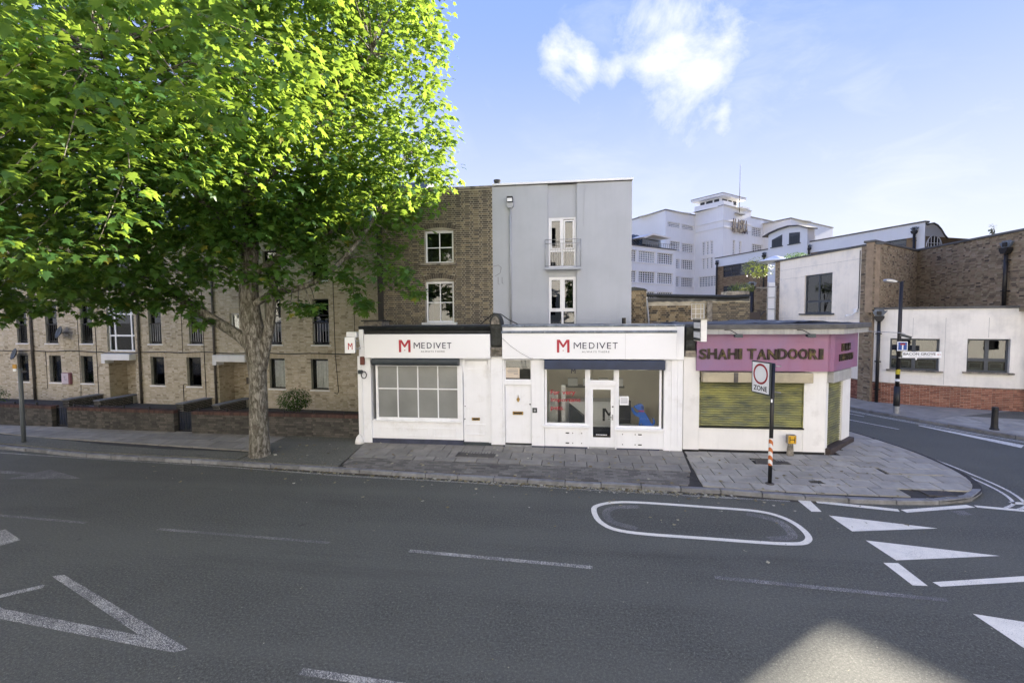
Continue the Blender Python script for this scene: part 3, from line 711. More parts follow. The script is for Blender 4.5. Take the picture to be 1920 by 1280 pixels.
# left stretch: tarmac by the tree, big worn slabs and a dark strip behind the kerb
slab([(-9.6, 12.02), (-6.42, 11.84), (-6.62, 14.2), (-6.9, 14.6), (-9.6, 14.62)], MT['tarmac'], 'tarmac_patch', inset=0.)
regL = [(-30, 14.6), (-18.6, 13.62), (-15.0, 13.02), (-12.8, 12.80), (-9.65, 12.72), (-9.65, 14.62), (-14, 14.72), (-19, 15.0), (-30, 15.75)]
slab_grid(regL, -30, -9.5, 12.5, 15.8, .9, .62, MT['slab_dark'], 0, .5)
slab([(-30, 13.95), (-18.6, 12.83), (-15.0, 12.35), (-12.8, 12.22), (-9.65, 12.07), (-9.65, 12.70), (-12.8, 12.78), (-15.0, 13.0), (-18.6, 13.6), (-30, 14.58)], MT['tarmac'], 'tarmac_strip', inset=0.)
# kerb stones
kerb_root = structure(link('kerb', None)); 
def kerbstones(line, L=.91, w=.15, h=.14, inward=1, parent=kerb_root, z=None, name='kerb_stone'):
    P = [Vector(p) for p in line]; acc = [0.]
    for a, b in zip(P[:-1], P[1:]): acc.append(acc[-1] + (b - a).length)
    def at(s):
        for i in range(len(P) - 1):
            if acc[i + 1] >= s: t = (s - acc[i]) / (acc[i + 1] - acc[i]); return P[i].lerp(P[i + 1], t), (P[i + 1] - P[i]).normalized()
        return P[-1], (P[-1] - P[-2]).normalized()
    s = 0.
    while s < acc[-1] - .1:
        e = min(s + L * random.uniform(.93, 1.07), acc[-1]); g = .008
        (a, da), (b, db) = at(s + g), at(e - g)
        na = Vector((-da.y, da.x)) * inward; nb = Vector((-db.y, db.x)) * inward
        dz = random.gauss(0, .004); sx = random.gauss(0, .006)
        zt = (.102 if z is None else z) + dz
        A, B, C, D = a + na * sx, b + nb * sx, b + nb * (w + sx), a + na * (w + sx)
        mb = MB(); n = 4; q = [A, B, C, D]
        if inward < 0: q = q[::-1]
        mb.v = [(p.x, p.y, zt) for p in q] + [(p.x, p.y, -.03) for p in q]
        mb.f = [(0, 1, 2, 3)] + [(i, n + i, n + (i + 1) % n, (i + 1) % n) for i in range(n)]; mb.a = [0.] * 5
        mb.build(name, MT['kerb'], parent, bevel=.012, normals=True); s = e
kerbstones([(p.x, p.y) for p in smooth_line(KERB[1:27], 5)])
# far side of the side road
mb = MB()
fp = [(p.x, p.y) for p in FKs]
for a, b in zip(fp[:-1], fp[1:]): mb.face([(a[0], a[1], .11), (a[0] + 16, a[1] + 6, .13), (b[0] + 16, b[1] + 6, .13), (b[0], b[1], .11)])
far_pav = structure(mb.build('far_pavement', MT['slab_dark'], normals=False))
if far_pav.data.polygons[5].normal.z < 0: far_pav.data.flip_normals()
_pz = pz
pz = lambda x, y: .118
regF = [(13.95, 19.5), (14.5, 18.35), (15.2, 17.2), (16.5, 15.95), (18.7, 16.6), (17.4, 19.9), (15.4, 20.4)]
slab_grid(regF, 13, 19, 15.5, 21, .62, .62, MT['slab'], 0., .5, parent=far_pav)
slab([(15.3, 20.5), (17.6, 19.95), (19.2, 19.0), (19.2, 21.5), (16.6, 22.2)], MT['tarmac'], 'tarmac_patch', inset=0., parent=far_pav)
pz = _pz
kerbstones([(p.x, p.y) for p in FKs], inward=1, z=.118)
# front gardens behind the low wall
mb = MB(); mb.face([(-40, 16.6, .17), (-19.4, 15.0, .17), (-7.3, 14.55, .17), (-7.3, 18.6, .17), (-40, 22, .17)])
structure(mb.build('front_garden', MT['soil'], normals=False))

# ------------------------------------------------------------------ emblem: the letter M with a small heart
def emblem(x, z, w, h):
    """outline pieces of the M emblem in the x-z plane, lower left corner x, z"""
    k = .185 * w; t = .235 * w
    return [[(x, z), (x + k, z), (x + k, z + h), (x, z + h)][:4], [(x + w - k, z), (x + w, z), (x + w, z + h), (x + w - k, z + h)],
            [(x + k * .2, z + h), (x + k + .05 * w, z + h), (x + w / 2, z + h * .60), (x + w - k - .05 * w, z + h), (x + w - k * .2, z + h), (x + w / 2 + .04 * w, z + h * .39), (x + w / 2 - .04 * w, z + h * .39)]], [(x + w * .45, z + .16 * h), (x + w * .5, z + .11 * h), (x + w * .55, z + .16 * h), (x + w * .53, z + .19 * h), (x + w * .5, z + .175 * h), (x + w * .47, z + .19 * h)]
def emblem_parts(parent, x, z, w, h, y, m=None):
    bars, heart = emblem(x, z, w, h); mb = MB()
    for i, b in enumerate(bars): mb.prism(b, y - .012 - .001 * i, y, 'xz')
    e = mb.build('emblem', m or MT['red'], parent)
    MB().prism(heart, y - .012, y, 'xz').build('heart', m or MT['red'], e)
def shop_sign(parent, x0, x1, z0, z1, y0, y1, ex, mx, ax):
    f = box('fascia_sign', MT['signwhite'], parent, x0, x1, y0, y1, z0, z1, .008)
    emblem_parts(f, ex, 3.14, .375, .385, y0)
    mw = (mx[1] - mx[0]) * .168; k = .026; h = .185; x, z = mx[0], 3.255; L = MB()
    for i, b in enumerate(([(x, z), (x + k, z), (x + k, z + h), (x, z + h)], [(x + mw - k, z), (x + mw, z), (x + mw, z + h), (x + mw - k, z + h)], [(x + k * .4, z + h), (x + k * 1.35, z + h), (x + mw / 2, z + h * .50), (x + mw - k * 1.35, z + h), (x + mw - k * .4, z + h), (x + mw / 2 + .006, z + h * .27), (x + mw / 2 - .006, z + h * .27)])): L.prism(b, y0 - .010 - .0006 * i, y0, 'xz')
    L.build('letter', MT['navyletter'], f)
    xx = x + mw + .045; tot = mx[1] - xx
    for c, a, b in (('E', .0, .115), ('D', .185, .345), ('I', .415, .442), ('V', .475, .655), ('E', .70, .815), ('T', .86, 1.0)):
        text_on(c, (xx + tot * a, y0, z), (1, 0, 0), tot * (b - a), h, (0, -1, 0), .01).build('letter', MT['navyletter'], f)
    aw_ = ax[1] - ax[0]
    for t_, a, b in (('ALWAYS', 0, .535), ('THERE', .59, 1.0)): text_on(t_, (ax[0] + aw_ * a, y0, 3.138), (1, 0, 0), aw_ * (b - a), .052, (0, -1, 0), .008, bold=.002, spacing=1.3).build('lettering', MT['greyletter'], f)
    return f
def mould(parent, x0, x1, z0, z1, y, m, w=.022, d=.02, name='panel_moulding'):
    return frame_mb(x0, x1, z0, z1, y - d, y + .004, w).build(name, m, parent)

FZ = .20      # pavement level at the shop fronts
# ------------------------------------------------------------------ shop below the brick house
s1 = thing('shop_unit', 'white shopfront with frosted eight-pane window and dark cornice below the brick house', 'shop', (-4.6, 14, FZ))
W = MT['white']
box('pilaster', W, s1, -6.80, -6.36, 13.93, 14.3, FZ, 3.0, .006)
box('pilaster', W, s1, -2.46, -2.09, 13.94, 14.3, .24, 3.02, .006)
box('skirting', MT['skirt'], s1, -6.36, -3.36, 13.955, 14.2, FZ - .05, .345, .004)
st = box('stall_riser', W, s1, -6.36, -3.36, 13.985, 14.2, .345, .90)
for a, b in ((-6.13, -5.43), (-5.27, -4.50), (-4.33, -3.58)): mould(st, a, b, .43, .70, 13.985, W)
box('window_sill', W, s1, -6.32, -3.40, 13.93, 14.2, .90, .955, .006)
MT['frosted'] = mat('frosted_glass', (.215, .225, .215), .28, .16, .9, 0, 60, 0, spec=.55)
wl = frame_mb(-6.22, -3.46, .955, 2.75, 13.99, 14.06, .075, (-5.49, -4.82, -4.165), (1.955,), .034).build('window', W, s1)
for a, b in ((-6.16, -5.5), (-5.48, -4.83), (-4.81, -4.175), (-4.155, -3.52)):
    for c, d in ((1.01, 1.945), (1.965, 2.70)): MB().box(a, b, 14.025, 14.032, c, d).build('pane', MT['frosted'], wl)
box('mullion_post', W, s1, -3.46, -3.36, 13.96, 14.2, .9, 2.93)
rb = MB(); rb.prism([(14.0, 2.725), (13.78, 2.725), (13.72, 2.77), (13.71, 2.83), (13.73, 2.90), (13.78, 2.935), (14.0, 2.935)], -6.24, -3.44, 'yz')
rb.build('roller_shutter_box', MT['slate'], s1)
box('lintel', W, s1, -6.36, -2.46, 14.0, 14.2, 2.75, 3.0)
dr = box('door', W, s1, -3.345, -2.55, 14.03, 14.08, .29, 2.50)
mould(dr, -3.27, -2.64, .52, .85, 14.03, W); box('letter_plate', MT['brass'], dr, -3.09, -2.83, 14.012, 14.03, .975, 1.065); box('slot', MT['black'], dr, -3.05, -2.87, 14.008, 14.012, 1.0, 1.04)
MB().lathe([(.0, 0), (.018, 0), (.018, .03), (0, .03)], 10, (0, 0, 0)).build('door_knob', MT['black'], dr).matrix_local = Matrix.Translation((-3.31, 14.02, 1.02)) @ Matrix.Rotation(R(90), 4, 'X')
MB().lathe([(.0, 0), (.014, 0), (.014, .02), (0, .02)], 10, (0, 0, 0)).build('lock', MT['black'], dr).matrix_local = Matrix.Translation((-3.30, 14.03, 1.42)) @ Matrix.Rotation(R(90), 4, 'X')
box('threshold', MT['slate'], s1, -3.36, -2.46, 13.97, 14.2, FZ - .05, .285)
tp = box('transom_panel', W, s1, -3.36, -2.5, 14.02, 14.08, 2.50, 2.92); mould(tp, -3.27, -2.56, 2.57, 2.88, 14.02, W, .02)
box('door_post', W, s1, -2.545, -2.46, 13.99, 14.2, FZ, 2.93)
shop_sign(s1, -6.49, -2.445, 2.95, 3.70, 13.79, 13.98, -5.34, (-4.86, -3.655), (-4.63, -3.87))
box('sign_backing', W, s1, -6.47, -2.46, 13.98, 14.2, 3.0, 3.70)
cor = MB(); cor.prism([(14.35, 3.70), (13.90, 3.70), (13.84, 3.74), (13.86, 3.80), (13.80, 3.86), (13.76, 3.93), (13.80, 3.955), (14.35, 3.955)], -6.66, -2.44, 'yz'); cor.build('cornice', MT['blacktrim'], s1)
box('flat_roof', MT['felt'], s1, -6.7, -2.3, 14.36, 16.98, 3.86, 3.94)
box('side_wall', MT['white2'], s1, -6.80, -6.60, 14.31, 16.97, FZ, 3.85)
box('floor', MT['roomfloor'], s1, -6.3, -2.3, 14.2, 16.9, .15, .24)
br = MB(); br.prism([(13.98, 3.3), (13.86, 3.3), (13.80, 3.5), (13.78, 3.82), (13.84, 3.90), (13.98, 3.91)], -6.665, -6.515, 'yz'); br.build('console_bracket', W, s1, bevel=.01)
box('console_block', W, s1, -6.70, -6.50, 13.86, 13.98, 3.0, 3.3)
# bits on the end pilaster
MB().tube([(-6.66, 13.90, 2.95), (-6.65, 13.90, 1.9), (-6.645, 13.90, .5), (-6.64, 13.88, FZ)], .018, 6).build('white_pipe', W, s1)
# carved console between the two shops
cs = thing('shop_console', 'sooty carved stone console with rounded hood between the two white shopfronts', 'console', (-2.26, 14, 3.02))
box('stone_cap', MT['stone'], cs, -2.45, -2.07, 13.82, 14.15, 3.02, 3.09, .01); box('stone_cap', MT['stone'], cs, -2.43, -2.09, 13.86, 14.15, 3.09, 3.19, .01); box('stone_cap', MT['stone'], cs, -2.44, -2.08, 13.83, 14.15, 3.19, 3.29, .012)
b_ = MB(); b_.prism([(14.2, 3.29), (13.92, 3.29), (13.86, 3.36), (13.84, 3.55), (13.78, 3.75), (13.72, 3.88), (13.72, 3.98), (14.2, 3.98)], -2.42, -2.10, 'yz'); b_.build('bracket', MT['soot'], cs, bevel=.012)
hd = MB(); hd.prism([(-2.26 + .185 * math.cos(t), 3.98 + .34 * math.sin(t)) for t in np.linspace(0, math.pi, 14)], 13.70, 14.25, 'xz'); hd.build('hood', MT['soot'], cs, bevel=.015)
hs = MB(); hs.prism([(-2.26 + .125 * math.cos(t), 4.0 + .24 * math.sin(t)) for t in np.linspace(0, math.pi, 12)], 13.685, 13.702, 'xz'); hs.build('hood_face', MT['stone'], cs)
cb = MB(); cb.tube([(-2.75, 13.9, 4.0), (-2.5, 13.75, 4.18), (-2.3, 13.72, 4.33), (-2.1, 13.8, 4.30), (-1.9, 14.2, 4.12), (-1.72, 14.8, 3.99)], .016, 6)
tag(cb.build('cable', MT['black']), 'thick black cable looping over the stone console hood between shops', 'cable')
cb = MB(); cb.tube([(-2.42, 13.69, 3.98), (-2.2, 13.69, 3.68), (-2.05, 13.765, 3.56), (-1.8, 13.765, 3.33), (-1.5, 13.765, 3.12), (-1.2, 13.765, 2.965), (-.9, 13.9, 2.93), (-.78, 13.93, 2.90)], .0045, 5)
tag(cb.build('cable', MT['black']), 'thin black wire drooping across the white fascia above the white door', 'cable')
# ------------------------------------------------------------------ brick house above
h1 = thing('brick_house', 'tall sooty stock-brick house with two white sash windows above the shopfront', 'house', (-5, 17, FZ))
HX0, HX1 = -7.30, -2.88
SW = [(-5.50, -4.38, 3.98, 5.60), (-5.50, -4.37, 6.22, 7.50)]
ARCH = [(-5.56, -4.32, 5.60, 5.83), (-5.56, -4.31, 7.50, 7.73)]
hw = wall_holes(HX0, HX1, 3.9, 9.0, 17.0, SW, .22); hw.box(HX0, HX1, 17.3, 25, FZ, 8.99, skip=('t',)); hw.face([(HX0, 17, 9.0), (HX1, 17, 9.0), (HX1, 25, 9.0), (HX0, 25, 9.0)]); hw.face([(HX0, 17, 3.9), (HX0, 17.3, 3.9), (HX0, 17.3, 9), (HX0, 17, 9)])
wall1 = hw.build('wall', MT['mortar_dark'], h1)
bk = lay_bricks(HX0 + .01, HX1 - .005, 3.97, 8.93, [(a - .002, b + .002, c, d) for a, b, c, d in SW + ARCH], bl=.21, bh=.060, j=.015, seed=21)
bricks_to(wall1, MT['brick_stock'], bk, 17.0, .009, 300, key=lambda b: b[0] > -5.2 or b[2] < 5.0)
for k, (a, b, c, d) in enumerate(ARCH):        # gauged arches of bricks on end
    n = 15
    for i in range(n):
        t0, t1 = i / n, (i + 1) / n; x0 = a + (b - a) * t0 + .005; x1 = a + (b - a) * t1 - .005
        up = lambda t: -.10 * (2 * t - 1) ** 2 + .01
        sl = lambda t: (t - .5) * .16
        mb = MB(); r = random.random() * .6 + .05
        mb.prism([(x0, c + up(t0) + .09), (x1, c + up(t1) + .09), (x1 + sl(t1), d + up(t1) + .02), (x0 + sl(t0), d + up(t0) + .02)], 16.988, 17.01, 'xz', r)
        mb.build('brick', MT['brick_stock'], wall1)
for (a, b, c, d) in SW:
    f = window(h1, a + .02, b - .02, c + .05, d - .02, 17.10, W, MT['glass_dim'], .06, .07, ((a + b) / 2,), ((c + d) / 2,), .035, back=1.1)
    MB().box(a - .12, b + .12, 16.86, 17.12, c - .045, c + .05).build('sill', MT['stone'] if c > 5 else MT['white2'], f, bevel=.008)
    hd_ = MB(); hd_.prism([(a + .02, d - .10), (b - .02, d - .10), (b - .02, d - .045), (b - .3, d + .0), ((a + b) / 2, d + .015), (a + .3, d + .0), (a + .02, d - .045)], 17.085, 17.105, 'xz'); hd_.build('window_head', W, f)
curtain(h1.children[-1], -5.44, -5.28, 6.3, 7.4, 17.3, MT['curtain']); curtain(h1.children[-2], -5.43, -5.27, 4.05, 5.5, 17.3, MT['curtain_blue'])
box('parapet_coping', MT['stone'], h1, HX0 - .04, HX1 - .005, 16.93, 17.4, 8.96, 9.06, .01)
box('corner_strip', MT['brick_wallgrey'], h1, -7.37, -7.17, 16.93, 17.05, 3.96, 8.95)
box('string_course', MT['stone'], h1, -7.30, -2.9, 16.90, 17.0, 3.90, 3.965, .01)
pb = thing('parapet_block', 'grey stone block capped with slate on the dark cornice beside the house', 'stone block', (-6.9, 15.5, 3.94))
box('block', MT['stone'], pb, -7.15, -6.50, 15.2, 15.9, 3.80, 4.10, .012); box('slate_cap', MT['soot'], pb, -7.22, -6.44, 15.12, 15.96, 4.10, 4.14, .006)
# ------------------------------------------------------------------ grey rendered house
h2 = thing('rendered_house', 'smooth grey rendered house with tall white windows and a glazed balcony', 'house', (-.3, 17, FZ))
GX0, GX1 = -2.875, 2.17
RC = (-.83, .22)
rw = MB()
for a, b in ((GX0, RC[0]), (RC[1], GX1)): rw.face([(a, 17, 3.85), (b, 17, 3.85), (b, 17, 9.02), (a, 17, 9.02)])
y2 = 17.09
for a in RC: rw.face([(a, 17, 3.85), (a, y2, 3.85), (a, y2, 9.02), (a, 17, 9.02)])
holes = [(-.80, .19, 3.9, 5.67), (-.80, .19, 6.02, 7.83)]
for q in clip_rects(RC[0], RC[1], 3.85, 9.02, holes): rw.face([(q[0], y2, q[2]), (q[1], y2, q[2]), (q[1], y2, q[3]), (q[0], y2, q[3])])
rw.box(GX0, GX1, 17.32, 25, FZ, 9.0, skip=('f',)); rw.face([(GX1, 17, 3.85), (GX1, 17.4, 3.85), (GX1, 17.4, 9.02), (GX1, 17, 9.02)]); rw.face([(GX0, 17, 9.02), (GX1, 17, 9.02), (GX1, 17.4, 9.02), (GX0, 17.4, 9.02)])
rw.build('wall', MT['render'], h2, normals=False)
box('roof_coping', MT['signwhite'], h2, GX0, GX1 + .03, 16.93, 17.4, 9.045, 9.12, .006); box('roof_edge', MT['black'], h2, GX0, GX1 + .01, 16.96, 17.38, 9.02, 9.045)
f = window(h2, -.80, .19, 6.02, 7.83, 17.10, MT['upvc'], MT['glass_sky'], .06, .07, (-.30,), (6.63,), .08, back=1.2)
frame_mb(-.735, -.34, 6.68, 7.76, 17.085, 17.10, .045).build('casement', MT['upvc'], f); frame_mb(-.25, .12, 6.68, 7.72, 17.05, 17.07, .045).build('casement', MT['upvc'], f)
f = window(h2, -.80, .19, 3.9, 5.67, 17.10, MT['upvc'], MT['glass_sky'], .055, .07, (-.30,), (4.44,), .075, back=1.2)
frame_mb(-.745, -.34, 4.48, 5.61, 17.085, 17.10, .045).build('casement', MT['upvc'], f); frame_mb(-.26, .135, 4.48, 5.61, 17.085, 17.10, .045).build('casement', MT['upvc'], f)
box('ledge', MT['render'], h2, -.93, .37, 16.80, 17.1, 5.92, 6.0, .006)
bal = MB()
for z in (7.0, 6.86, 6.05): bal.tube([(-.92, 16.84, z), (.36, 16.84, z)], .011, 6)
for x in (-.92, .36):
    bal.tube([(x, 16.84, 6.05), (x, 16.84, 7.0)], .012, 6)
    for z in (7.0, 6.05): bal.tube([(x, 16.84, z), (x, 17.0, z)], .010, 6)
rail = bal.build('balcony_rail', MT['steel'], h2, smooth=True)
for i in range(13): MB().tube([(-.82 + i * .09, 16.84, 6.05), (-.82 + i * .09, 16.84, 6.86)], .006, 5).build('baluster', MT['steel'], rail)
dp = MB(); dp.tube([(-2.20, 16.93, 8.22), (-2.20, 16.93, 3.95)], .035, 10); dpo = dp.build('downpipe', MT['pipe'], h2, smooth=True)
for z in (5.1, 6.5, 7.9): box('pipe_clip', MT['pipe'], dpo, -2.255, -2.145, 16.915, 17.0, z, z + .03)
hop = MB(); hop.prism([(-2.32, 8.38), (-2.32, 8.26), (-2.26, 8.20), (-2.14, 8.20), (-2.08, 8.26), (-2.08, 8.38)], 16.84, 17.0, 'xz'); hop.build('rainwater_hopper', MT['pipe'], dpo)
cr = MB(); cr.tube([(.50, 16.995, 8.98), (.48, 16.995, 8.5), (.475, 16.995, 7.45)], .007, 5); cr.build('wall_cable', MT['pipe'], h2)
mb = MB(); mb.tube([(-2.86, 16.99, 6.1), (-2.66, 16.99, 6.14), (-2.56, 16.99, 6.05), (-2.6, 16.99, 5.85), (-2.8, 16.99, 5.74)], .006, 5); mb.tube([(-2.68, 16.99, 5.7), (-2.68, 16.99, 5.45), (-2.63, 16.99, 5.43)], .006, 5); mb.tube([(-2.53, 16.99, 5.7), (-2.53, 16.99, 5.48), (-2.48, 16.99, 5.46)], .006, 5); mb.build('loose_wire', MT['rust'], h2)
fl = thing('floodlight', 'black floodlight above the grey drainpipe hopper on the rendered wall', 'floodlight', (-2.2, 16.95, 8.38))
MB().box(-2.31, -2.09, 16.78, 16.90, 8.40, 8.60).build('housing', MT['black'], fl, bevel=.01); MB().box(-2.29, -2.11, 16.772, 16.782, 8.41, 8.53).build('lens', MT['signwhite'], fl); MB().bar((-2.2, 16.9, 8.45), (-2.2, 17.0, 8.45), .04).build('bracket', MT['black'], fl)
vp = MB(); vp.tube([(1.87, 16.6, 3.9), (1.87, 16.6, 4.16)], .075, 12); tag(vp.build('vent_pipe', MT['black'], smooth=False), 'stubby black vent pipe on the shop roof against the grey wall', 'vent')
ch = thing('chimney_pot', 'dark chimney pot with terracotta collar above the roof line between houses', 'chimney', (-2.78, 17.6, 9.0))
MB().lathe([(.13, 0), (.13, .08), (.16, .10), (.16, .16), (.12, .18), (.12, .42), (.14, .44), (.14, .48)], 12, (-2.78, 17.6, 8.95)).build('pot', MT['soot'], ch); MB().lathe([(.165, 0), (.17, .03), (.165, .06)], 12, (-2.78, 17.6, 9.16)).build('collar', MT['brick_coping'], ch); box('base', MT['white2'], ch, -2.87, -2.6, 17.42, 17.8, 8.98, 9.14)

# ------------------------------------------------------------------ right shop
s2 = thing('shop_unit', 'white shopfront with navy awning box, glazed door and blue dog in its window', 'shop', (.6, 14, FZ))
box('pilaster', W, s2, -2.085, -2.03, 13.95, 14.25, FZ, 2.92); box('pilaster', W, s2, -1.195, -.80, 13.95, 14.25, FZ, 2.92, .005)
box('pilaster', W, s2, 2.74, 3.28, 13.95, 14.25, FZ - .05, 2.93, .005); box('pilaster_strip', W, s2, 2.95, 3.06, 13.93, 13.95, .3, 2.93); box('pilaster_strip', W, s2, 3.13, 3.22, 13.93, 13.95, .3, 2.93)
for a, b in ((-2.085, -2.03), (-1.19, .51), (1.37, 2.62)): box('skirting', MT['skirt'], s2, a, b, 13.935, 14.1, FZ - .06, .245 if a < 1 else .235)
# white side door
d2 = box('door', W, s2, -2.025, -1.20, 14.03, 14.08, .29, 2.13)
mould(d2, -2.01, -1.215, .30, 2.12, 14.03, W, .05, .014, 'door_stile')
box('letter_plate', MT['brass'], d2, -1.79, -1.46, 14.006, 14.03, 1.185, 1.285); box('slot', MT['black'], d2, -1.755, -1.495, 14.002, 14.006, 1.215, 1.255)
kn = MB(); kn.prism([(-1.615, 1.80), (-1.60, 1.72), (-1.565, 1.68), (-1.575, 1.63), (-1.615, 1.575), (-1.655, 1.63), (-1.665, 1.68), (-1.63, 1.72)], 14.0, 14.03, 'xz'); kn.build('door_knocker', MT['brass'], d2)
MB().lathe([(0, 0), (.022, 0), (.022, .03), (0, .03)], 10).build('lock', MT['black'], d2).matrix_local = Matrix.Translation((-1.245, 14.03, 1.52)) @ Matrix.Rotation(R(90), 4, 'X')
box('threshold', MT['steel'], s2, -2.03, -1.195, 13.95, 14.2, FZ - .04, .245); box('door_gap', MT['black'], s2, -2.03, -1.195, 14.04, 14.2, .245, .29)
box('transom_bar', W, s2, -2.03, -1.195, 13.97, 14.1, 2.13, 2.26)
tl = window(s2, -2.03, -1.195, 2.26, 2.91, 14.01, W, MT['glass_dim'], .03, .05, back=1.2, name='fanlight')
nt_ = MB(); nt_.box(-2.0, -1.57, 14.022, 14.028, 2.33, 2.65); nto = nt_.build('notice', mat('cream_paper', (.62, .54, .44), .8, .05), tl)
for i, (a, b) in enumerate(((-1.92, -1.62), (-1.95, -1.62), (-1.93, -1.62), (-1.75, -1.62))): box('text_line', MT['greyletter'], nto, a, b, 14.0205, 14.022, 2.585 - i * .045, 2.60 - i * .045)
bell = thing('entry_phone', 'dark square entry phone beside the white side door', 'entry phone', (-1.09, 13.95, 1.35)); box('case', MT['slate'], bell, -1.165, -1.025, 13.925, 13.95, 1.275, 1.425, .006); box('speaker', MT['steel'], bell, -1.125, -1.065, 13.918, 13.925, 1.31, 1.385)
# shop windows and door
def shop_win(x0, x1, z0):
    f = frame_mb(x0, x1, z0, 2.68, 13.99, 14.06, .065).build('window', W, s2)
    MB().box(x0 + .05, x1 - .05, 14.02, 14.028, z0 + .05, 2.63).build('pane', MT['glass'], f)
    MB().box(x0 - .07, x1 + .06, 13.91, 14.06, z0 - .075, z0).build('sill', W, f, bevel=.008); return f
w1 = shop_win(-.79, .50, .90); w2 = shop_win(1.375, 2.68, .855)
emblem_parts(w1, .01, 2.49, .135, .135, 14.018, MT['navyletter'])
for t_, x0_, x1_, z_ in (('For', -.61, -.33, 1.83), ('very', -.26, .14, 1.79), ('important', -.61, .30, 1.58), ('pets.', -.61, -.19, 1.32)): text_on(t_, (x0_, 14.018, z_), (1, 0, 0), x1_ - x0_, .15, (0, -1, 0), .003, bold=.012, shear=.12 if t_ == 'important' else 0).build('lettering', MT['red'], w1)
box('notice', MT['signwhite'], w2, 1.46, 1.73, 14.012, 14.016, 1.54, 1.81)
for i in range(5): box('text_line', MT['greyletter'], w2.children[-1], 1.49, 1.70, 14.0105, 14.012, 1.60 + i * .035, 1.612 + i * .035)
box('door_post', W, s2, .50, .545, 13.96, 14.1, FZ, 2.68); box('door_post', W, s2, 1.325, 1.37, 13.96, 14.1, FZ, 2.68)
sdr = frame_mb(.545, 1.325, .25, 2.13, 14.0, 14.05, .125).build('door', W, s2); box('bottom_rail', W, sdr, .67, 1.2, 14.002, 14.048, .375, .54)
MB().box(.66, 1.21, 14.02, 14.028, .53, 2.02).build('pane', MT['glass'], sdr)
mb = MB(); mb.box(1.235, 1.27, 13.985, 14.0, 1.08, 1.25); mb.bar((1.25, 13.965, 1.17), (1.12, 13.965, 1.18), .018); mb.bar((1.25, 14.0, 1.17), (1.25, 13.96, 1.17), .018); mb.build('handle', MT['steel'], sdr)
box('lock', MT['slate'], sdr, 1.235, 1.28, 13.985, 14.0, 1.47, 1.51)
mb = MB(); [mb.box(.77 + i * .047, .77 + i * .047 + .036, 14.015, 14.018, .605, .63) for i in range(7)]; mb.build('text_line', MT['signwhite'], sdr)
box('threshold', MT['steel'], s2, .545, 1.325, 13.94, 14.15, FZ - .05, .25)
tw = window(s2, .545, 1.325, 2.25, 2.68, 14.0, W, MT['glass'], .04, .05, name='fanlight'); box('transom_bar', W, s2, .545, 1.325, 13.965, 14.08, 2.13, 2.25, .006)
for x0, x1, ho, sc_ in ((-.79, .50, (-.10,), (.06, .33)), (1.375, 2.74, (2.06,), (1.55, 1.92))):
    sr = box('stall_riser', W, s2, x0, x1, 13.97, 14.15, .24, .83)
    for a, b in (((x0 + .08, -.045), (-.035, x1 - .05)) if x0 < 0 else ((x0 + .05, 2.02), (2.03, 2.58))): mould(sr, a, b, .26, .745, 13.97, W, .008, .005, 'hatch_edge')
    for z in (.355, .665):
        for h in ho: mb = MB(); mb.box(h - .055, h + .055, 13.962, 13.97, z - .016, z + .016); mb.tube([(h, 13.958, z - .02), (h, 13.958, z + .02)], .008, 6); mb.build('hinge', MT['black'], sr)
        for x in sc_: MB().lathe([(0, 0), (.016, 0), (.016, .008), (0, .012)], 8).build('bolt', MT['black'], sr).matrix_local = Matrix.Translation((x, 13.97, z)) @ Matrix.Rotation(R(90), 4, 'X')
rb = MB(); rb.box(-.79, 2.74, 13.76, 14.0, 2.635, 2.91); ab = rb.build('awning_box', MT['navy'], s2, bevel=.012)
mb = MB(); mb.tube([(2.80, 13.86, 2.90), (2.80, 13.84, 2.62), (2.86, 13.82, 2.61)], .012, 6); mb.build('winding_eye', W, ab)
box('lintel', W, s2, -2.03, 2.74, 14.07, 14.25, 2.68, 2.96)
shop_sign(s2, -2.075, 3.06, 2.94, 3.72, 13.80, 13.98, -.41, (.09, 1.375), (.33, 1.14))
box('sign_end', W, s2, 3.06, 3.28, 13.87, 14.2, 2.93, 3.97, .006); box('sign_joint', MT['greyband'], s2, 1.595, 1.60, 13.797, 13.8, 2.95, 3.71); box('sign_joint', MT['greyband'], s2, -1.20, -1.10, 13.7975, 13.8, 2.95, 3.71).data.materials[0] = MT['signwhite']
box('sign_backing', W, s2, -2.075, 3.06, 13.98, 14.2, 2.96, 3.97); box('parapet_band', W, s2, -2.08, 3.06, 13.90, 13.98, 3.79, 3.90)
box('lead_trim', MT['lead'], s2, -2.10, 3.06, 13.77, 13.98, 3.72, 3.79, .01); box('roof_flashing', MT['lead'], s2, -2.10, 3.30, 13.86, 14.4, 3.90, 3.975, .012)
box('flat_roof', MT['felt'], s2, -2.08, 3.28, 14.4, 16.98, 3.86, 3.95)
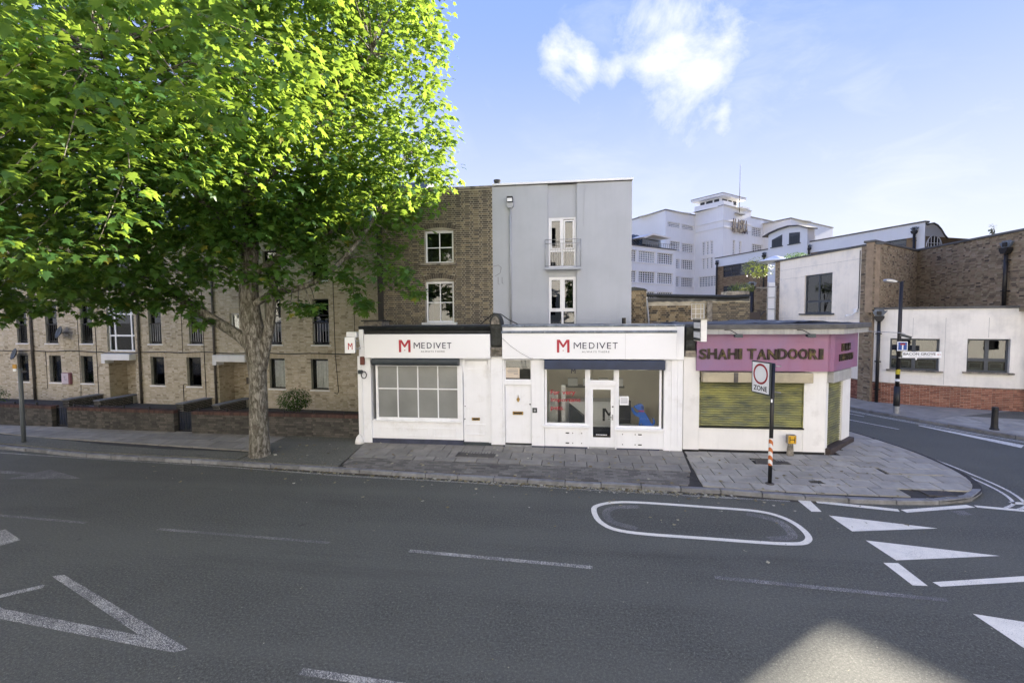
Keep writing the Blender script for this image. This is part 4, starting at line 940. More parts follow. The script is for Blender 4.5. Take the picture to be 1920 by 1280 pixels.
# interior of the shop
rm = MB(); X0, X1, Y0, Y1, Z0, Z1 = -1.15, 3.22, 14.12, 17.0, .26, 2.98
rm.face([(X0, Y1, Z0), (X1, Y1, Z0), (X1, Y1, Z1), (X0, Y1, Z1)]); rm.face([(X0, Y0, Z0), (X0, Y1, Z0), (X0, Y1, Z1), (X0, Y0, Z1)]); rm.face([(X1, Y0, Z0), (X1, Y0, Z1), (X1, Y1, Z1), (X1, Y1, Z0)]); rm.face([(X0, Y0, Z1), (X0, Y1, Z1), (X1, Y1, Z1), (X1, Y0, Z1)])
rm.build('interior_wall', MT['roomwall'], s2, normals=False); box('floor', MT['roomfloor'], s2, X0, X1, 14.1, Y1, .2, Z0)
box('picture_rail', MT['signwhite'], s2, X1 - .03, X1, 14.4, 16.9, 1.95, 2.0)
for k, (y, z, h_, w_) in enumerate(((14.45, 1.55, .35, .3), (14.45, 2.05, .3, .3), (14.95, 1.6, .45, .34), (15.6, 1.62, .5, .36), (16.3, 1.7, .4, .4))):
    ps = MB().box(X1 - .02, X1 - .008, y, y + w_, z, z + h_).build('poster', MT['signwhite'], s2)
    box('poster_print', (MT['greyletter'], MT['beige'], MT['greyletter'])[k % 3], ps, X1 - .024, X1 - .0205, y + .04, y + w_ - .04, z + h_ * .35, z + h_ - .05)
dk = thing('reception_desk', 'white reception desk with dark sloping wing inside the glazed shop', 'desk', (.6, 15.6, .26))
box('front_panel', MT['signwhite'], dk, -.25, 1.9, 15.35, 15.42, .55, 1.35); box('worktop', MT['signwhite'], dk, -.3, 1.95, 15.3, 16.0, 1.35, 1.40); box('plinth', MT['black'], dk, -.25, 1.9, 15.38, 15.9, .26, .55)
mb = MB(); mb.prism([(-.05, .5), (.45, .5), (.45, .95), (-.05, 1.35)], 14.95, 15.3, 'xz'); mb.build('wing', MT['slate'], dk); emblem_parts(dk, 1.05, .75, .42, .42, 15.35, MT['blacktrim'])
rd = thing('stationery_shelf', 'dark shelf with white box files behind the shop reception desk', 'shelf', (.6, 16.7, 1.4)); box('board', MT['black'], rd, -.2, 1.9, 16.6, 16.98, 1.66, 1.72)
for x in (-.1, .45, 1.0, 1.5): box('box_file', MT['signwhite'], rd, x, x + .35, 16.62, 16.9, 1.72, 1.98)
cu = thing('curtain_post', 'white pillar with pale curtain behind the lettered shop window', 'pillar', (-.3, 14.9, .26)); box('post', W, cu, -.30, -.17, 14.9, 15.03, .26, 2.0); curtain(cu, -.75, -.42, .7, 1.75, 15.1, MT['curtain'])
chh = thing('desk_chair', 'black padded chair by the reception desk behind the notice', 'chair', (1.75, 14.85, .26)); box('seat', MT['black'], chh, 1.5, 1.95, 14.65, 15.1, .70, .78, .03); box('backrest', MT['black'], chh, 1.52, 1.93, 15.07, 15.13, .76, 1.5, .03); MB().tube([(1.72, 14.87, .3), (1.72, 14.87, .7)], .03, 8).build('stem', MT['steel'], chh)
for a in range(5): MB().bar((1.72, 14.87, .32), (1.72 + .26 * math.cos(a * 1.257), 14.87 + .26 * math.sin(a * 1.257), .28), .035).build('foot', MT['steel'], chh)
# blue dog figure standing on the inner sill
ds = MB().box(1.40, 2.66, 14.08, 14.40, .80, .885).build('window_board', MT['signwhite'], s2)
dog = thing('dog_figure', 'flat bright blue sitting dog with pink collar and raised paw in the shop window', 'dog figure', (2.2, 14.2, .885))
DP = [(2.045, .888), (2.10, .888), (2.12, 1.0), (2.135, .95), (2.13, .888), (2.44, .888), (2.50, .91), (2.535, .98), (2.53, 1.06), (2.48, 1.13), (2.44, 1.12), (2.475, 1.06), (2.48, .99), (2.45, .945), (2.41, .98), (2.36, 1.09), (2.28, 1.23), (2.205, 1.33), (2.195, 1.40), (2.20, 1.47), (2.17, 1.535), (2.11, 1.562), (2.04, 1.555), (1.985, 1.525), (1.905, 1.485), (1.90, 1.455), (1.95, 1.44), (1.955, 1.41), (2.02, 1.375), (2.06, 1.335), (2.05, 1.30), (2.00, 1.28), (1.94, 1.33), (1.875, 1.44), (1.825, 1.435), (1.84, 1.34), (1.91, 1.22), (1.99, 1.17), (2.06, 1.15), (2.075, 1.05), (2.05, .95)]
MB().prism(DP, 14.16, 14.22, 'xz').build('body', mat('bright_blue_paint', (.02, .15, .70), .4, .12, 5, .05), dog, bevel=.012)
mb = MB(); mb.prism([(2.045, 1.325), (2.205, 1.315), (2.21, 1.36), (2.05, 1.365)], 14.15, 14.23, 'xz'); mb.build('collar', mat('pink_collar', (.55, .05, .25), .5), dog)
mb = MB(); mb.prism([(2.12, 1.42), (2.155, 1.39), (2.185, 1.41), (2.185, 1.49), (2.15, 1.535), (2.125, 1.51)], 14.15, 14.16, 'xz'); mb.build('ear', mat('blue_ear', (.008, .06, .30), .5), dog)
# projecting and small fittings on the shopfronts
hsn = thing('hanging_sign', 'small white projecting box sign with a red M beside the frosted shopfront', 'sign', (-6.9, 13.7, 3.12))
bx = MB(); bx.prism([(-7.06, 13.62), (-6.94, 13.42), (-6.66, 13.50), (-6.74, 13.74), (-6.86, 13.76)], 3.13, 3.62, 'xy'); bx.build('box', MT['signwhite'], hsn)
bars, heart = emblem(0, 0, .135, .20); dvec = Vector((.28, .08, 0)).normalized(); o_ = Vector((-6.94, 13.42, 3.24)) + dvec * .09
mb = MB()
for b in bars: mb.prism(b, -.006, .002, 'xz')
mb.v = [tuple(o_ + dvec * x + Vector((dvec.y, -dvec.x, 0)) * (-y) + Vector((0, 0, z))) for x, y, z in mb.v]; mb.build('emblem', MT['red'], hsn)
[MB().bar((-6.72, 13.66, z), (-6.62, 13.95, z), .03).build('bracket', MT['steel'], hsn) for z in (3.25, 3.5)]; box('light_box', MT['upvc'], hsn, -7.05, -6.72, 13.74, 13.9, 3.60, 3.78)
al = thing('alarm_box', 'faded red-brown alarm box on the end pilaster of the frosted shopfront', 'alarm box', (-6.6, 13.9, 2.72)); box('case', mat('faded_red_plastic', (.13, .04, .03), .5), al, -6.68, -6.54, 13.86, 13.93, 2.72, 2.98, .01)
cc = thing('security_camera', 'black camera with coiled cable on the frosted shopfront pilaster', 'camera', (-6.6, 13.9, 2.45)); MB().tube([(-6.66, 13.93, 2.5), (-6.66, 13.82, 2.5)], .05, 8).build('mount', MT['black'], cc); MB().tube([(-6.56 + .085 * math.cos(t), 13.87, 2.40 + .11 * math.sin(t)) for t in np.linspace(0, 6.28, 16)], .014, 6).build('cable_coil', MT['black'], cc); box('body', MT['slate'], cc, -6.72, -6.6, 13.78, 13.88, 2.44, 2.56, .01)
cc2 = thing('wheel_guard', 'rounded white stone guard at the foot of the shop pilaster', 'kerb guard', (-6.8, 13.8, FZ)); mb = MB(); mb.lathe([(.15, 0), (.14, .1), (.10, .22), (.03, .30), (0, .31)], 14, (-6.76, 13.88, .17)); mb.build('guard', MT['white2'], cc2, smooth=True)

# ------------------------------------------------------------------ corner restaurant
rs = thing('restaurant', 'single-storey corner restaurant with faded pink sign and yellow-green roller shutter', 'restaurant', (5.5, 14.3, FZ))
W2 = MT['white2']
CH0, CH1 = Vector((7.22, 14.0)), Vector((8.72, 15.55)); cd = (CH1 - CH0).normalized(); cn = Vector((cd.y, -cd.x)); CL = (CH1 - CH0).length
def on_ch(u, out, z): p = CH0 + cd * u + cn * out; return (p.x, p.y, z)
box('pilaster', W2, rs, 3.29, 3.74, 13.93, 14.2, .27, 3.02, .006); box('skirting', MT['black'], rs, 3.29, 3.74, 13.92, 14.1, .12, .27)
box('stall_riser', W2, rs, 3.74, 6.62, 13.985, 14.2, .28, .92); box('stall_cap', MT['blacktrim'], rs, 3.74, 6.64, 13.96, 14.1, .92, .965)
box('wall_pier', W2, rs, 6.62, 7.2, 13.97, 14.2, .28, 2.63); box('skirting', MT['black'], rs, 3.74, 7.2, 13.955, 14.1, .12, .28)
sb = box('shutter_box', MT['beige'], rs, 3.78, 6.74, 13.72, 14.0, 2.30, 2.585, .01); box('box_joint', MT['rust'], sb, 4.62, 4.74, 13.715, 13.722, 2.305, 2.58)
for i in range(19):       # curved shutter slats
    z = .965 + i * .0705; mb = MB(); n = 5; pr = [(14.03 - .022 * math.sin(math.pi * k / n), z + .062 * k / n) for k in range(n + 1)]
    for (a, b), (c, d) in zip(pr[:-1], pr[1:]): mb.face([(3.80, a, b), (6.60, a, b), (6.60, c, d), (3.80, c, d)])
    mb.face([(3.80, 14.03, z + .062), (6.60, 14.03, z + .062), (6.60, 14.045, z + .0705), (3.80, 14.045, z + .0705)])
    mb.build('shutter_slat', MT['shutter'], rs, smooth=False, normals=False)
box('shutter_backing', MT['darkroom'], rs, 3.76, 6.62, 14.05, 14.1, .95, 2.4)
for x in (3.745, 6.60): box('shutter_rail', MT['shutter'], rs, x, x + .04, 13.985, 14.06, .95, 2.31)
# chamfered corner with its own shutter
def chbox(name, m, u0, u1, o0, o1, z0, z1, parent=rs, bevel=0.):
    mb = MB(); P = [(CH0 + cd * u + cn * o) for u, o in ((u0, o0), (u1, o0), (u1, o1), (u0, o1))]; mb.prism([(p.x, p.y) for p in P], z0, z1, 'xy'); return mb.build(name, m, parent, bevel=bevel)
chbox('corner_pier', W2, 0.0, .18, -.15, .0, .2, 2.63); chbox('corner_pier', W2, 1.42, CL, -.15, .0, .2, 2.63)
chbox('step', MT['brownstep'], .05, CL, -.3, .14, .12, .38, bevel=.01)
for i in range(26):
    z = .39 + i * .0735; mb = MB()
    for a, b in ((0, .5), (.5, 1)):
        mb.face([on_ch(.18, -.06 + .02 * math.sin(math.pi * a), z + .065 * a), on_ch(1.42, -.06 + .02 * math.sin(math.pi * a), z + .065 * a), on_ch(1.42, -.06 + .02 * math.sin(math.pi * b), z + .065 * b), on_ch(.18, -.06 + .02 * math.sin(math.pi * b), z + .065 * b)])
    mb.build('shutter_slat', MT['shutter'], rs, normals=False)
chbox('shutter_backing', MT['darkroom'], .18, 1.42, -.15, -.09, .38, 2.4); chbox('shutter_box', MT['greyband'], .06, 1.62, -.1, .16, 2.28, 2.60, bevel=.01)
# sign boards
sg = box('sign_board', MT['pink'], rs, 3.63, 7.16, 13.83, 14.0, 2.62, 3.70)
sg2 = MB(); sg2.prism([(7.16, 13.832), (7.20, 13.80)] + [((CH0 + cd * u + cn * .17).x, (CH0 + cd * u + cn * .17).y) for u in (.02, CL - .05)] + [((CH0 + cd * u).x, (CH0 + cd * u).y) for u in (CL - .05, .02)], 2.622, 3.698, 'xy'); sg2 = sg2.build('sign_board', MT['pink'], rs)
WD = dict(S=1.0, H=1.18, A=1.18, I=.56, T=1.1, N=1.18, D=1.15, O=1.15, R=1.12)
for word, x0, x1 in (('SHAHI', 3.68, 4.88), ('TANDOORI', 5.0, 7.03)):
    tot = sum(WD[c] for c in word); x = x0
    for c in word:
        w = (x1 - x0) * WD[c] / tot
        text_on(c, (x + .008, 13.83, 2.965 - (.012 if c in 'SAN' else 0)), (1, 0, 0), w - .026, .30, (0, -1, 0), .05, bold=.03).build('letter', MT['signletter'], sg); x += w
ux = Vector((cd.x, cd.y, 0)); outv = Vector((cn.x, cn.y, 0))
# the two short lines on the corner board are too worn to read: dark blocks of strokes
p0 = CH0 + cn * .172
def strokes(u0, u1, z0, z1, n):
    mb = MB(); w = (u1 - u0) / n
    for i in range(n):
        a = u0 + i * w + w * .08; b = a + w * .72
        for (c, d, e, f) in ((a, a + w * .26, z0, z1), (b - w * .26, b, z0 + (.0 if i % 2 else .02), z1)) : 
            P = [CH0 + cd * c + cn * .172, CH0 + cd * d + cn * .172, CH0 + cd * d + cn * .20, CH0 + cd * c + cn * .20]; mb.prism([(p.x, p.y) for p in P], e, f, 'xy')
        zz = z0 + (z1 - z0) * (.45 if i % 3 else .8); P = [CH0 + cd * (a + w * .26) + cn * .172, CH0 + cd * (b - w * .26) + cn * .172, CH0 + cd * (b - w * .26) + cn * .199, CH0 + cd * (a + w * .26) + cn * .199]; mb.prism([(p.x, p.y) for p in P], zz - .03, zz + .03, 'xy')
    return mb.build('worn_lettering', MT['signletter'], sg2)
strokes(.55, 1.38, 3.16, 3.38, 3); strokes(.38, 1.62, 2.88, 3.08, 7)
# roof with overhang
RP = [(3.55, 13.62), (7.42, 13.50), (9.15, 15.35), (8.45, 18.8), (3.55, 18.8)]
MB().prism(RP, 3.83, 3.96, 'xy').build('roof', MT['tarnish'], rs, bevel=.01)
RP2 = [(3.62, 13.66), (7.40, 13.56), (9.08, 15.37), (8.4, 18.7), (3.62, 18.7)]
MB().prism(RP2, 3.68, 3.83, 'xy').build('soffit_board', MT['greyband'], rs)
fm_ = MB(); rr = random.Random(4); NX, NY = 26, 8
G = [[(3.9 + (8.3 - 3.9) * i / NX - .12 * j, 14.4 + 4.2 * j / NY, 3.962 + abs(rr.gauss(0, .02)) + .07 * math.exp(-((i - 19) / 4) ** 2) * (.6 + .4 * rr.random())) for i in range(NX + 1)] for j in range(NY + 1)]
for j in range(NY):
    for i in range(NX): fm_.face([G[j][i], G[j][i + 1], G[j + 1][i + 1], G[j + 1][i]])
fm_.build('roof_sheeting', MT['felt'], rs, smooth=True)
body = MB(); body.prism([(3.3, 14.2), (7.1, 14.2), (8.55, 15.65), (7.85, 18.6), (3.3, 18.6)], .1, 3.66, 'xy'); body.build('wall', W2, rs)
sw = MB(); sw.prism([(8.55, 15.57), (8.72, 15.55), (8.0, 18.7), (7.83, 18.66)], .1, 3.66, 'xy'); sw.build('side_wall', W2, rs)
for x, lab in ((4.6, 'small black floodlight on an arm over the word SHAHI'), (6.47, 'small black floodlight on an arm over the word TANDOORI')):
    l = thing('sign_light', lab, 'light', (x, 13.6, 3.7), group='floodlights over the pink sign')
    MB().tube([(x - .28, 13.66, 3.80), (x - .18, 13.45, 3.80), (x - .02, 13.36, 3.69)], .012, 6).build('arm', MT['black'], l); mb = MB(); mb.prism([(13.30, 3.60), (13.44, 3.62), (13.46, 3.68), (13.32, 3.70)], x - .10, x + .10, 'yz'); mb.build('head', MT['slate'], l)
    MB().face([(x - .085, 13.303, 3.602), (x + .085, 13.303, 3.602), (x + .085, 13.436, 3.6185), (x - .085, 13.436, 3.6185)]).build('lens', MT['signwhite'], l).location.z = -.004
ca = thing('wall_bracket_lamp', 'small lamp on a long thin arm at the restaurant roof corner', 'lamp', (9.0, 15.3, 3.7)); MB().tube([(9.0, 15.3, 3.70), (9.75, 15.0, 3.66), (9.85, 14.97, 3.62)], .012, 6).build('arm', MT['steel'], ca); MB().bar((9.75, 15.0, 3.60), (9.98, 14.92, 3.52), .07).build('head', MT['slate'], ca)
# box sign at right angles to the wall, console beneath
ps = thing('projecting_sign', 'weathered black and white light-box sign sticking out by the pink sign', 'sign', (3.6, 13.5, 3.5))
MB().box(3.52, 3.68, 13.05, 13.80, 3.50, 4.10).build('case', MT['white2'], ps, bevel=.008); MB().box(3.50, 3.70, 13.02, 13.83, 4.10, 4.13).build('lid', MT['beige'], ps)
for z0, z1, m in ((3.52, 3.58, 'black'), (3.58, 3.78, 'greyband'), (3.78, 3.85, 'black'), (3.85, 4.03, 'greyband'), (4.03, 4.09, 'black')): MB().box(3.514, 3.52, 13.07, 13.78, z0, z1).build('face_strip', MT[m], ps)
for z in (3.60, 3.87):
    mb = MB(); [mb.box(3.508, 3.514, 13.13 + i * .09, 13.13 + i * .09 + .05, z, z + .15) for i in range(7)]; mb.build('worn_lettering', MT['signwhite'], ps)
MB().bar((3.60, 13.78, 3.85), (3.60, 14.0, 3.85), .04).build('bracket', MT['black'], ps)
cs2 = thing('shop_console', 'weathered stone console beneath the projecting light-box sign', 'console', (3.48, 14, 3.02))
box('stone_cap', MT['stone'], cs2, 3.30, 3.66, 13.86, 14.2, 3.025, 3.10, .01); box('stone_cap', MT['stone'], cs2, 3.33, 3.63, 13.90, 14.2, 3.10, 3.20, .01); b_ = MB(); b_.prism([(14.2, 3.2), (13.95, 3.2), (13.86, 3.35), (13.92, 3.5), (13.84, 3.7), (13.82, 3.9), (14.2, 3.9)], 3.34, 3.60, 'yz'); b_.build('bracket', MT['soot'], cs2, bevel=.012)

# ------------------------------------------------------------------ flats behind the low wall
A0 = (-15.0, 19.0, 0); AR = R(-4.5)
fl_ = thing('apartment_block', 'three-storey buff brick apartment block with dark windows and white door canopies', 'apartment block', A0, AR, local=True)
GW = [(-13.19, -12.45), (-11.07, -10.30), (-9.06, -8.30), (-4.84, -4.05), (-2.78, -1.99), (1.64, 2.44), (3.74, 4.58)]
FW = [(-13.09, -12.41), (-11.18, -10.42), (-8.95, -8.22), (-4.85, -4.12), (-2.57, -1.84), (1.50, 2.33), (3.87, 4.68)]
SX0, SX1 = -17.0, 7.75
HOL = [(a, b, 1.10, 2.46) for a, b in GW] + [(a, b, 3.07, 5.06) for a, b in FW] + [(a, b, 5.85, 7.2) for a, b in FW]
HOL += [(-7.34, -5.72, .1, 2.30), (-1.03, .62, .1, 2.30), (-7.33, -5.70, 2.70, 5.0), (-.33, .16, 3.53, 4.48), (-7.2, -5.8, 5.7, 7.3)]
wl_ = wall_holes(SX0, SX1, .05, 8.2, 0., HOL, .24)
mbx = wl_; mbx.box(SX0, SX1, .5, 9, .1, 8.15, skip=('f', 't'))
mbx.face([(SX1, 0, .05), (SX1, .5, .05), (SX1, .5, 8.2), (SX1, 0, 8.2)])
aw = mbx.build('wall', MT['mortar'], fl_, normals=False)
bk = lay_bricks(SX0, SX1, .08, 8.2, [(a - .002, b + .002, c, d + (.225 if 1.0 < c < 4 and b - a < 1 else 0)) for a, b, c, d in HOL], seed=33)
bricks_to(aw, MT['brick_buff'], bk, 0., .006, 300, key=lambda b: b[0] > -9 and b[3] < 3.2 and not (-1.3 < b[0] < 1.3))
# soldier courses over the windows
so = MB(); rr = random.Random(9)
for a, b, c, d in HOL:
    if 1.0 < c < 4 and b - a < 1:
        n = max(3, int((b - a) / .075)); 
        for i in range(n): x = a + (b - a) * i / n; so.box(x + .004, x + (b - a) / n - .004, -.006, .01, d + .004, d + .222, r=rr.random() * .5 + .1, skip=('k',))
so.build('soldier_course', MT['brick_buff'], aw, kind='stuff', normals=False)
DK = MT['blacktrim']
for i, (a, b) in enumerate(GW):
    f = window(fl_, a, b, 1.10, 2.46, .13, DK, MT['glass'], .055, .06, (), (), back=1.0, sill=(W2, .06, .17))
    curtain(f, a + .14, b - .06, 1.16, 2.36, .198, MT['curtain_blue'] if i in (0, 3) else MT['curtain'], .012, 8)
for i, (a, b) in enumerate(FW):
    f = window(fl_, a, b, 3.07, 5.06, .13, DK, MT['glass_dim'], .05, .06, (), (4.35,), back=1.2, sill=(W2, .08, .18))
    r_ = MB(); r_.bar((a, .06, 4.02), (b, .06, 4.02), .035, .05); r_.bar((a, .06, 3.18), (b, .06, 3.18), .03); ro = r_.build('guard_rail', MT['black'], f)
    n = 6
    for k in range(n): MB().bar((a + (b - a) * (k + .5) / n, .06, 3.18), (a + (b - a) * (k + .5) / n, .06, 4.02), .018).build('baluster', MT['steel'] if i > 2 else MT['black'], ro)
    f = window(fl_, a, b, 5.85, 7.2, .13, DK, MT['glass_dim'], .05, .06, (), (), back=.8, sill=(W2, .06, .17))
f = window(fl_, -7.33, -5.70, 2.70, 5.0, .10, MT['upvc'], MT['glass_dim'], .06, .07, (-6.97, -5.98), (3.46, 4.5), .08, back=1.4)
f = window(fl_, -.33, .16, 3.53, 4.48, .10, MT['upvc'], MT['glass_dim'], .06, .07, back=1.0, sill=(W2, .05, .12))
f = window(fl_, -7.2, -5.8, 5.7, 7.3, .10, MT['upvc'], MT['glass_dim'], .06, .07, (-6.5,), (), .06, back=1.0)
for e0, e1, d0, d1 in ((-7.34, -5.72, -6.16, -5.73), (-1.03, .62, .08, .60)):
    en = MB(); D = .95     # recessed porch
    en.face([(e0, 0, .1), (e0, D, .1), (e0, D, 2.3), (e0, 0, 2.3)]); en.face([(e1, 0, .1), (e1, 0, 2.3), (e1, D, 2.3), (e1, D, .1)]); en.face([(e0, 0, 2.3), (e0, D, 2.3), (e1, D, 2.3), (e1, 0, 2.3)]); en.face([(e0, D, .1), (e1, D, .1), (e1, D, 2.3), (e0, D, 2.3)])
    po = en.build('porch', MT['mortar'], fl_, normals=False)
    bb = lay_bricks(e0, d0 - .14, .12, 2.28, [], seed=5); q = MB()
    for b in bb: q.box(b[0], b[1], D - .1, D, b[2], b[3], r=b[4], skip=('k',))
    bb = lay_bricks(0, D - .1, .12, 2.28, [], seed=6)
    for b in bb: q.box(e0, e0 + .012, b[0], b[1], b[2], b[3], r=b[4] * .6, skip=('l',))
    q.build('brickwork', MT['brick_buff'], po, kind='stuff', normals=False)
    box('door_frame', MT['black'], po, d0 - .14, d0, D - .16, D - .02, .1, 2.3)
    dd = box('door', MT['green_door'], po, d0, e1, D - .14, D - .09, .2, 2.07); box('fanlight', MT['glass_dim'], po, d0, e1, D - .14, D - .12, 2.1, 2.3)
    for k in range(4): box('pane', MT['darkroom'], dd, d0 + .06 + k * .10, d0 + .12 + k * .10, D - .146, D - .139, 1.45, 1.95)
    box('entry_panel', MT['rust'], po, d0 - .40, d0 - .28, D - .125, D - .10, 1.15, 1.45)
    cn_ = MB(); cn_.box(e0 - .02, e1 + .04, -.32, .1, 2.30, 2.60); cn_.box(e0 - .02, e0 + .20, -.32, .1, 2.14, 2.298); cn_.build('canopy', MT['white2'], fl_, bevel=.008)
    for x0_, x1_, yy in ((e0 - .75, e0 - .40, -1.5), (e1 - .55, e1 - .2, -1.5)):    # flanking dwarf walls
        w_ = MB(); w_.box(x0_, x1_, -1.5, .35 if x0_ > e0 else -.01, .12, .56); dw = w_.build('dwarf_wall', MT['mortar'], fl_)
        q = MB(); [q.box(b[0], b[1], -1.508, -1.49, b[2], b[3], r=b[4] * .6, skip=('k',)) for b in lay_bricks(x0_, x1_, .13, .55, [], seed=8)]; [q.box(x1_ - .01, x1_ + .008, -1.5 + b[0], -1.5 + b[1], b[2], b[3], r=b[4] * .4, skip=('l',)) for b in lay_bricks(0, 1.45, .13, .55, [], seed=12)]; q.build('brickwork', MT['brick_wallgrey'], dw, kind='stuff', normals=False)
        MB().box(x0_ - .03, x1_ + .03, -1.54, .30 if x0_ > e0 else -.012, .56, .61).build('capstone', MT['kerb'], dw, bevel=.008)
    MB().box(e0, e1, -1.2, .9, .1, .2).build('porch_step', MT['kerb'], po)
for s_, z0, z1, r_ in ((-12.03, .1, 8.1, .06), (-5.38, .1, 8.1, .055), (-1.15, .1, 8.1, .05)):
    p = MB(); p.tube([(s_, -.075, z0), (s_, -.075, z1)], r_, 8); po = p.build('drainpipe', MT['rust'], fl_, smooth=True)
    for z in (1.3, 2.9, 4.5, 6.1): box('pipe_clip', MT['rust'], po, s_ - r_ - .03, s_ + r_ + .03, -.09, -.0, z, z + .04)
for pts, r_ in (([(-8.02, -.02, .6), (-8.02, -.02, 4.6)], .012), ([(-11.4, -.02, .75), (-11.25, -.02, .78), (-11.25, -.02, 2.66)], .012), ([(-3.0, -.02, .2), (-3.0, -.02, 1.15), (-2.9, -.05, 1.2), (-2.8, -.03, 1.2)], .014), ([(-9.15, -.02, .3), (-9.1, -.02, 1.0), (-9.1, -.02, 4.6)], .01), ([(-1.75, -.02, .25), (-1.78, -.02, 5.5)], .012), ([(4.86, -.02, 1.0), (5.0, -.02, .95), (5.06, -.02, 1.05), (4.95, -.02, 2.7), (4.93, -.02, 6.0)], .014), ([(5.9, -.02, 2.7), (5.9, -.02, 6.3)], .01), ([(-2.95, -.02, 2.7), (-2.95, -.02, 5.2)], .01)):
    p = MB(); p.tube(pts, r_, 5); p.build('wall_cable', MT['black'], fl_)
p = MB(); cp = []
for i in range(60):
    s_ = -16.9 + i * (22.6 / 59); z = 2.70 - .02 * math.sin(i * .9) - .025 * abs(math.sin(i * .33)); yy = -.03
    if -7.45 < s_ < -5.6: z -= .06; yy = -.1
    cp.append((s_, yy, z))
p.tube(cp, .022, 6); p.build('main_cable', MT['black'], fl_)
mt = MB(); mt.box(-10.13, -9.63, -.14, 0, 1.05, 1.62); mo = mt.build('meter_box', mat('faded_maroon_box', (.22, .09, .11), .5), fl_, bevel=.02); box('meter_door', mat('pale_pink_cover', (.58, .50, .53), .5), mo, -10.12, -9.70, -.15, -.141, 1.07, 1.60); q = MB(); q.box(-9.98, -9.86, -.153, -.15, 1.42, 1.44); q.box(-9.93, -9.915, -.153, -.15, 1.28, 1.44); q.box(-9.93, -9.80, -.153, -.15, 1.27, 1.285); q.box(-9.84, -9.825, -.153, -.15, 1.27, 1.36); q.build('mark', MT['greyletter'], mo)
# eaves and slate roof
rf = MB(); rf.prism([(-.45, 8.08), (-.45, 8.18), (4.5, 11.1), (9.4, 8.18), (9.4, 8.08)], SX0 - .2, SX1 + .05, 'yz'); ro = rf.build('roof', MT['slate_roof'], fl_); MB().tube([(SX0 - .2, -.5, 8.12), (SX1, -.5, 8.12)], .06, 8).build('gutter', MT['rust'], ro)
# satellite dishes
def fl_world(s_, y, z): c, s = math.cos(AR), math.sin(AR); return (A0[0] + s_ * c - y * s, A0[1] + s_ * s + y * c, z)
for s_, z, lab in ((-9.75, 3.62, 'dark satellite dish under a first-floor window of the brick flats'), (-12.75, 2.52, 'dark satellite dish beside the thick drainpipe of the brick flats')):
    d = thing('satellite_dish', lab, 'satellite dish', fl_world(s_, -.3, z)); d.rotation_euler = (0, 0, R(-25)); INV.pop(d.name, None)
    mb = MB(); prof = [(.02, .0), (.14, .015), (.26, .05), (.36, .10), (.35, .105), (.25, .06), (.12, .025), (.02, .02)]; mb.lathe(prof, 20); o = mb.build('dish', MT['slate'], d, smooth=True); o.rotation_euler = (R(72), 0, 0); o.scale = (1.1, .85, 1)
    mb = MB(); mb.tube([(0, .0, 0), (.25, .22, 0), (.38, .32, 0)], .018, 6); mb.build('mount', MT['black'], d); mb = MB(); mb.tube([(0, -.05, -.25), (.0, -.30, -.12)], .010, 6); mb.build('feed_arm', MT['black'], d)

# ------------------------------------------------------------------ low garden wall, gates
def garden_wall(p, q, label, pier_l, pier_r):
    p, q = Vector(p), Vector(q); d = (q - p); L = d.length; ang = math.atan2(d.y, d.x)
    t = thing('garden_wall', label, 'wall', (p.x, p.y, .1), ang, local=True)
    body = MB().box(0, L, 0, .24, 0, .76).build('wall_body', MT['soot'], t)
    m = MB(); [m.box(b[0], b[1], -.006, .01, b[2], b[3], r=b[4], skip=('k',)) for b in lay_bricks(0, L, .02, .75, [], seed=int(L * 10))]
    [m.box(L - .01, L + .006, b[0], b[1], b[2], b[3], r=b[4], skip=('l',)) for b in lay_bricks(0, .24, .02, .75, [], seed=4)]
    m.build('brickwork', MT['brick_wallgrey'], body, kind='stuff', normals=False)
    m = MB(); n = int(L / .075); rr = random.Random(2)
    for i in range(n): x = i * L / n; m.box(x + .004, x + L / n - .004, -.012 + rr.gauss(0, .002), .252, .76, .87 + rr.gauss(0, .002), r=rr.random() * .98 + .01)
    m.build('coping_brickwork', MT['brick_coping'], t, kind='stuff', normals=False)
    m = MB(); m.tube([(.1, .12, .93), (L - .1, .12, .93)], .012, 6); r = m.build('top_rail', MT['black'], t)
    for i in range(int(L / 1.1) + 1): x = .2 + i * 1.1; (MB().lathe([(.035, -.06), (.035, .02), (.02, .045), (0, .05)], 8, (x, .12, .93)).build('rail_stud', MT['black'], r) if x < L - .1 else None)
    return t
garden_wall((-30.5, 15.70), (-19.53, 14.88), 'grimy low garden wall behind the slim grey pole', 0, 1)
garden_wall((-18.70, 14.76), (-14.07, 14.56), 'grimy low garden wall with red coping between the two black gates', 1, 1)
garden_wall((-13.31, 14.50), (-6.86, 14.42), 'low garden wall with red coping ending at the white shopfront', 1, 0)
for p, q, lab in (((-19.48, 15.02), (-18.75, 14.92), 'black barred garden gate near the slim grey pole'), ((-14.02, 14.72), (-13.36, 14.66), 'black barred garden gate near the plane tree')):
    p, q = Vector(p), Vector(q); d = q - p; g_ = thing('garden_gate', lab, 'gate', (p.x, p.y, .12), math.atan2(d.y, d.x), local=True); L = d.length
    m = MB(); m.bar((0, 0, .78), (L, 0, .78), .03); m.bar((0, 0, .12), (L, 0, .12), .03); m.bar((0, 0, .05), (0, 0, .85), .03); m.bar((L, 0, .05), (L, 0, .85), .03); m.build('frame', MT['black'], g_)
    for i in range(1, 6): MB().bar((L * i / 6, 0, .12), (L * i / 6, 0, .80), .014).build('bar', MT['black'], g_)

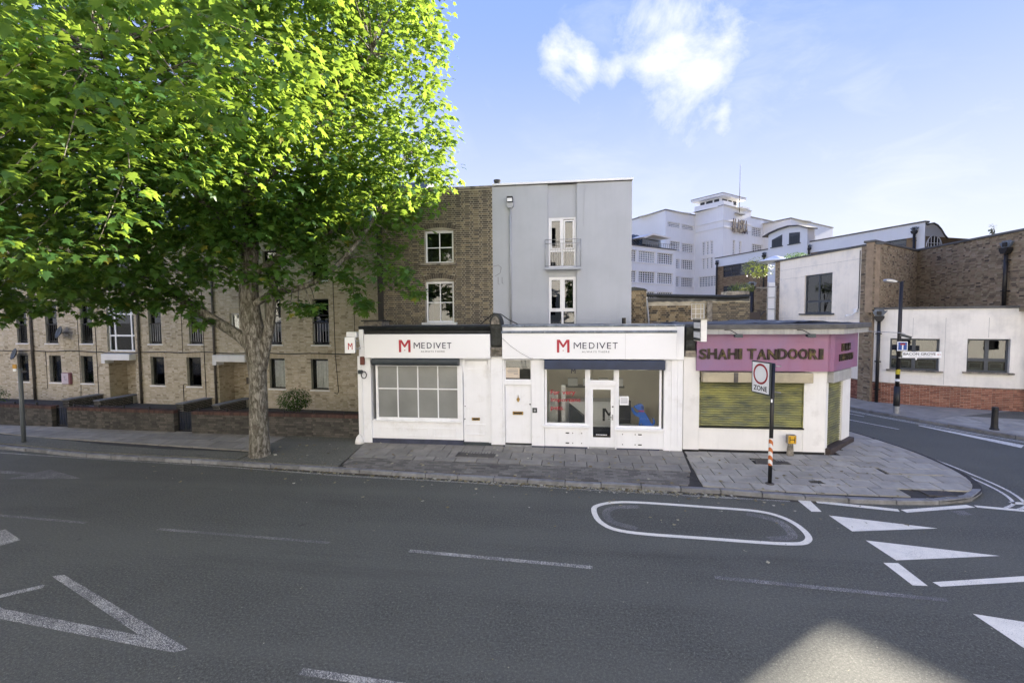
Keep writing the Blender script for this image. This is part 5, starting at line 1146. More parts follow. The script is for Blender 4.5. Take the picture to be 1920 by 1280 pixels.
# ------------------------------------------------------------------ street furniture
po = thing('sign_pole', 'slim grey street pole with a small yellow plate by the kerb', 'pole', (-18.28, 13.05, .1))
MB().tube([(-18.28, 13.05, .08), (-18.27, 13.05, 1.3), (-18.25, 13.05, 2.62)], .06, 12).build('pole', MT['pipe'].copy() if False else mat('grey_painted_pole', (.10, .115, .125), .5), po, smooth=True); MB().tube([(-18.25, 13.05, 2.60), (-18.245, 13.05, 3.05)], .035, 10).build('spigot', MT['black'], po)
box('yellow_plate', mat('amber_plate', (.50, .27, .03), .5), po, -18.42, -18.28, 12.96, 12.985, 2.62, 2.76); box('white_plate', MT['signwhite'], po, -18.41, -18.29, 12.961, 12.984, 2.53, 2.615); box('cross_arm', MT['black'], po, -18.25, -17.98, 13.03, 13.07, 2.49, 2.54)
zp = thing('zone_sign', 'black pole with a framed red-ring ZONE sign and striped tape', 'road sign', (4.80, 11.66, .12))
MB().tube([(4.80, 11.66, .1), (4.82, 11.66, 3.06)], .045, 12).build('pole', MT['black'], zp, smooth=True); MB().lathe([(.10, 0), (.10, .02), (.07, .03)], 12, (4.80, 11.66, .115)).build('base', MT['rust'], zp)
zx = Vector((math.cos(R(73)), -math.sin(R(73)), 0)); zn = Vector((-math.sin(R(73)), -math.cos(R(73)), 0)); zo = Vector((4.80, 11.61, 0)) - zx * .64 + zn * .05
def zpl(name, m, poly, o0, o1, parent):
    mb = MB(); n = len(poly); mb.prism(poly, 0, 1, 'xy'); mb.v = [tuple(zo + zx * u + Vector((0, 0, w)) + zn * (o0 + (o1 - o0) * h)) for u, w, h in mb.v]; return mb.build(name, m, parent)
pl = zpl('plate', MT['slate'], [(0, 2.28), (.64, 2.28), (.64, 3.08), (0, 3.08)], 0, .03, zp); pf = zpl('plate_face', MT['signwhite'], [(.03, 2.31), (.61, 2.31), (.61, 3.05), (.03, 3.05)], .03, .034, pl)
def ring(cx, cz, r0, r1, n=40): return [[(cx + r * math.cos(2 * math.pi * (i + k) / n), cz + r * math.sin(2 * math.pi * (i + k) / n)) for r, k in ((r0, 0), (r1, 0), (r1, 1), (r0, 1))] for i in range(n)]
mb = MB()
for q in ring(.32, 2.77, .205, .255): mb.face([tuple(zo + zx * u + Vector((0, 0, w)) + zn * .037) for u, w in q])
mb.build('red_ring', mat('sign_red', (.30, .012, .02), .4), pl, normals=False)
text_on('ZONE', zo + zx * .085 + zn * .034 + Vector((0, 0, 2.355)), zx, .47, .125, zn, .004, bold=.012).build('lettering', MT['black'], pl)
for z in (2.36, 2.99): MB().bar(Vector((4.81, 11.66, z)) - zx * .15 + zn * .02, Vector((4.86, 11.58, z)) + Vector((.12, .03, 0)), .025).build('clamp', MT['steel'], zp)
def tapemat():
    t = NT('striped_tape'); w = t.n.new('ShaderNodeTexWave'); w.wave_type = 'BANDS'; w.bands_direction = 'DIAGONAL'; w.inputs['Scale'].default_value = 3.2; w.inputs['Distortion'].default_value = .5; t.l.new(t.pos(), w.inputs['Vector'])
    f = t.rng(w.outputs['Fac'], .48, .52); return t.finish(t.mix(f, (.72, .72, .70), (.50, .14, .03)), .5)
MB().tube([(4.80, 11.66, .58), (4.805, 11.66, 1.25)], .049, 12, cap=False).build('striped_tape', tapemat(), zp, smooth=True); MB().box(4.765, 4.80, 11.608, 11.618, 2.12, 2.2).build('sticker', MT['signwhite'], zp)
hy = thing('hydrant_marker', 'yellow hydrant plate with a black H on a stubby concrete post', 'hydrant sign', (6.22, 13.82, .2))
MB().prism([(6.13, .18), (6.30, .18), (6.275, .56), (6.17, .56)], 13.76, 13.88, 'xz').build('post', MT['stone'], hy, bevel=.015); MB().box(6.11, 6.345, 13.74, 13.88, .56, .81).build('plate_block', MT['stone'], hy, bevel=.015)
pl = MB().box(6.13, 6.33, 13.732, 13.74, .575, .795).build('plate', mat('hydrant_yellow', (.62, .36, .02), .45), hy); mb = MB(); mb.box(6.155, 6.175, 13.728, 13.732, .60, .77); mb.box(6.285, 6.305, 13.728, 13.732, .60, .77); mb.box(6.175, 6.285, 13.728, 13.732, .675, .695); mb.build('letter_h', MT['black'], pl)
bo = thing('bollard', 'black cast-iron bollard on the far pavement corner', 'bollard', (14.87, 18.08, .11))
MB().lathe([(.13, 0), (.13, .05), (.105, .08), (.095, .2), (.088, .68), (.095, .70), (.095, .80), (.07, .83)], 16, (14.87, 18.08, .10)).build('post', MT['iron'], bo, smooth=False)
lp = thing('street_lamp', 'slim black street lamp standing at the mouth of the side road', 'street lamp', (13.43, 20.75, .11))
MB().tube([(13.42, 20.75, .1), (13.42, 20.75, 1.24)], .11, 14).build('lower_column', MT['iron'], lp, smooth=True); MB().tube([(13.42, 20.75, 1.24), (13.44, 20.75, 5.56)], [.075, .06], 12).build('column', MT['iron'], lp, smooth=True); MB().tube([(13.42, 20.75, .1), (13.42, 20.75, .42)], .115, 14).build('base_wrap', MT['steel'], lp)
MB().bar((13.44, 20.75, 5.52), (13.15, 20.68, 5.55), .05).build('arm', MT['iron'], lp); mb = MB(); mb.prism([(12.74, 5.60), (12.80, 5.54), (13.15, 5.50), (13.22, 5.56), (13.0, 5.65), (12.80, 5.66)], 20.58, 20.80, 'xz'); mb.build('lantern', MT['steel'], lp, bevel=.02)
MB().tube([(13.42, 20.75, 1.74), (13.43, 20.75, 1.95)], .078, 12, cap=False).build('yellow_band', mat('yellow_band', (.5, .42, .03), .5), lp); MB().tube([(13.42, 20.75, 1.45), (13.42, 20.75, 1.55)], .079, 12, cap=False).build('white_band', MT['signwhite'], lp)
de = thing('dead_end_sign', 'square blue dead-end sign with a red-topped white T on the lamp post', 'road sign', (13.5, 20.65, 2.7))
MB().box(13.29, 13.67, 20.62, 20.64, 2.72, 3.10).build('plate', MT['signwhite'], de); MB().box(13.32, 13.64, 20.614, 20.62, 2.75, 3.07).build('blue_face', mat('sign_blue', (.01, .07, .30), .4), de); MB().box(13.455, 13.505, 20.608, 20.614, 2.77, 2.97).build('white_stem', MT['signwhite'], de); MB().box(13.39, 13.57, 20.607, 20.614, 2.96, 3.03).build('red_bar', mat('sign_red2', (.28, .01, .03), .4), de); MB().box(13.40, 13.50, 20.64, 20.72, 2.85, 2.95).build('clip', MT['steel'], de)
na = thing('street_nameplate', 'white BACON GROVE street nameplate fixed to the lamp post', 'street sign', (14.2, 20.6, 2.45))
nx = Vector((1, -.02, -.0)); 
mb = MB(); mb.box(13.50, 14.94, 20.63, 20.65, 2.44, 2.68); np_ = mb.build('plate', MT['signwhite'], na, bevel=.004)
text_on('BACON GROVE', (13.53, 20.63, 2.545), (1, 0, 0), 1.19, .095, (0, -1, 0), .006, bold=.012).build('lettering', MT['black'], np_); text_on('SE1', (14.77, 20.63, 2.545), (1, 0, 0), .13, .05, (0, -1, 0), .006).build('lettering', mat('sign_red3', (.35, .05, .05), .4), np_)
for x0_, x1_ in ((13.75, 14.05), (14.08, 14.22), (14.25, 14.6)): box('small_text', MT['greyletter'], np_, x0_, x1_, 20.626, 20.63, 2.485, 2.498)
mb = MB(); mb.bar((13.38, 20.68, 2.435), (14.9, 20.66, 2.435), .03); mb.build('support_bar', MT['steel'], na); mb = MB(); mb.prism([(13.98, 2.43), (14.06, 2.43), (14.02, 2.33)], 20.64, 20.66, 'xz'); mb.build('tag', MT['signwhite'], na)

# ------------------------------------------------------------------ helpers for walls turned in plan
def put(o, loc, rz): o.location = loc; o.rotation_euler = (0, 0, rz); return o
def ang(d): return math.atan2(d[1], d[0])
def azd(a): return (math.sin(R(a)), math.cos(R(a)))
# ------------------------------------------------------------------ old brick outbuilding behind the restaurant
ob = thing('outbuilding', 'old rough-brick outbuilding with sagging dark gutter behind the restaurant roof', 'outbuilding', (4.6, 19, 0))
obw = wall_holes(2.2, 6.95, 3.0, 4.86, 19.0, [(4.75, 5.27, 4.08, 4.70)], .2); obw.box(2.2, 6.95, 19.25, 23, 0, 4.85, skip=('f',)); obw.face([(6.95, 19, 3), (6.95, 19.3, 3), (6.95, 19.3, 4.86), (6.95, 19, 4.86)])
w_ = obw.build('wall', MT['mortar_dark'], ob, normals=False)
bricks_to(w_, MT['brick_old'], lay_bricks(2.2, 5.33, 3.4, 4.62, [(4.74, 5.28, 4.05, 4.72)], bl=.22, bh=.07, j=.012, seed=51), 19.0, .015, 40)
bricks_to(w_, MT['brick_stock'], lay_bricks(5.55, 6.95, 3.4, 4.72, [], seed=52), 19.0, .012, 60)
q = MB(); [q.box(b[0], b[1], 18.7, 18.72, b[2], b[3], r=b[4], skip=('k',)) for b in lay_bricks(2.25, 2.95, 3.4, 5.22, [], bl=.2, bh=.07, seed=53)]; pp = MB().box(2.23, 2.97, 18.72, 19.0, 3.0, 5.22).build('end_pier', MT['mortar_dark'], ob); q.build('brickwork', MT['brick_old'], pp, kind='stuff', normals=False)
mb = MB(); mb.prism([(2.18, 5.22), (3.02, 5.22), (2.9, 5.30), (2.5, 5.37), (2.2, 5.33)], 18.68, 19.1, 'xz'); mb.build('pier_cap', MT['soot'], ob)
box('corner_post', MT['stone'], ob, 5.34, 5.53, 18.93, 19.0, 3.4, 4.80)
mb = MB(); pts = [(2.95, 18.88, 5.05), (3.6, 18.86, 5.02), (4.4, 18.85, 4.985), (5.4, 18.86, 4.955), (6.3, 18.87, 4.93), (6.85, 18.88, 4.96)]; mb.tube(pts, .075, 8); mb.build('gutter', MT['blacktrim'], ob)
mb = MB(); mb.prism([(18.9, 4.86), (18.9, 4.95), (20.9, 5.02), (23, 4.95), (23, 4.86)], 2.3, 6.93, 'yz'); mb.build('roof', MT['felt'], ob)
mb = MB(); rr = random.Random(6); G = [[(3.05 + i * .155, 18.97 + .02 * rr.random(), z + rr.gauss(0, .012)) for i in range(26)] for z in (4.94, 4.86, 4.78 - 0)]
for j in range(2):
    for i in range(25): mb.face([G[j + 1][i], G[j + 1][i + 1], G[j][i + 1], G[j][i]])
mb.build('torn_felt', MT['felt'], ob, smooth=True, normals=False)
mb = MB(); mb.tube([(2.99, 18.9, 5.0), (3.02, 18.93, 4.85), (3.10, 18.95, 4.05), (3.10, 18.95, 3.6)], .035, 8); mb.build('downpipe', MT['pipe'], ob, smooth=True)
window(ob, 4.75, 5.27, 4.08, 4.70, 19.06, W2, MT['beige'], .035, .04, (4.94, 5.13), (4.29, 4.49), .018)
box('loose_timber', MT['stone'], ob, 6.05, 6.88, 18.9, 19.6, 5.0, 5.16, .01)

# ------------------------------------------------------------------ corner building across the side road
PIER = (14.07, 23.51); RW = ang((.2215, -.9751))
cb_ = thing('corner_building', 'cream and brown-brick corner building with curved white bay and red brick plinth', 'building', (16, 25, .1))
wm = wall_holes(-6.55, -.68, 1.06, 7.46, 0, [(-4.46, -2.49, 4.30, 6.42)], .16); wm.box(-6.9, -.7, .3, .36, .1, 7.4, skip=('f',))
put(wm.build('cream_wall', MT['stone_wall'], cb_, normals=False), (*PIER, 0), RW)
q = MB(); [q.box(b[0], b[1], -.012, .02, b[2], b[3], r=b[4], skip=('k',)) for b in lay_bricks(-6.55, -.68, .10, 1.04, [], bond='flemish', seed=61)]; q.box(-6.55, -.68, .0, .3, .08, 1.04); o = q.build('red_plinth', MT['brick_red'], cb_, kind='stuff', normals=False); put(o, (*PIER, 0), RW)
put(MB().box(-6.55, -.68, -.03, .02, 1.04, 1.075).build('plinth_cap', MT['stone'], cb_), (*PIER, 0), RW)
def brick_face(x0, x1, z0, z1, m, mort, loc, rz, name, seed, thick=.3, holes=()):
    q = MB(); q.box(x0, x1, 0.002, thick, z0, z1); o = q.build(name, mort, cb_); put(o, loc, rz)
    q = MB(); [q.box(b[0], b[1], -.010, .01, b[2], b[3], r=b[4], skip=('k',)) for b in lay_bricks(x0, x1, z0, z1, list(holes), seed=seed)]
    q.build('brickwork', m, o, kind='stuff', normals=False); return o
brick_face(-.68, .02, .1, 7.46, MT['brick_mixed'], MT['brickflat'], (*PIER, 0), RW, 'brick_pier', 62).location.x -= .05
brick_face(-6.95, -6.55, .1, 7.5, MT['brick_mixed'], MT['brickflat'], (*PIER, 0), RW, 'brick_pier', 63)
f = window(cb_, -4.46, -2.49, 4.30, 6.42, .08, MT['anthracite'], MT['glass'], .09, .06, (-3.46,), (4.95,), .10, back=2.2, backm=MT['roomwall']); put(f, (*PIER, 0), RW)
put(MB().box(-4.75, -2.30, -.10, .10, 4.22, 4.30).build('sill', MT['anthracite'], cb_), (*PIER, 0), RW)
for a in ((-6.55, -.68, 6.90, 6.91), (-6.55, -.68, 4.02, 4.03), (-6.5, -4.46, 6.36, 6.37)): put(MB().box(a[0], a[1], -.004, .004, a[2], a[3]).build('render_joint', MT['greyband'], cb_), (*PIER, 0), RW)
put(MB().tube([(-.80, -.03, 4.5), (-.80, -.03, 7.3)], .018, 6).build('conduit', MT['rust'], cb_), (*PIER, 0), RW)
mb = MB(); mb.box(-6.95, .05, -.08, .4, 7.46, 7.56); put(mb.build('coping', MT['tarnish'], cb_, bevel=.01), (*PIER, 0), RW)
# upper brick walls
R1 = R(41.3); S1L = 6.0
brick_face(-.05, S1L, 4.3, 7.56, MT['brick_mixed'], MT['brickflat'], (13.98, 23.42, 0), R1, 'upper_wall', 64)
put(MB().box(-.1, S1L, -.07, .4, 7.56, 7.66).build('coping', MT['tarnish'], cb_, bevel=.01), (13.98, 23.42, 0), R1)
c1 = (13.98 + S1L * math.cos(R1), 23.42 + S1L * math.sin(R1))
brick_face(.0, 6.8, 4.3, 7.60, MT['brick_mixed'], MT['brickflat'], (*c1, 0), R(-90), 'upper_wall', 65)
put(MB().box(-.05, 6.8, -.07, .4, 7.602, 7.70).build('coping', MT['tarnish'], cb_, bevel=.01), (*c1, 0), R(-90))
_U = (math.sin(SUN_AZ), math.cos(SUN_AZ)); _V = (_U[1], -_U[0])
def AB(a, b): return (a * _U[0] + b * _V[0], a * _U[1] + b * _V[1])
_b0 = 3.42 * _V[0] + 6.45 * _V[1]; _aw = 3.42 * _U[0] + 6.45 * _U[1] + 7.58 / math.tan(SUN_EL)
mb = MB(); mb.prism([(c1[0] + .3, c1[1] + .5), (c1[0] + .3, 21.3), AB(_aw, _b0), AB(_aw, _b0 + 6), AB(_aw + 9, _b0 + 6), AB(_aw + 9, _b0 + 1), AB(_aw + 2, _b0 + .1), (23.4, 27.0)], .1, 7.58, 'xy'); mb.build('shade_wing', MT['brick_mixed'], cb_)  # unseen wing, added; outline follows the sun direction to bound the road's lit patch
# curved bay
BC = smooth_line([(14.05, 23.58), (14.56, 23.2), (15.2, 22.85), (15.95, 22.5), (17.0, 22.08), (17.7, 21.84), (18.5, 21.62), (19.3, 21.48), (20.5, 21.40)], 10)
BA = [0.]
for a, b in zip(BC[:-1], BC[1:]): BA.append(BA[-1] + (b - a).length)
def bay(u, out=0.):
    for i in range(len(BC) - 1):
        if BA[i + 1] >= u or i == len(BC) - 2:
            t = (u - BA[i]) / (BA[i + 1] - BA[i]); d = (BC[i + 1] - BC[i]).normalized(); p = BC[i].lerp(BC[i + 1], t); return p.x + d.y * out, p.y - d.x * out
def u_of(X): return float(np.interp(X, [p.x for p in BC], BA))
wins = [(u_of(14.62), u_of(16.15), 1.70, 3.12), (u_of(16.98), u_of(18.28), 1.72, 3.14)]
mb = MB(); UL = BA[-1]
for a, b, c, d in clip_rects(0, UL, 1.05, 4.42, wins):
    n = max(1, int((b - a) / .25))
    for i in range(n):
        u0, u1 = a + (b - a) * i / n, a + (b - a) * (i + 1) / n; mb.face([(*bay(u0), c), (*bay(u1), c), (*bay(u1), d), (*bay(u0), d)])
for a, b, c, d in wins:
    for u in (a, b): mb.face([(*bay(u), c), (*bay(u, -.2), c), (*bay(u, -.2), d), (*bay(u), d)])
    for z in (c, d): mb.face([(*bay(a), z), (*bay(a, -.2), z), (*bay(b, -.2), z), (*bay(b), z)])
bw = mb.build('curved_bay', MT['bay_render'], cb_, normals=False)
mb = MB(); rr = random.Random(5); z = .10; row = 0
while z < 1.0:
    u = -(.11 if row % 2 else 0); k = row
    while u < UL - .25:
        L = .215 if k % 2 else .1025; a, b = max(u, 0), u + L; k += 1; u += L + .01
        if b - a < .04: continue
        P = [bay(a, .014), bay(b, .014), bay(b, -.02), bay(a, -.02)]; mb.prism(P, z, z + .065, 'xy', rr.random() * .98 + .01)
    z += .075; row += 1
mb.build('red_plinth', MT['brick_red'], cb_, kind='stuff', normals=False)
def bay_band(name, m, z0, z1, o0, o1):
    mb = MB(); n = 60
    for i in range(n):
        a, b = UL * i / n, UL * (i + 1) / n
        A, B, C, D = bay(a, o1), bay(b, o1), bay(b, o0), bay(a, o0)
        mb.face([(*A, z0), (*B, z0), (*B, z1), (*A, z1)]); mb.face([(*A, z1), (*B, z1), (*C, z1), (*D, z1)]); mb.face([(*D, z0), (*C, z0), (*B, z0), (*A, z0)])
    return mb.build(name, m, cb_, normals=False)
bay_band('plinth_cap', MT['stone'], 1.03, 1.06, -.02, .03); bay_band('plinth_mortar', MT['mortar'], .08, 1.03, -.05, .0); bay_band('parapet_band', MT['bay_render'], 4.06, 4.44, -.02, .012); bay_band('coping', MT['tarnish'], 4.44, 4.54, -.15, .06)
mb = MB(); mb.prism([(p.x + .1, p.y + .1) for p in BC] + [(20.5, 27), (18.3, 27)], 4.30, 4.42, 'xy'); mb.build('bay_roof', MT['felt'], cb_)
for a, b, c, d in wins:
    A, B = Vector(bay(a, -.14)), Vector(bay(b, -.14)); L = (B - A).length; rz = math.atan2(B.y - A.y, B.x - A.x)
    f = window(cb_, 0, L, c, d, 0, MT['anthracite'], MT['glass_dim'], .07, .06, (L / 2,), (2.24,), .13, back=1.2, backm=MT['darkroom']); put(f, (A.x, A.y, 0), rz)
    for x0, x1 in ((.10, L / 2 - .10), (L / 2 + .10, L - .10)): MB().box(x0 + .02, x1 - .02, .06, .07, 1.80, 2.10).build('blind', MT['curtain'], f); MB().box(x0 + .06, x1 - .06, .052, .06, 1.90, 2.06).build('blind_band', MT['slate'], f)
    A, B = Vector(bay(a - .14, -.14)), Vector(bay(b + .14, -.14)); L = (B - A).length; put(MB().box(0, L, -.28, 0, c - .07, c).build('sill', MT['stone'], cb_, bevel=.008), (A.x, A.y, 0), math.atan2(B.y - A.y, B.x - A.x))
for X in (15.3, 16.3, 17.6):
    u = u_of(X); mb = MB(); P = [bay(u, .003), bay(u + .012, .003), bay(u + .012, -.01), bay(u, -.01)]; mb.prism(P, 3.2 if X != 16.3 else 1.1, 4.05, 'xy'); mb.build('render_joint', MT['greyband'], cb_)
def hopper_pipe(x, y, z0, z1, rz, r=.07, parent=cb_):
    p = MB(); p.tube([(0, 0, z0), (0, 0, z1)], r, 10); o = p.build('drainpipe', MT['iron'], parent, smooth=True); put(o, (x, y, 0), rz)
    h = MB(); h.prism([(-.10, z1 - .05), (.10, z1 - .05), (.19, z1 + .10), (.19, z1 + .20), (-.19, z1 + .20), (-.19, z1 + .10)], -.14, .10, 'xz'); ho = h.build('rainwater_hopper', MT['iron'], o)
    g = MB(); g.prism([(-.14, z1 + .20), (.14, z1 + .20), (.30, z1 + .44), (.20, z1 + .42), (.15, z1 + .50), (-.15, z1 + .50), (-.20, z1 + .42), (-.30, z1 + .44)], -.05, .05, 'xz'); g.build('lead_crest', MT['lead'], ho); MB().box(-.09, .09, -.10, -.05, z1 + .24, z1 + .42).build('outlet', MT['iron'], ho)
    for z in np.arange(z0 + .6, z1 - .1, 1.3): MB().box(-r - .05, r + .05, -.06, .10, z, z + .05).build('pipe_clip', MT['iron'], o)
hopper_pipe(14.22, 23.33, .1, 3.95, R(-35)); hopper_pipe(c1[0] - .14, 22.15, 4.55, 6.80, R(-90))
sc_ = thing('security_light', 'white security light on a box at the cream wall corner', 'security light', (13.75, 24.3, 4.2)); put(MB().box(-.98, -.80, -.12, 0, 4.33, 4.5).build('box', MT['upvc'], sc_), (*PIER, 0), RW); put(MB().tube([(-.9, -.1, 4.33), (-1.0, -.2, 4.2), (-1.15, -.3, 4.18)], .025, 6).build('arm', MT['upvc'], sc_), (*PIER, 0), RW); put(MB().lathe([(.03, .06), (.09, 0), (.07, -.05), (0, -.06)], 10, (-1.15, -.3, 4.16)).build('lens', MT['upvc'], sc_), (*PIER, 0), RW)
# rear brick wall, drainpipe, white stair screen
rw_ = thing('rear_wall', 'brown brick rear wall with a fat black drainpipe and hopper', 'wall', (11.6, 31, 0))
mo = MB().box(10.75, 12.55, 31.0, 31.3, 0, 6.0).build('wall_body', MT['mortar'], rw_); q = MB(); [q.box(b[0], b[1], 30.99, 31.01, b[2], b[3], r=b[4], skip=('k',)) for b in lay_bricks(10.75, 12.55, 2.5, 5.98, [], seed=71)]; q.build('brickwork', MT['brick_mixed'], mo, kind='stuff', normals=False); hopper_pipe(11.38, 30.88, .1, 5.85, 0, .13, rw_)
ss = thing('stair_screen', 'tall white fire-stair screen with steel rails beside the cream wall', 'stair screen', (12.15, 30, 0))
MB().box(11.95, 12.36, 29.9, 29.94, 2.0, 6.2).build('panel', MT['signwhite'], ss); 
for x, z1 in ((11.92, 6.2), (12.38, 6.0)): MB().tube([(x, 29.86, 2.0), (x, 29.86, z1)], .03, 6).build('post', MT['steel'], ss)
for z in (3.9, 4.6, 5.3, 5.95): MB().tube([(11.85, 29.84, z), (12.42, 29.84, z)], .02, 6).build('rail', MT['steel'], ss)
mb = MB(); mb.tube([(11.15, 29.8, 3.9), (11.75, 29.8, 4.45)], .04, 6); mb.tube([(11.0, 29.8, 3.6), (11.05, 29.8, 4.4), (11.8, 29.8, 4.4)], .025, 6); mb.build('handrail', MT['slate'], ss)

# ------------------------------------------------------------------ long office building behind
N0 = (27.51, 40.0); RO = ang((.407, -.914))
of = thing('office_building', 'long modern office with pale cladding parapet, buff brick and a curved gable', 'office', (22, 50, 0))
strip = [(-21.7, -15.2, 8.95, 10.33), (-9.2, -1.35, 8.95, 10.33), (-21.65, -17.2, 6.7, 7.85), (-14, -3, 5.8, 7.6)]
ow = wall_holes(-23, 0, 0, 10.35, 0, strip, .2); ow.box(-23, 0, .3, 9, 0, 10.3, skip=('f',)); put(ow.build('brick_wall', brickmat('buff_office_brick', [(0, (.27, .19, .11)), (1, (.27, .19, .11))], sootamt=.2, sscale=2.5), of, normals=False), (*N0, 0), RO)
q = MB(); [q.box(b[0], b[1], -.012, .01, b[2], b[3], r=b[4], skip=('k',)) for b in lay_bricks(-23, -14.9, 5.8, 10.33, [(a, b, c, d) for a, b, c, d in strip], bl=.44, bh=.065, seed=81)]; put(q.build('brickwork', brickmat('office_brick', [(0, (.18, .12, .07)), (.5, (.29, .205, .12)), (1, (.38, .28, .17))], sootamt=.15), of, kind='stuff', normals=False), (*N0, 0), RO)
for a, b, c, d in strip:
    n = max(3, round((b - a) / 1.25)); vs_ = [a + (b - a) * i / n for i in range(1, n)]
    f = window(of, a, b, c, d, .06, MT['anthracite'], MT['glass_sky'], .07, .08, vs_, (c + (d - c) * .36, c + (d - c) * .7), .07, back=1.5); put(f, (*N0, 0), RO)
for a, b in ((-23, -14.52), (-9.85, 0)):
    put(MB().box(a, b, -.12, .3, 10.33, 11.38).build('cladding', MT['panelgrey'], of), (*N0, 0), RO); put(MB().box(a - .05, b + .03, -.2, .35, 11.38, 11.48).build('roof_edge', MT['tarnish'], of), (*N0, 0), RO)
ar = [(-15.1, 12.80), (-14.3, 13.05), (-13.2, 13.28), (-11.9, 13.38), (-10.7, 13.2), (-9.7, 12.78)]
mb = MB(); mb.prism([(-14.52, 5), (-9.85, 5), (-9.85, 12.75)] + [(x, z - .1) for x, z in ar[::-1][1:-1]] + [(-14.52, 12.85)], -.5, .4, 'xz'); put(mb.build('arched_bay', MT['panelgrey'], of), (*N0, 0), RO)
mb = MB(); mb.prism([(x, z) for x, z in ar] + [(x, z - .12) for x, z in ar[::-1]], -.75, .6, 'xz'); put(mb.build('arched_roof', MT['tarnish'], of), (*N0, 0), RO)
for P in ([(-14.06, 11.45), (-12.75, 11.47), (-12.75, 12.62), (-14.06, 12.25)], [(-11.94, 11.46), (-10.68, 11.46), (-10.68, 12.50), (-11.94, 12.62)]):
    mb = MB(); mb.prism(P, -.515, -.49, 'xz'); o = put(mb.build('louvred_window', MT['anthracite'], of), (*N0, 0), RO); x0, x1 = P[0][0], P[1][0]
    for i in range(1, 7): x = x0 + (x1 - x0) * i / 7; MB().box(x - .02, x + .02, -.545, -.515, 11.5, 12.25).build('fin', MT['slate'], o)
    MB().box(x0 - .12, x1 + .12, -.60, -.50, 11.38, 11.46).build('sill', MT['anthracite'], o)
RG = R(24); gp = [(-.1, 11.34), (.08, 11.2), (.4, 11.33), (.78, 11.39), (1.25, 11.24), (1.7, 10.92), (2.1, 10.5), (2.45, 10.26)]
mb = MB(); mb.prism([(0, 4), (2.4, 4), (2.45, 10.24)] + [(x, z - .04) for x, z in gp[::-1][1:]], .02, .6, 'xz'); put(mb.build('gable', MT['panelgrey'], of), (*N0, 0), RG)
mb = MB(); mb.prism(gp + [(x, z - .09) for x, z in gp[::-1]], -.08, .6, 'xz'); put(mb.build('gable_coping', MT['tarnish'], of), (*N0, 0), RG)
arc = [(.95 + .88 * math.cos(t), 9.5 + .9 * math.sin(t)) for t in np.linspace(0, math.pi, 14)]
mb = MB(); mb.prism(arc, -.0, .03, 'xz'); o = put(mb.build('arched_window', MT['glass_sky'], of), (*N0, 0), RG)
mb = MB(); [mb.tube([(a[0], -.02, a[1]), (b[0], -.02, b[1])], .035, 5) for a, b in zip(arc[:-1], arc[1:])]; [mb.bar((x, -.02, 9.45), (x, -.02, 9.5 + .9 * math.sqrt(max(0, 1 - ((x - .95) / .88) ** 2))), .035) for x in (.3, .6, .95, 1.3, 1.6)]; mb.bar((.07, -.02, 9.8), (1.83, -.02, 9.8), .03); mb.build('glazing_bars', MT['upvc'], o)
put(MB().box(0, .45, -.0, .02, 8.5, 10.30).build('brick_return', MT['brick_buff'], of), (*N0, 0), RG).location.x -= .02
for s_ in (-22.47, -15.25, -9.83, -.62): c_, s2_ = math.cos(RO), math.sin(RO); hopper_pipe(N0[0] + s_ * c_ + .3 * s2_, N0[1] + s_ * s2_ - .3 * c_, 5.5, 10.62, RO, .09, of)

# ------------------------------------------------------------------ white factory with ALASKA tower
fa = thing('factory_building', 'large white Art Deco factory with stepped tower and red ALASKA lettering', 'factory', (20, 84, 0))
FM = MT['factory']; RA, RB = R(41), ang((.533, -.846))
C0 = (15.68, 80.0); CONC = (21.75, 85.28); TW = (24.92, 80.16); RWg = (31.15, 85.55)
FG = [mat('factory_pane_dark', (.035, .04, .045), .12, .4, .6, 0, 60, 0), mat('factory_pane_mid', (.12, .13, .14), .12, .5, .5, 0, 60, 0), mat('factory_pane_pale', (.34, .37, .39), .15, .5, .45, 0, 60, 0)]
def fac_wall(x0, x1, z1, holes, loc, rz, name='wall', depth=6):
    m = wall_holes(x0, x1, 0, z1, 0, holes, .35); m.face([(x0, 0, z1), (x1, 0, z1), (x1, depth, z1), (x0, depth, z1)]); o = m.build(name, FM, fa, normals=False); put(o, (*loc, 0), rz)
    put(MB().box(x0 - .05, x1 + .05, -.12, .3, z1, z1 + .14).build('coping', MT['tarnish'], fa), (*loc, 0), rz); return o
def fac_win(a, b, c, d, loc, rz, nx, nz, g):
    vs_ = [a + (b - a) * i / nx for i in range(1, nx)]; hs_ = [c + (d - c) * i / nz for i in range(1, nz)]
    f = frame_mb(a, b, c, d, .18, .26, .09, vs_, hs_, .10).build('window', FM, fa); put(f, (*loc, 0), rz); MB().box(a + .02, b - .02, .27, .29, c + .02, d - .02).build('pane', FG[g], f); MB().box(a - .1, b + .1, -.08, .2, c - .12, c - .002).build('sill', FM, f)
WA = [(.60, 3.90, 19.25, 20.05), (4.43, 7.78, 19.2, 20.0), (1.2, 3.93, 15.4, 16.9), (4.46, 7.77, 15.35, 16.8), (2.79, 3.90, 12.35, 14.0), (4.42, 7.74, 12.35, 14.0), (2.75, 3.87, 9.3, 11.0), (4.39, 7.71, 9.3, 10.9)]
fac_wall(0, 8.3, 21.85, WA, C0, RA)
for i, w in enumerate(WA): fac_win(*w, C0, RA, 6 if w[1] - w[0] > 2 else 3, 3 if i < 2 else 5, 1 if i < 2 else i % 2)
fac_wall(-12, 0, 21.85, [], C0, RB)
WB = [(1.65 + k * .86, 2.24 + k * .86, c, d) for c, d in ((14.7, 16.95), (12.3, 14.15)) for k in range(3)] + [(.95, 5.2, 9.25, 11.0)]
fac_wall(0, 6.0, 22.3, WB, CONC, RB)
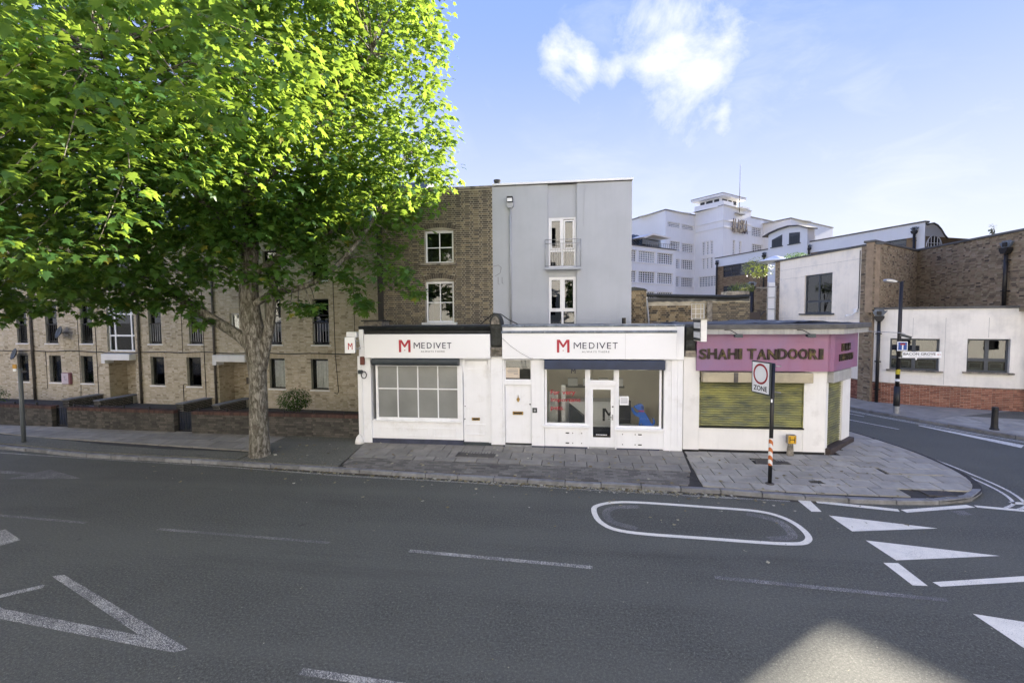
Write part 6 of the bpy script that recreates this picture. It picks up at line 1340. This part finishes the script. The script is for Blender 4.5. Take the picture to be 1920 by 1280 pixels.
for i, w in enumerate(WB): fac_win(*w, CONC, RB, 2 if i < 6 else 7, 5, 0 if i < 6 else 2)
for z in (18.8, 19.9, 22.25): put(MB().box(-.1, 6.12, -.12, .1, z, z + .10).build('string_course', FM, fa), (*CONC, 0), RB); put(MB().box(-.12, 8.3, -.12, .1, z, z + .10).build('string_course', FM, fa), (*TW, 0), RA)
WT = [(2.8, 3.55, 13.2, 16.9), (4.72, 5.45, 13.2, 16.9)]
fac_wall(0, 8.3, 22.3, WT, TW, RA)
for w in WT: fac_win(*w, TW, RA, 2, 8, 1)
# stepped parapet and lookout cabin
put(MB().box(0.1, 3.0, .1, 5.5, 22.3, 23.15).build('tower_parapet', FM, fa), (*TW, 0), RA); put(MB().box(3.0, 5.9, .9, 5.5, 22.3, 22.7).build('tower_parapet', FM, fa), (*TW, 0), RA); put(MB().box(5.9, 8.0, .1, 5.5, 22.3, 22.9).build('tower_parapet', FM, fa), (*TW, 0), RA)
cab = put(MB().box(1.1, 6.0, 1.2, 5.2, 22.7, 24.05).build('lookout_cabin', FM, fa), (*TW, 0), RA)
for x0, x1 in ((1.5, 2.9), (3.3, 4.3), (4.7, 5.7)): MB().box(x0, x1, 1.17, 1.2, 23.25, 23.85).build('cabin_window', FG[0], cab)
for y0, y1 in ((1.5, 2.4), (2.7, 3.9), (4.2, 5.0)): MB().box(1.07, 1.1, y0, y1, 23.25, 23.85).build('cabin_window', FG[0], cab)
put(MB().box(.1, 7.0, .2, 6.2, 24.05, 24.4).build('cabin_roof', FM, fa), (*TW, 0), RA); put(MB().box(.05, 7.05, .15, 6.25, 24.4, 24.48).build('cabin_roof_edge', MT['tarnish'], fa), (*TW, 0), RA)
put(MB().tube([(4.25, -.25, 21.2), (4.25, -.25, 25.5), (4.25, -.25, 29.6)], [.08, .05, .025], 8).build('flagpole', MT['rust'], fa), (*TW, 0), RA); put(MB().box(3.2, 5.6, -.5, .0, 21.3, 21.5).build('pole_bracket', MT['greyband'], fa), (*TW, 0), RA)
LET = [('A', 0), ('L', 1), ('A', 2), ('S', 3), ('K', 4), ('A', 5)]
for c, i in LET:
    x = 2.1 + i * .785; o = text_on(c, (x, -.25, 18.2), (1, 0, 0), .72, 2.25, (0, -1, 0), .08, bold=.035).build('letter', mat('dark_red_letter', (.035, .008, .008), .6), fa); put(o, (*TW, 0), RA)
put(MB().box(1.9, 6.9, -.26, -.2, 18.9, 18.98).build('letter_rail', MT['rust'], fa), (*TW, 0), RA)
WR = [(.31, 3.72, 18.2, 19.75), (.54, 4.1, 15.2, 16.8)]
fac_wall(0, 9, 21.3, WR, RWg, RA)
for w in WR: fac_win(*w, RWg, RA, 6, 5, 0)
e2 = (RWg[0] + 4.3 * math.cos(RA), RWg[1] + 4.3 * math.sin(RA)); fac_wall(0, 5.0, 20.6, [], e2, RB); e3 = (e2[0] + 5 * math.cos(RB), e2[1] + 5 * math.sin(RB)); fac_wall(0, 16, 20.6, [(2, 5, 17, 18.6), (6, 9, 17, 18.6)], e3, RA)
for w in ((2, 5, 17, 18.6), (6, 9, 17, 18.6)): fac_win(*w, e3, RA, 6, 5, 0)
B1 = (17.32, 78.11); WK = [(a, b, c, d) for c, d in ((12.5, 14.2), (9.4, 11.1), (6.4, 8.05)) for a, b in ((-13.7, -9.85), (-9.35, -5.55), (-5.03, -1.2))]
fac_wall(-20, -.6, 14.85, WK, B1, RA, 'front_range', 3.2)
for i, w in enumerate(WK): fac_win(*w, B1, RA, 7, 5, (1, 2, 0, 1, 0, 1, 0, 1, 1)[i])
put(MB().box(-.6, -.55, 0, 3.5, 0, 14.8).build('range_end', FM, fa), (*B1, 0), RA)
mb = MB(); mb.prism([(.6, 14.9), (3.4, 17.3), (3.4, 14.9)], -20, -5.5, 'yz'); g_ = put(mb.build('glass_roof', MT['glass_sky'], fa), (*B1, 0), RA)
for x in np.arange(-19.5, -5.3, .75): MB().bar((x, .57, 14.95), (x, 3.38, 17.34), .07).build('glazing_bar', MT['anthracite'], g_)
mb = MB(); mb.prism([(-8.6, 16.25), (-6.4, 17.0), (-1.9, 16.75), (-2.3, 16.55), (-6.4, 16.75), (-8.2, 16.1)], -.2, 3.0, 'xz'); put(mb.build('terrace_canopy', MT['stone_wall'], fa), (*B1, 0), RA); put(MB().box(-7.2, -2.8, 1.2, 1.3, 14.9, 16.4).build('terrace_glazing', MT['glass_sky'], fa), (*B1, 0), RA)
mb = MB(); [mb.bar((x, .15, 14.95), (x, .15, 15.7), .05) for x in np.arange(-7.5, -.5, .5)]; mb.bar((-7.5, .15, 15.7), (-.6, .15, 15.7), .06); put(mb.build('terrace_railing', MT['greyband'], fa), (*B1, 0), RA)

# ------------------------------------------------------------------ outside the view: added block shading the road, terrace that shows in the glass
tb = thing('shade_block', 'tall plain unseen block added to shade the street beyond the side road', 'shade block', (36, 30, 0))
MB().prism([AB(_aw + 2.5, _b0), AB(_aw + 45, _b0), AB(_aw + 45, -10.8), (40.8, 43.6), (27.4, 29.2)], 0, 31, 'xy').build('wall', MT['brick_mixed'], tb)  # added sun blocker: outline and height set so its shadow covers the street
MB().prism([AB(_aw + 2.4, _b0), AB(_aw + 45.2, _b0), AB(_aw + 45.2, -10.85), (40.75, 43.65), (27.35, 29.25)], 31, 31.3, 'xy').build('parapet', MT['stone'], tb)
op = thing('terrace_houses', 'sunlit beige stone terrace across the street, mirrored in the shop glass', 'terrace', (0, -9, 0))
ohl = [(x, x + .95, z, z + 1.7) for x in np.arange(-48.2, 47, 3.1) for z in (1.0, 4.4, 7.6, 10.8, 14.0)]
m_ = wall_holes(-50, 50, 0, 17.5, 0, ohl, .25); o = m_.build('wall', mat('beige_stone', (.84, .805, .735), .85, .05, .8, .1, 30, .2), op, normals=False); o.matrix_parent_inverse = INV[op.name]; put(o, (0, -9, 0), math.pi)
m_ = MB()
for a, b, c, d in ohl: m_.box(-b, -a, -9.3, -9.25, c, d)
m_.build('window_glass', MT['darkroom'], op); box('roof', MT['slate_roof'], op, -50, 50, -17, -9.02, 17.5, 17.9)

# ------------------------------------------------------------------ leaves
LEAF_V = np.array([(0, 0, 0), (.17, -.05, .0), (.47, .08, -.05), (.30, .27, .01), (.55, .55, -.07), (.22, .55, .02), (0, 1.0, -.08), (-.22, .55, .02), (-.55, .55, -.07), (-.30, .27, .01), (-.47, .08, -.05), (-.17, -.05, 0), (0, .36, .05)], dtype=np.float32)
LEAF_T = np.array([(12, i, i + 1) for i in range(11)] + [(12, 11, 0)], dtype=np.int32)
OVAL_V = np.array([(0, 0, 0), (.22, .3, .03), (.2, .65, .02), (0, 1, -.05), (-.2, .65, .02), (-.22, .3, .03)], dtype=np.float32)
OVAL_T = np.array([(0, 1, 5), (1, 2, 5), (2, 4, 5), (2, 3, 4)], dtype=np.int32)
def leaf_mesh(name, pos, nrm, tip, size, rnd, V, T, m):
    """pos (n,3) leaf bases, nrm upper-side normals, tip pointing directions, size (n,), rnd (n,)"""
    n = len(pos)
    nrm = nrm / np.linalg.norm(nrm, axis=1, keepdims=True)
    y = tip - nrm * (tip * nrm).sum(1, keepdims=True); y /= np.linalg.norm(y, axis=1, keepdims=True) + 1e-9
    x = np.cross(y, nrm)
    P = pos[:, None, :] + size[:, None, None] * (V[None, :, 0:1] * x[:, None, :] + V[None, :, 1:2] * y[:, None, :] + V[None, :, 2:3] * nrm[:, None, :])
    verts = P.reshape(-1, 3).astype(np.float32); k = len(V); t = len(T)
    tris = (T[None] + (np.arange(n) * k)[:, None, None]).reshape(-1).astype(np.int32)
    me = bpy.data.meshes.new(name); me.vertices.add(len(verts)); me.vertices.foreach_set('co', verts.ravel())
    me.loops.add(len(tris)); me.loops.foreach_set('vertex_index', tris)
    me.polygons.add(n * t); me.polygons.foreach_set('loop_start', np.arange(0, n * t * 3, 3, dtype=np.int32)); me.polygons.foreach_set('loop_total', np.full(n * t, 3, dtype=np.int32))
    me.update(calc_edges=True); me.materials.append(m)
    at = me.attributes.new('rnd', 'FLOAT', 'FACE'); at.data.foreach_set('value', np.repeat(rnd, t).astype(np.float32))
    return me
def unit(n): v = RNG.normal(size=(n, 3)); return v / np.linalg.norm(v, axis=1, keepdims=True)

# ------------------------------------------------------------------ the plane tree
tree = thing('plane_tree', 'big leafy plane tree with mottled trunk growing from the pavement', 'tree', (-9.26, 12.5, .15))
def limb(mb, pts, rads, n=10, wob=.0):
    P = smooth3(pts, 5); r = np.interp(np.linspace(0, 1, len(P)), np.linspace(0, 1, len(rads)), rads); mb.tube(P, list(map(float, r)), n); return P
def smooth3(pts, k):
    P = [Vector(p) for p in pts]; n = len(P); out = []
    for i in range(n - 1):
        g = lambda j: P[min(max(j, 0), n - 1)]
        p0, p1, p2, p3 = g(i - 1), g(i), g(i + 1), g(i + 2)
        for s in range(k): t = s / k; out.append(.5 * ((2 * p1) + (p2 - p0) * t + (2 * p0 - 5 * p1 + 4 * p2 - p3) * t * t + (3 * p1 - p0 - 3 * p2 + p3) * t ** 3))
    out.append(P[-1]); return out
tk = MB()
limb(tk, [(-9.26, 12.5, .05), (-9.26, 12.5, .35), (-9.25, 12.5, 1.2), (-9.22, 12.5, 2.5), (-9.28, 12.5, 3.5), (-9.42, 12.5, 4.7), (-9.38, 12.5, 5.6), (-9.2, 12.4, 7.2), (-9.3, 12.3, 9.2), (-9.0, 12.2, 11.5), (-8.8, 12.2, 14)], [.35, .285, .255, .245, .30, .27, .235, .20, .15, .10, .05], 14)
rt = random.Random(8)
for v in range(len(tk.v)):     # lumpy bark
    x, y, z = tk.v[v]; a = math.atan2(y - 12.5, x + 9.26); k = 1 + .035 * math.sin(3 * a + z * 1.3) + .02 * math.sin(7 * a - z * 2.1); cx, cy = -9.26, 12.5
    if z < 3.2: tk.v[v] = (cx + (x - cx) * k, cy + (y - cy) * k, z)
tk.build('trunk', MT['bark'], tree, smooth=True)
LIMBS = [([(-9.35, 12.5, 3.35), (-9.75, 12.45, 3.72), (-10.4, 12.35, 4.15), (-11.1, 12.2, 4.65), (-11.8, 12.1, 5.2), (-12.6, 12.0, 6.2), (-13.6, 11.8, 7.5), (-14.6, 11.6, 8.8)], [.20, .165, .145, .135, .12, .10, .07, .03]),
         ([(-9.12, 12.5, 2.7), (-8.95, 12.5, 3.4), (-8.72, 12.45, 4.2), (-8.6, 12.4, 4.9), (-8.4, 12.6, 6.2), (-7.9, 13.1, 8.0), (-7.4, 13.8, 9.8)], [.17, .16, .14, .12, .10, .07, .03]),
         ([(-9.3, 12.45, 4.6), (-8.6, 12.5, 4.95), (-7.9, 12.6, 5.1), (-7.4, 12.8, 5.35), (-6.8, 13.2, 6.0), (-6.2, 13.9, 7.2), (-5.7, 14.5, 8.6)], [.12, .09, .085, .08, .07, .05, .02]),
         ([(-9.35, 12.4, 5.4), (-8.3, 12.9, 6.3), (-7.4, 13.6, 6.9), (-6.6, 14.2, 7.4)], [.11, .09, .06, .02]),
         ([(-9.3, 12.3, 6.2), (-9.6, 11.0, 7.4), (-9.6, 9.6, 8.6), (-9.4, 8.4, 9.6)], [.13, .10, .07, .02]),
         ([(-9.3, 12.3, 6.8), (-10.8, 11.6, 8.3), (-12.4, 10.6, 9.4), (-13.8, 9.8, 10.2)], [.12, .09, .06, .02]),
         ([(-9.2, 12.3, 7.8), (-8.0, 13.0, 9.2), (-6.8, 13.2, 10.6), (-5.8, 13.3, 12)], [.11, .08, .05, .02]),
         ([(-12.3, 12.0, 5.9), (-13.6, 11.9, 6.0), (-15.2, 11.6, 6.2), (-16.8, 11.2, 6.3)], [.07, .055, .04, .02])]
for pts, rads in LIMBS:
    b = MB(); limb(b, pts, rads, 9); b.build('limb', MT['bark'], tree, smooth=True)
# crown: leafy sprays gathered in lobes
LOBES = [((-9.4, 12.4, 10.4), (4.2, 4.0, 4.2), 1.0), ((-6.9, 14.2, 9.9), (3.0, 2.4, 3.0), 1.0), ((-6.9, 14.0, 7.3), (2.1, 1.7, 1.75), .95), ((-13.2, 11.6, 8.6), (4.6, 4.2, 3.7), 1.0), ((-16.6, 11.2, 6.9), (4.2, 3.6, 2.2), 1.0),
         ((-8.8, 8.9, 9.6), (3.4, 2.4, 2.5), .8), ((-8.2, 13.0, 14.2), (4.4, 3.6, 3.8), .9), ((-5.7, 14.2, 12.4), (1.9, 2.2, 3.0), .6), ((-12.0, 11.9, 5.9), (2.7, 2.1, 1.05), .8), ((-13, 8.6, 8.2), (3.6, 2.4, 2.4), .8), ((-16.5, 9.5, 9.5), (4, 3, 3.2), .8), ((-14.8, 11.3, 5.2), (3.6, 2.0, .75), .8), ((-18.5, 11.2, 5.6), (2.6, 2.2, .9), .8),
         ((-5.1, 14.3, 8.8), (1.4, 1.4, 1.2), .9), ((-5.6, 14.0, 6.1), (.85, .9, .85), .8), ((-7.3, 12.7, 6.25), (1.9, 1.2, 1.0), .95), ((-8.8, 11.7, 6.1), (1.3, 1.1, .9), .9), ((-5.8, 13.3, 6.4), (1.3, 1.1, 1.0), .9), ((-6.2, 13.0, 7.6), (1.6, 1.0, 1.2), .9), ((-8.7, 12.9, 7.1), (1.6, 1.5, 1.3), .95), ((-10.6, 12.1, 6.7), (2.0, 1.8, 1.2), .95), ((-7.4, 6.9, 8.4), (2.3, 1.5, 1.7), .7), ((-10.5, 7.6, 6.8), (2.6, 1.8, 1.4), .7)]
SPRIGS = [((-8.45, 12.1, 5.0), .5), ((-7.7, 12.2, 4.55), .42), ((-7.3, 12.3, 4.45), .36), ((-6.0, 12.3, 4.95), .42), ((-5.75, 12.3, 4.6), .34), ((-6.25, 12.3, 5.3), .4), ((-10.9, 11.9, 4.55), .42), ((-10.6, 12.0, 4.15), .30), ((-11.6, 11.8, 4.5), .4), ((-12.6, 11.7, 4.75), .45), ((-13.4, 11.6, 4.35), .4), ((-11.25, 11.9, 5.2), .5), ((-9.6, 11.9, 6.1), .6), ((-10.2, 11.7, 5.7), .5), ((-4.4, 12.5, 5.05), .45), ((-4.75, 12.5, 5.5), .5), ((-8.0, 11.9, 5.6), .5), ((-16.3, 11.4, 4.35), .5), ((-17.6, 11.4, 4.7), .5), ((-14.9, 11.4, 4.5), .45), ((-7.0, 12.2, 5.8), .5)]
cent = []; rad = []
for (c, r, dens) in LOBES:
    vol = 4 / 3 * math.pi * r[0] * r[1] * r[2]; n = int(vol * 4.5 * dens) + 8
    u = unit(n); k = RNG.random(n) ** (1 / 3.0); k = .35 + .68 * k
    cent.append(np.array(c) + u * k[:, None] * np.array(r)); rad.append(RNG.uniform(.32, .62, n))
for c, r in SPRIGS:
    n = 5; cent.append(np.array(c) + unit(n) * r * .5); rad.append(np.full(n, r * .6))
cent = np.concatenate(cent); rad = np.concatenate(rad)
# open some gaps through the crown so that sky and wall show between the sprays
def pn(p, s, ph): return np.sin(p[:, 0] * s + ph) + np.sin(p[:, 1] * s * 1.13 + 1.7 * ph) + np.sin(p[:, 2] * s * .93 + 2.3 * ph) + .7 * np.sin((p[:, 0] + p[:, 2]) * s * 1.9 + ph)
keep = (pn(cent, 1.5, .8) + .6 * pn(cent, 3.3, 2.1)) > -1.25
keep[-len(SPRIGS) * 5:] = True
cent = cent[keep]; rad = rad[keep]
per = RNG.integers(12, 22, len(cent))
ci = np.repeat(np.arange(len(cent)), per); n = len(ci)
offs = unit(n) * (RNG.random(n) ** .5)[:, None] * rad[ci][:, None] * np.array([1.15, 1.15, .8])
pos = cent[ci] + offs
outw = offs / (np.linalg.norm(offs, axis=1, keepdims=True) + 1e-6)
nrm = np.array([0, 0, 1.0]) * 1.0 + outw * .55 + unit(n) * .55
tip = outw * 1.0 + unit(n) * .5 + np.array([0, 0, -.75])
size = RNG.uniform(.10, .235, n)
tone = np.clip(RNG.normal(.45, .17, len(cent))[ci] + RNG.normal(0, .12, n), .01, .93); tone[RNG.random(n) < .012] = .99
dcam = np.linalg.norm(pos - np.array([0, 0, 4.2]), axis=1)
big = np.argsort(dcam / size)[:300]
mask = np.ones(n, bool); mask[big] = False
print('LEAVES', n)
crown_me = leaf_mesh('crown', pos[mask], nrm[mask], tip[mask], size[mask], tone[mask], LEAF_V, LEAF_T, MT['leaf'])
crown = link('crown', crown_me, tree); crown['kind'] = 'stuff'
variants = [leaf_mesh('leaf', np.zeros((1, 3)), np.array([[0, 0, 1.]]), np.array([[0, 1., 0]]), np.array([1.]), np.array([t]), LEAF_V, LEAF_T, MT['leaf']) for t in (.15, .3, .45, .6, .75, .9)]
for k, i in enumerate(big):
    o = bpy.data.objects.new('leaf', variants[min(5, int(tone[i] * 6))]); COL.objects.link(o); o.parent = crown
    z = Vector(nrm[i]).normalized(); t = Vector(tip[i]); y = (t - z * t.dot(z)).normalized(); x = y.cross(z)
    s = float(size[i]); o.matrix_local = Matrix(((x.x * s, y.x * s, z.x * s, pos[i][0]), (x.y * s, y.y * s, z.y * s, pos[i][1]), (x.z * s, y.z * s, z.z * s, pos[i][2]), (0, 0, 0, 1)))
# twigs from limbs into the sprays
tw_ = MB(); lp_ = np.array([tuple(p) for pts, _ in LIMBS for p in smooth3(pts, 4)] + [(-9.3, 12.3, z) for z in np.arange(6, 13.5, .5)])
sel = RNG.choice(len(cent), min(420, len(cent)), replace=False)
for i in sel:
    d = np.linalg.norm(lp_ - cent[i], axis=1); j = d.argmin()
    if .4 < d[j] < 4.5:
        a, b = Vector(lp_[j]), Vector(cent[i]); m_ = a.lerp(b, .5) + Vector((0, 0, .18 * d[j])); tw_.tube([a, a.lerp(m_, .6), m_, b.lerp(m_, .4), b], [.028, .022, .016, .012, .006], 4, cap=False)
tw_.build('twigs', MT['bark'], tree, smooth=True, normals=False, kind='stuff')

# ------------------------------------------------------------------ shrubs
def shrub(name, label, cat, base, c, r, n, m, size, V=OVAL_V, T=OVAL_T, stem=True, group=None):
    t = thing(name, label, cat, base, group=group)
    u = unit(n); k = .45 + .6 * RNG.random(n) ** .6; p = np.array(c) + u * k[:, None] * np.array(r)
    p[:, 2] = np.maximum(p[:, 2], base[2] + .02)
    o = link('foliage', leaf_mesh('foliage', p, u * .6 + np.array([0, 0, .7]) + unit(n) * .5, u + unit(n) * .6, RNG.uniform(size * .6, size * 1.2, n), np.clip(RNG.normal(.5, .22, n), .01, .99), V, T, m), t); o['kind'] = 'stuff'
    if stem:
        s = MB(); b = Vector(base); cc = Vector(c)
        for a in range(4): q = cc + Vector((r[0] * .5 * math.cos(a * 1.7), r[1] * .5 * math.sin(a * 1.7), 0)); s.tube([b, b.lerp(q, .5) + Vector((.03 * a - .05, 0, .02)), q], [.03, .02, .008], 5)
        s.build('stem', MT['bark'], t)
    return t
shrub('garden_shrub', 'rounded dark shrub growing behind the low wall beside the plane tree', 'shrub', (-10.65, 16.6, .17), (-10.75, 16.6, 1.05), (.62, .5, .42), 1500, MT['shrub'], .09)
shrub('garden_hedge', 'dense dark clipped hedge behind the low wall by the drainpipe', 'hedge', (-27.5, 17.8, .17), (-27.5, 17.8, .75), (1.6, .7, .6), 2600, MT['shrub'], .09, stem=True)
shrub('terrace_tree', 'airy yellow-green tree in front of the office strip windows', 'tree', (13.6, 36, 5.5), (13.7, 36, 7.75), (1.05, .8, .75), 800, MT['shrub_lime'], .13)
shrub('terrace_shrub', 'lime-green shrub above the outbuilding roof', 'shrub', (10.3, 29, 4.4), (10.1, 29, 5.85), (.75, .5, .33), 800, MT['shrub_lime'], .10)
shrub('terrace_shrub', 'small green shrub on the cream wall parapet by the parasol', 'shrub', (15.0, 33, 7.4), (14.95, 33, 8.15), (.75, .4, .22), 500, MT['shrub'], .11)
shrub('wall_weed', 'tiny weed sprouting from the coping of the brown brick wall', 'weed', (18.45, 22.95, 7.66), (18.42, 22.95, 7.95), (.12, .12, .22), 60, MT['shrub'], .07)
pa = thing('parasol', 'white parasol open on the terrace behind the cream wall', 'parasol', (14.05, 34, 5.4)); MB().tube([(14.05, 34, 5.4), (14.05, 34, 8.3)], .03, 8).build('pole', MT['pipe'], pa); mb = MB(); mb.lathe([(1.25, 0), (.9, .1), (.4, .27), (.03, .40), (.03, .36), (.4, .23), (.9, .06), (1.22, -.04)], 8, (14.05, 34, 7.93)); mb.build('canopy', MT['signwhite'], pa)
deck = thing('roof_terrace', 'roof terrace deck behind the cream wall parapet carrying the parasol', 'terrace', (14, 34, 0)); MB().prism([(9.2, 28.2), (10.9, 28.2), (10.9, 30.0), (9.2, 30.0)], 0, 4.4, 'xy').build('low_deck', MT['brick_mixed'], deck); MB().prism([(12.75, 32), (16.5, 32), (17.5, 37.5), (12.75, 37.5)], 0, 5.45, 'xy').build('deck', MT['greyband'], deck); MB().prism([(14.2, 31.9), (15.9, 31.9), (15.9, 33.3), (14.2, 33.3)], 5.46, 7.4, 'xy').build('planter', MT['brick_mixed'], deck)

for x_, y_, h_, lab in ((-13.5, -4.5, 9.0, 'street tree across the road, reflected in the sash windows'), (1.6, -4.8, 8.0, 'street tree across the road, reflected in the tall white windows'), (18.0, -4.6, 8.5, 'street tree across the road, reflected in the corner bay windows')):
    shrub('street_tree', lab, 'tree', (x_, y_, 0), (x_, y_, h_ - 1.6), (2.0, 1.8, 2.4), 2600, MT['shrub'], .36, LEAF_V, LEAF_T)
# ------------------------------------------------------------------ fallen leaves along the gutter and on the paving
FLV = [(0.0, 0, 0), (.3, .15, .06), (.45, .5, .02), (.2, .62, .08), (0, 1, .1), (-.2, .62, .06), (-.45, .5, .03), (-.3, .15, .08)]
fp_, fs_ = [], []
rf_ = random.Random(12)
KL = smooth_line(KERB[6:15], 6)
def kerb_y(x): return float(np.interp(x, [p.x for p in KL], [p.y for p in KL]))
for i in range(560):
    x = rf_.choice((rf_.gauss(-1.2, 2.2), rf_.gauss(1.8, 1.2), rf_.uniform(-9, 4)))
    if -9.8 < x < 5: fp_.append((x, kerb_y(x) - abs(rf_.gauss(0, .10)) - .03, .006)); fs_.append(rf_.uniform(.035, .12))
for i in range(190):
    x = rf_.uniform(-9.5, 9); y = kerb_y(min(x, 5)) + rf_.uniform(.1, 2.4)
    if x > 3.3 and y > 13.85: continue
    fp_.append((x, y, pz(x, y) + .008)); fs_.append(rf_.uniform(.05, .13))
for i in range(90):
    x = rf_.uniform(-12, 7); y = kerb_y(max(-9.9, min(x, 5))) - abs(rf_.gauss(0, 1.2)) - .2
    fp_.append((x, y, .006)); fs_.append(rf_.uniform(.03, .10))
for i in range(120): fp_.append((rf_.uniform(-10, 8), rf_.uniform(4.6, 10), .005)); fs_.append(rf_.uniform(.012, .03))
n = len(fp_); P = np.array(fp_); nr = np.array([0, 0, 1.]) + unit(n) * .22
me = leaf_mesh('fallen_leaves', P, nr, unit(n) * np.array([1, 1, .1]), np.array(fs_), RNG.random(n) * .98 + .01, np.array(FLV + [(0, .45, 0)], dtype=np.float32), np.array([(8, i, (i + 1) % 8) for i in range(8)], dtype=np.int32), brickmat('dry_leaf', [(0, (.16, .12, .06)), (.4, (.30, .26, .14)), (.75, (.40, .38, .27)), (1, (.52, .50, .42))], sootamt=.1))
tag(link('fallen_leaves', me), 'dry fallen leaves scattered along the gutter and paving', 'leaves', kind='stuff')
# gutter grime and weeds where the kerb meets the road
mb = MB(); 
for a, b in zip(KL[:-1], KL[1:]): mb.face([(a.x, a.y + .02, .0025), (a.x, a.y - .13, .0025), (b.x, b.y - .13, .0025), (b.x, b.y + .02, .0025)])
gr = mb.build('gutter_dirt', mat('gutter_dirt', (.075, .066, .05), .95, .4, 9, .4, 50, .5), road, normals=False)
if gr.data.polygons[0].normal.z < 0: gr.data.flip_normals()
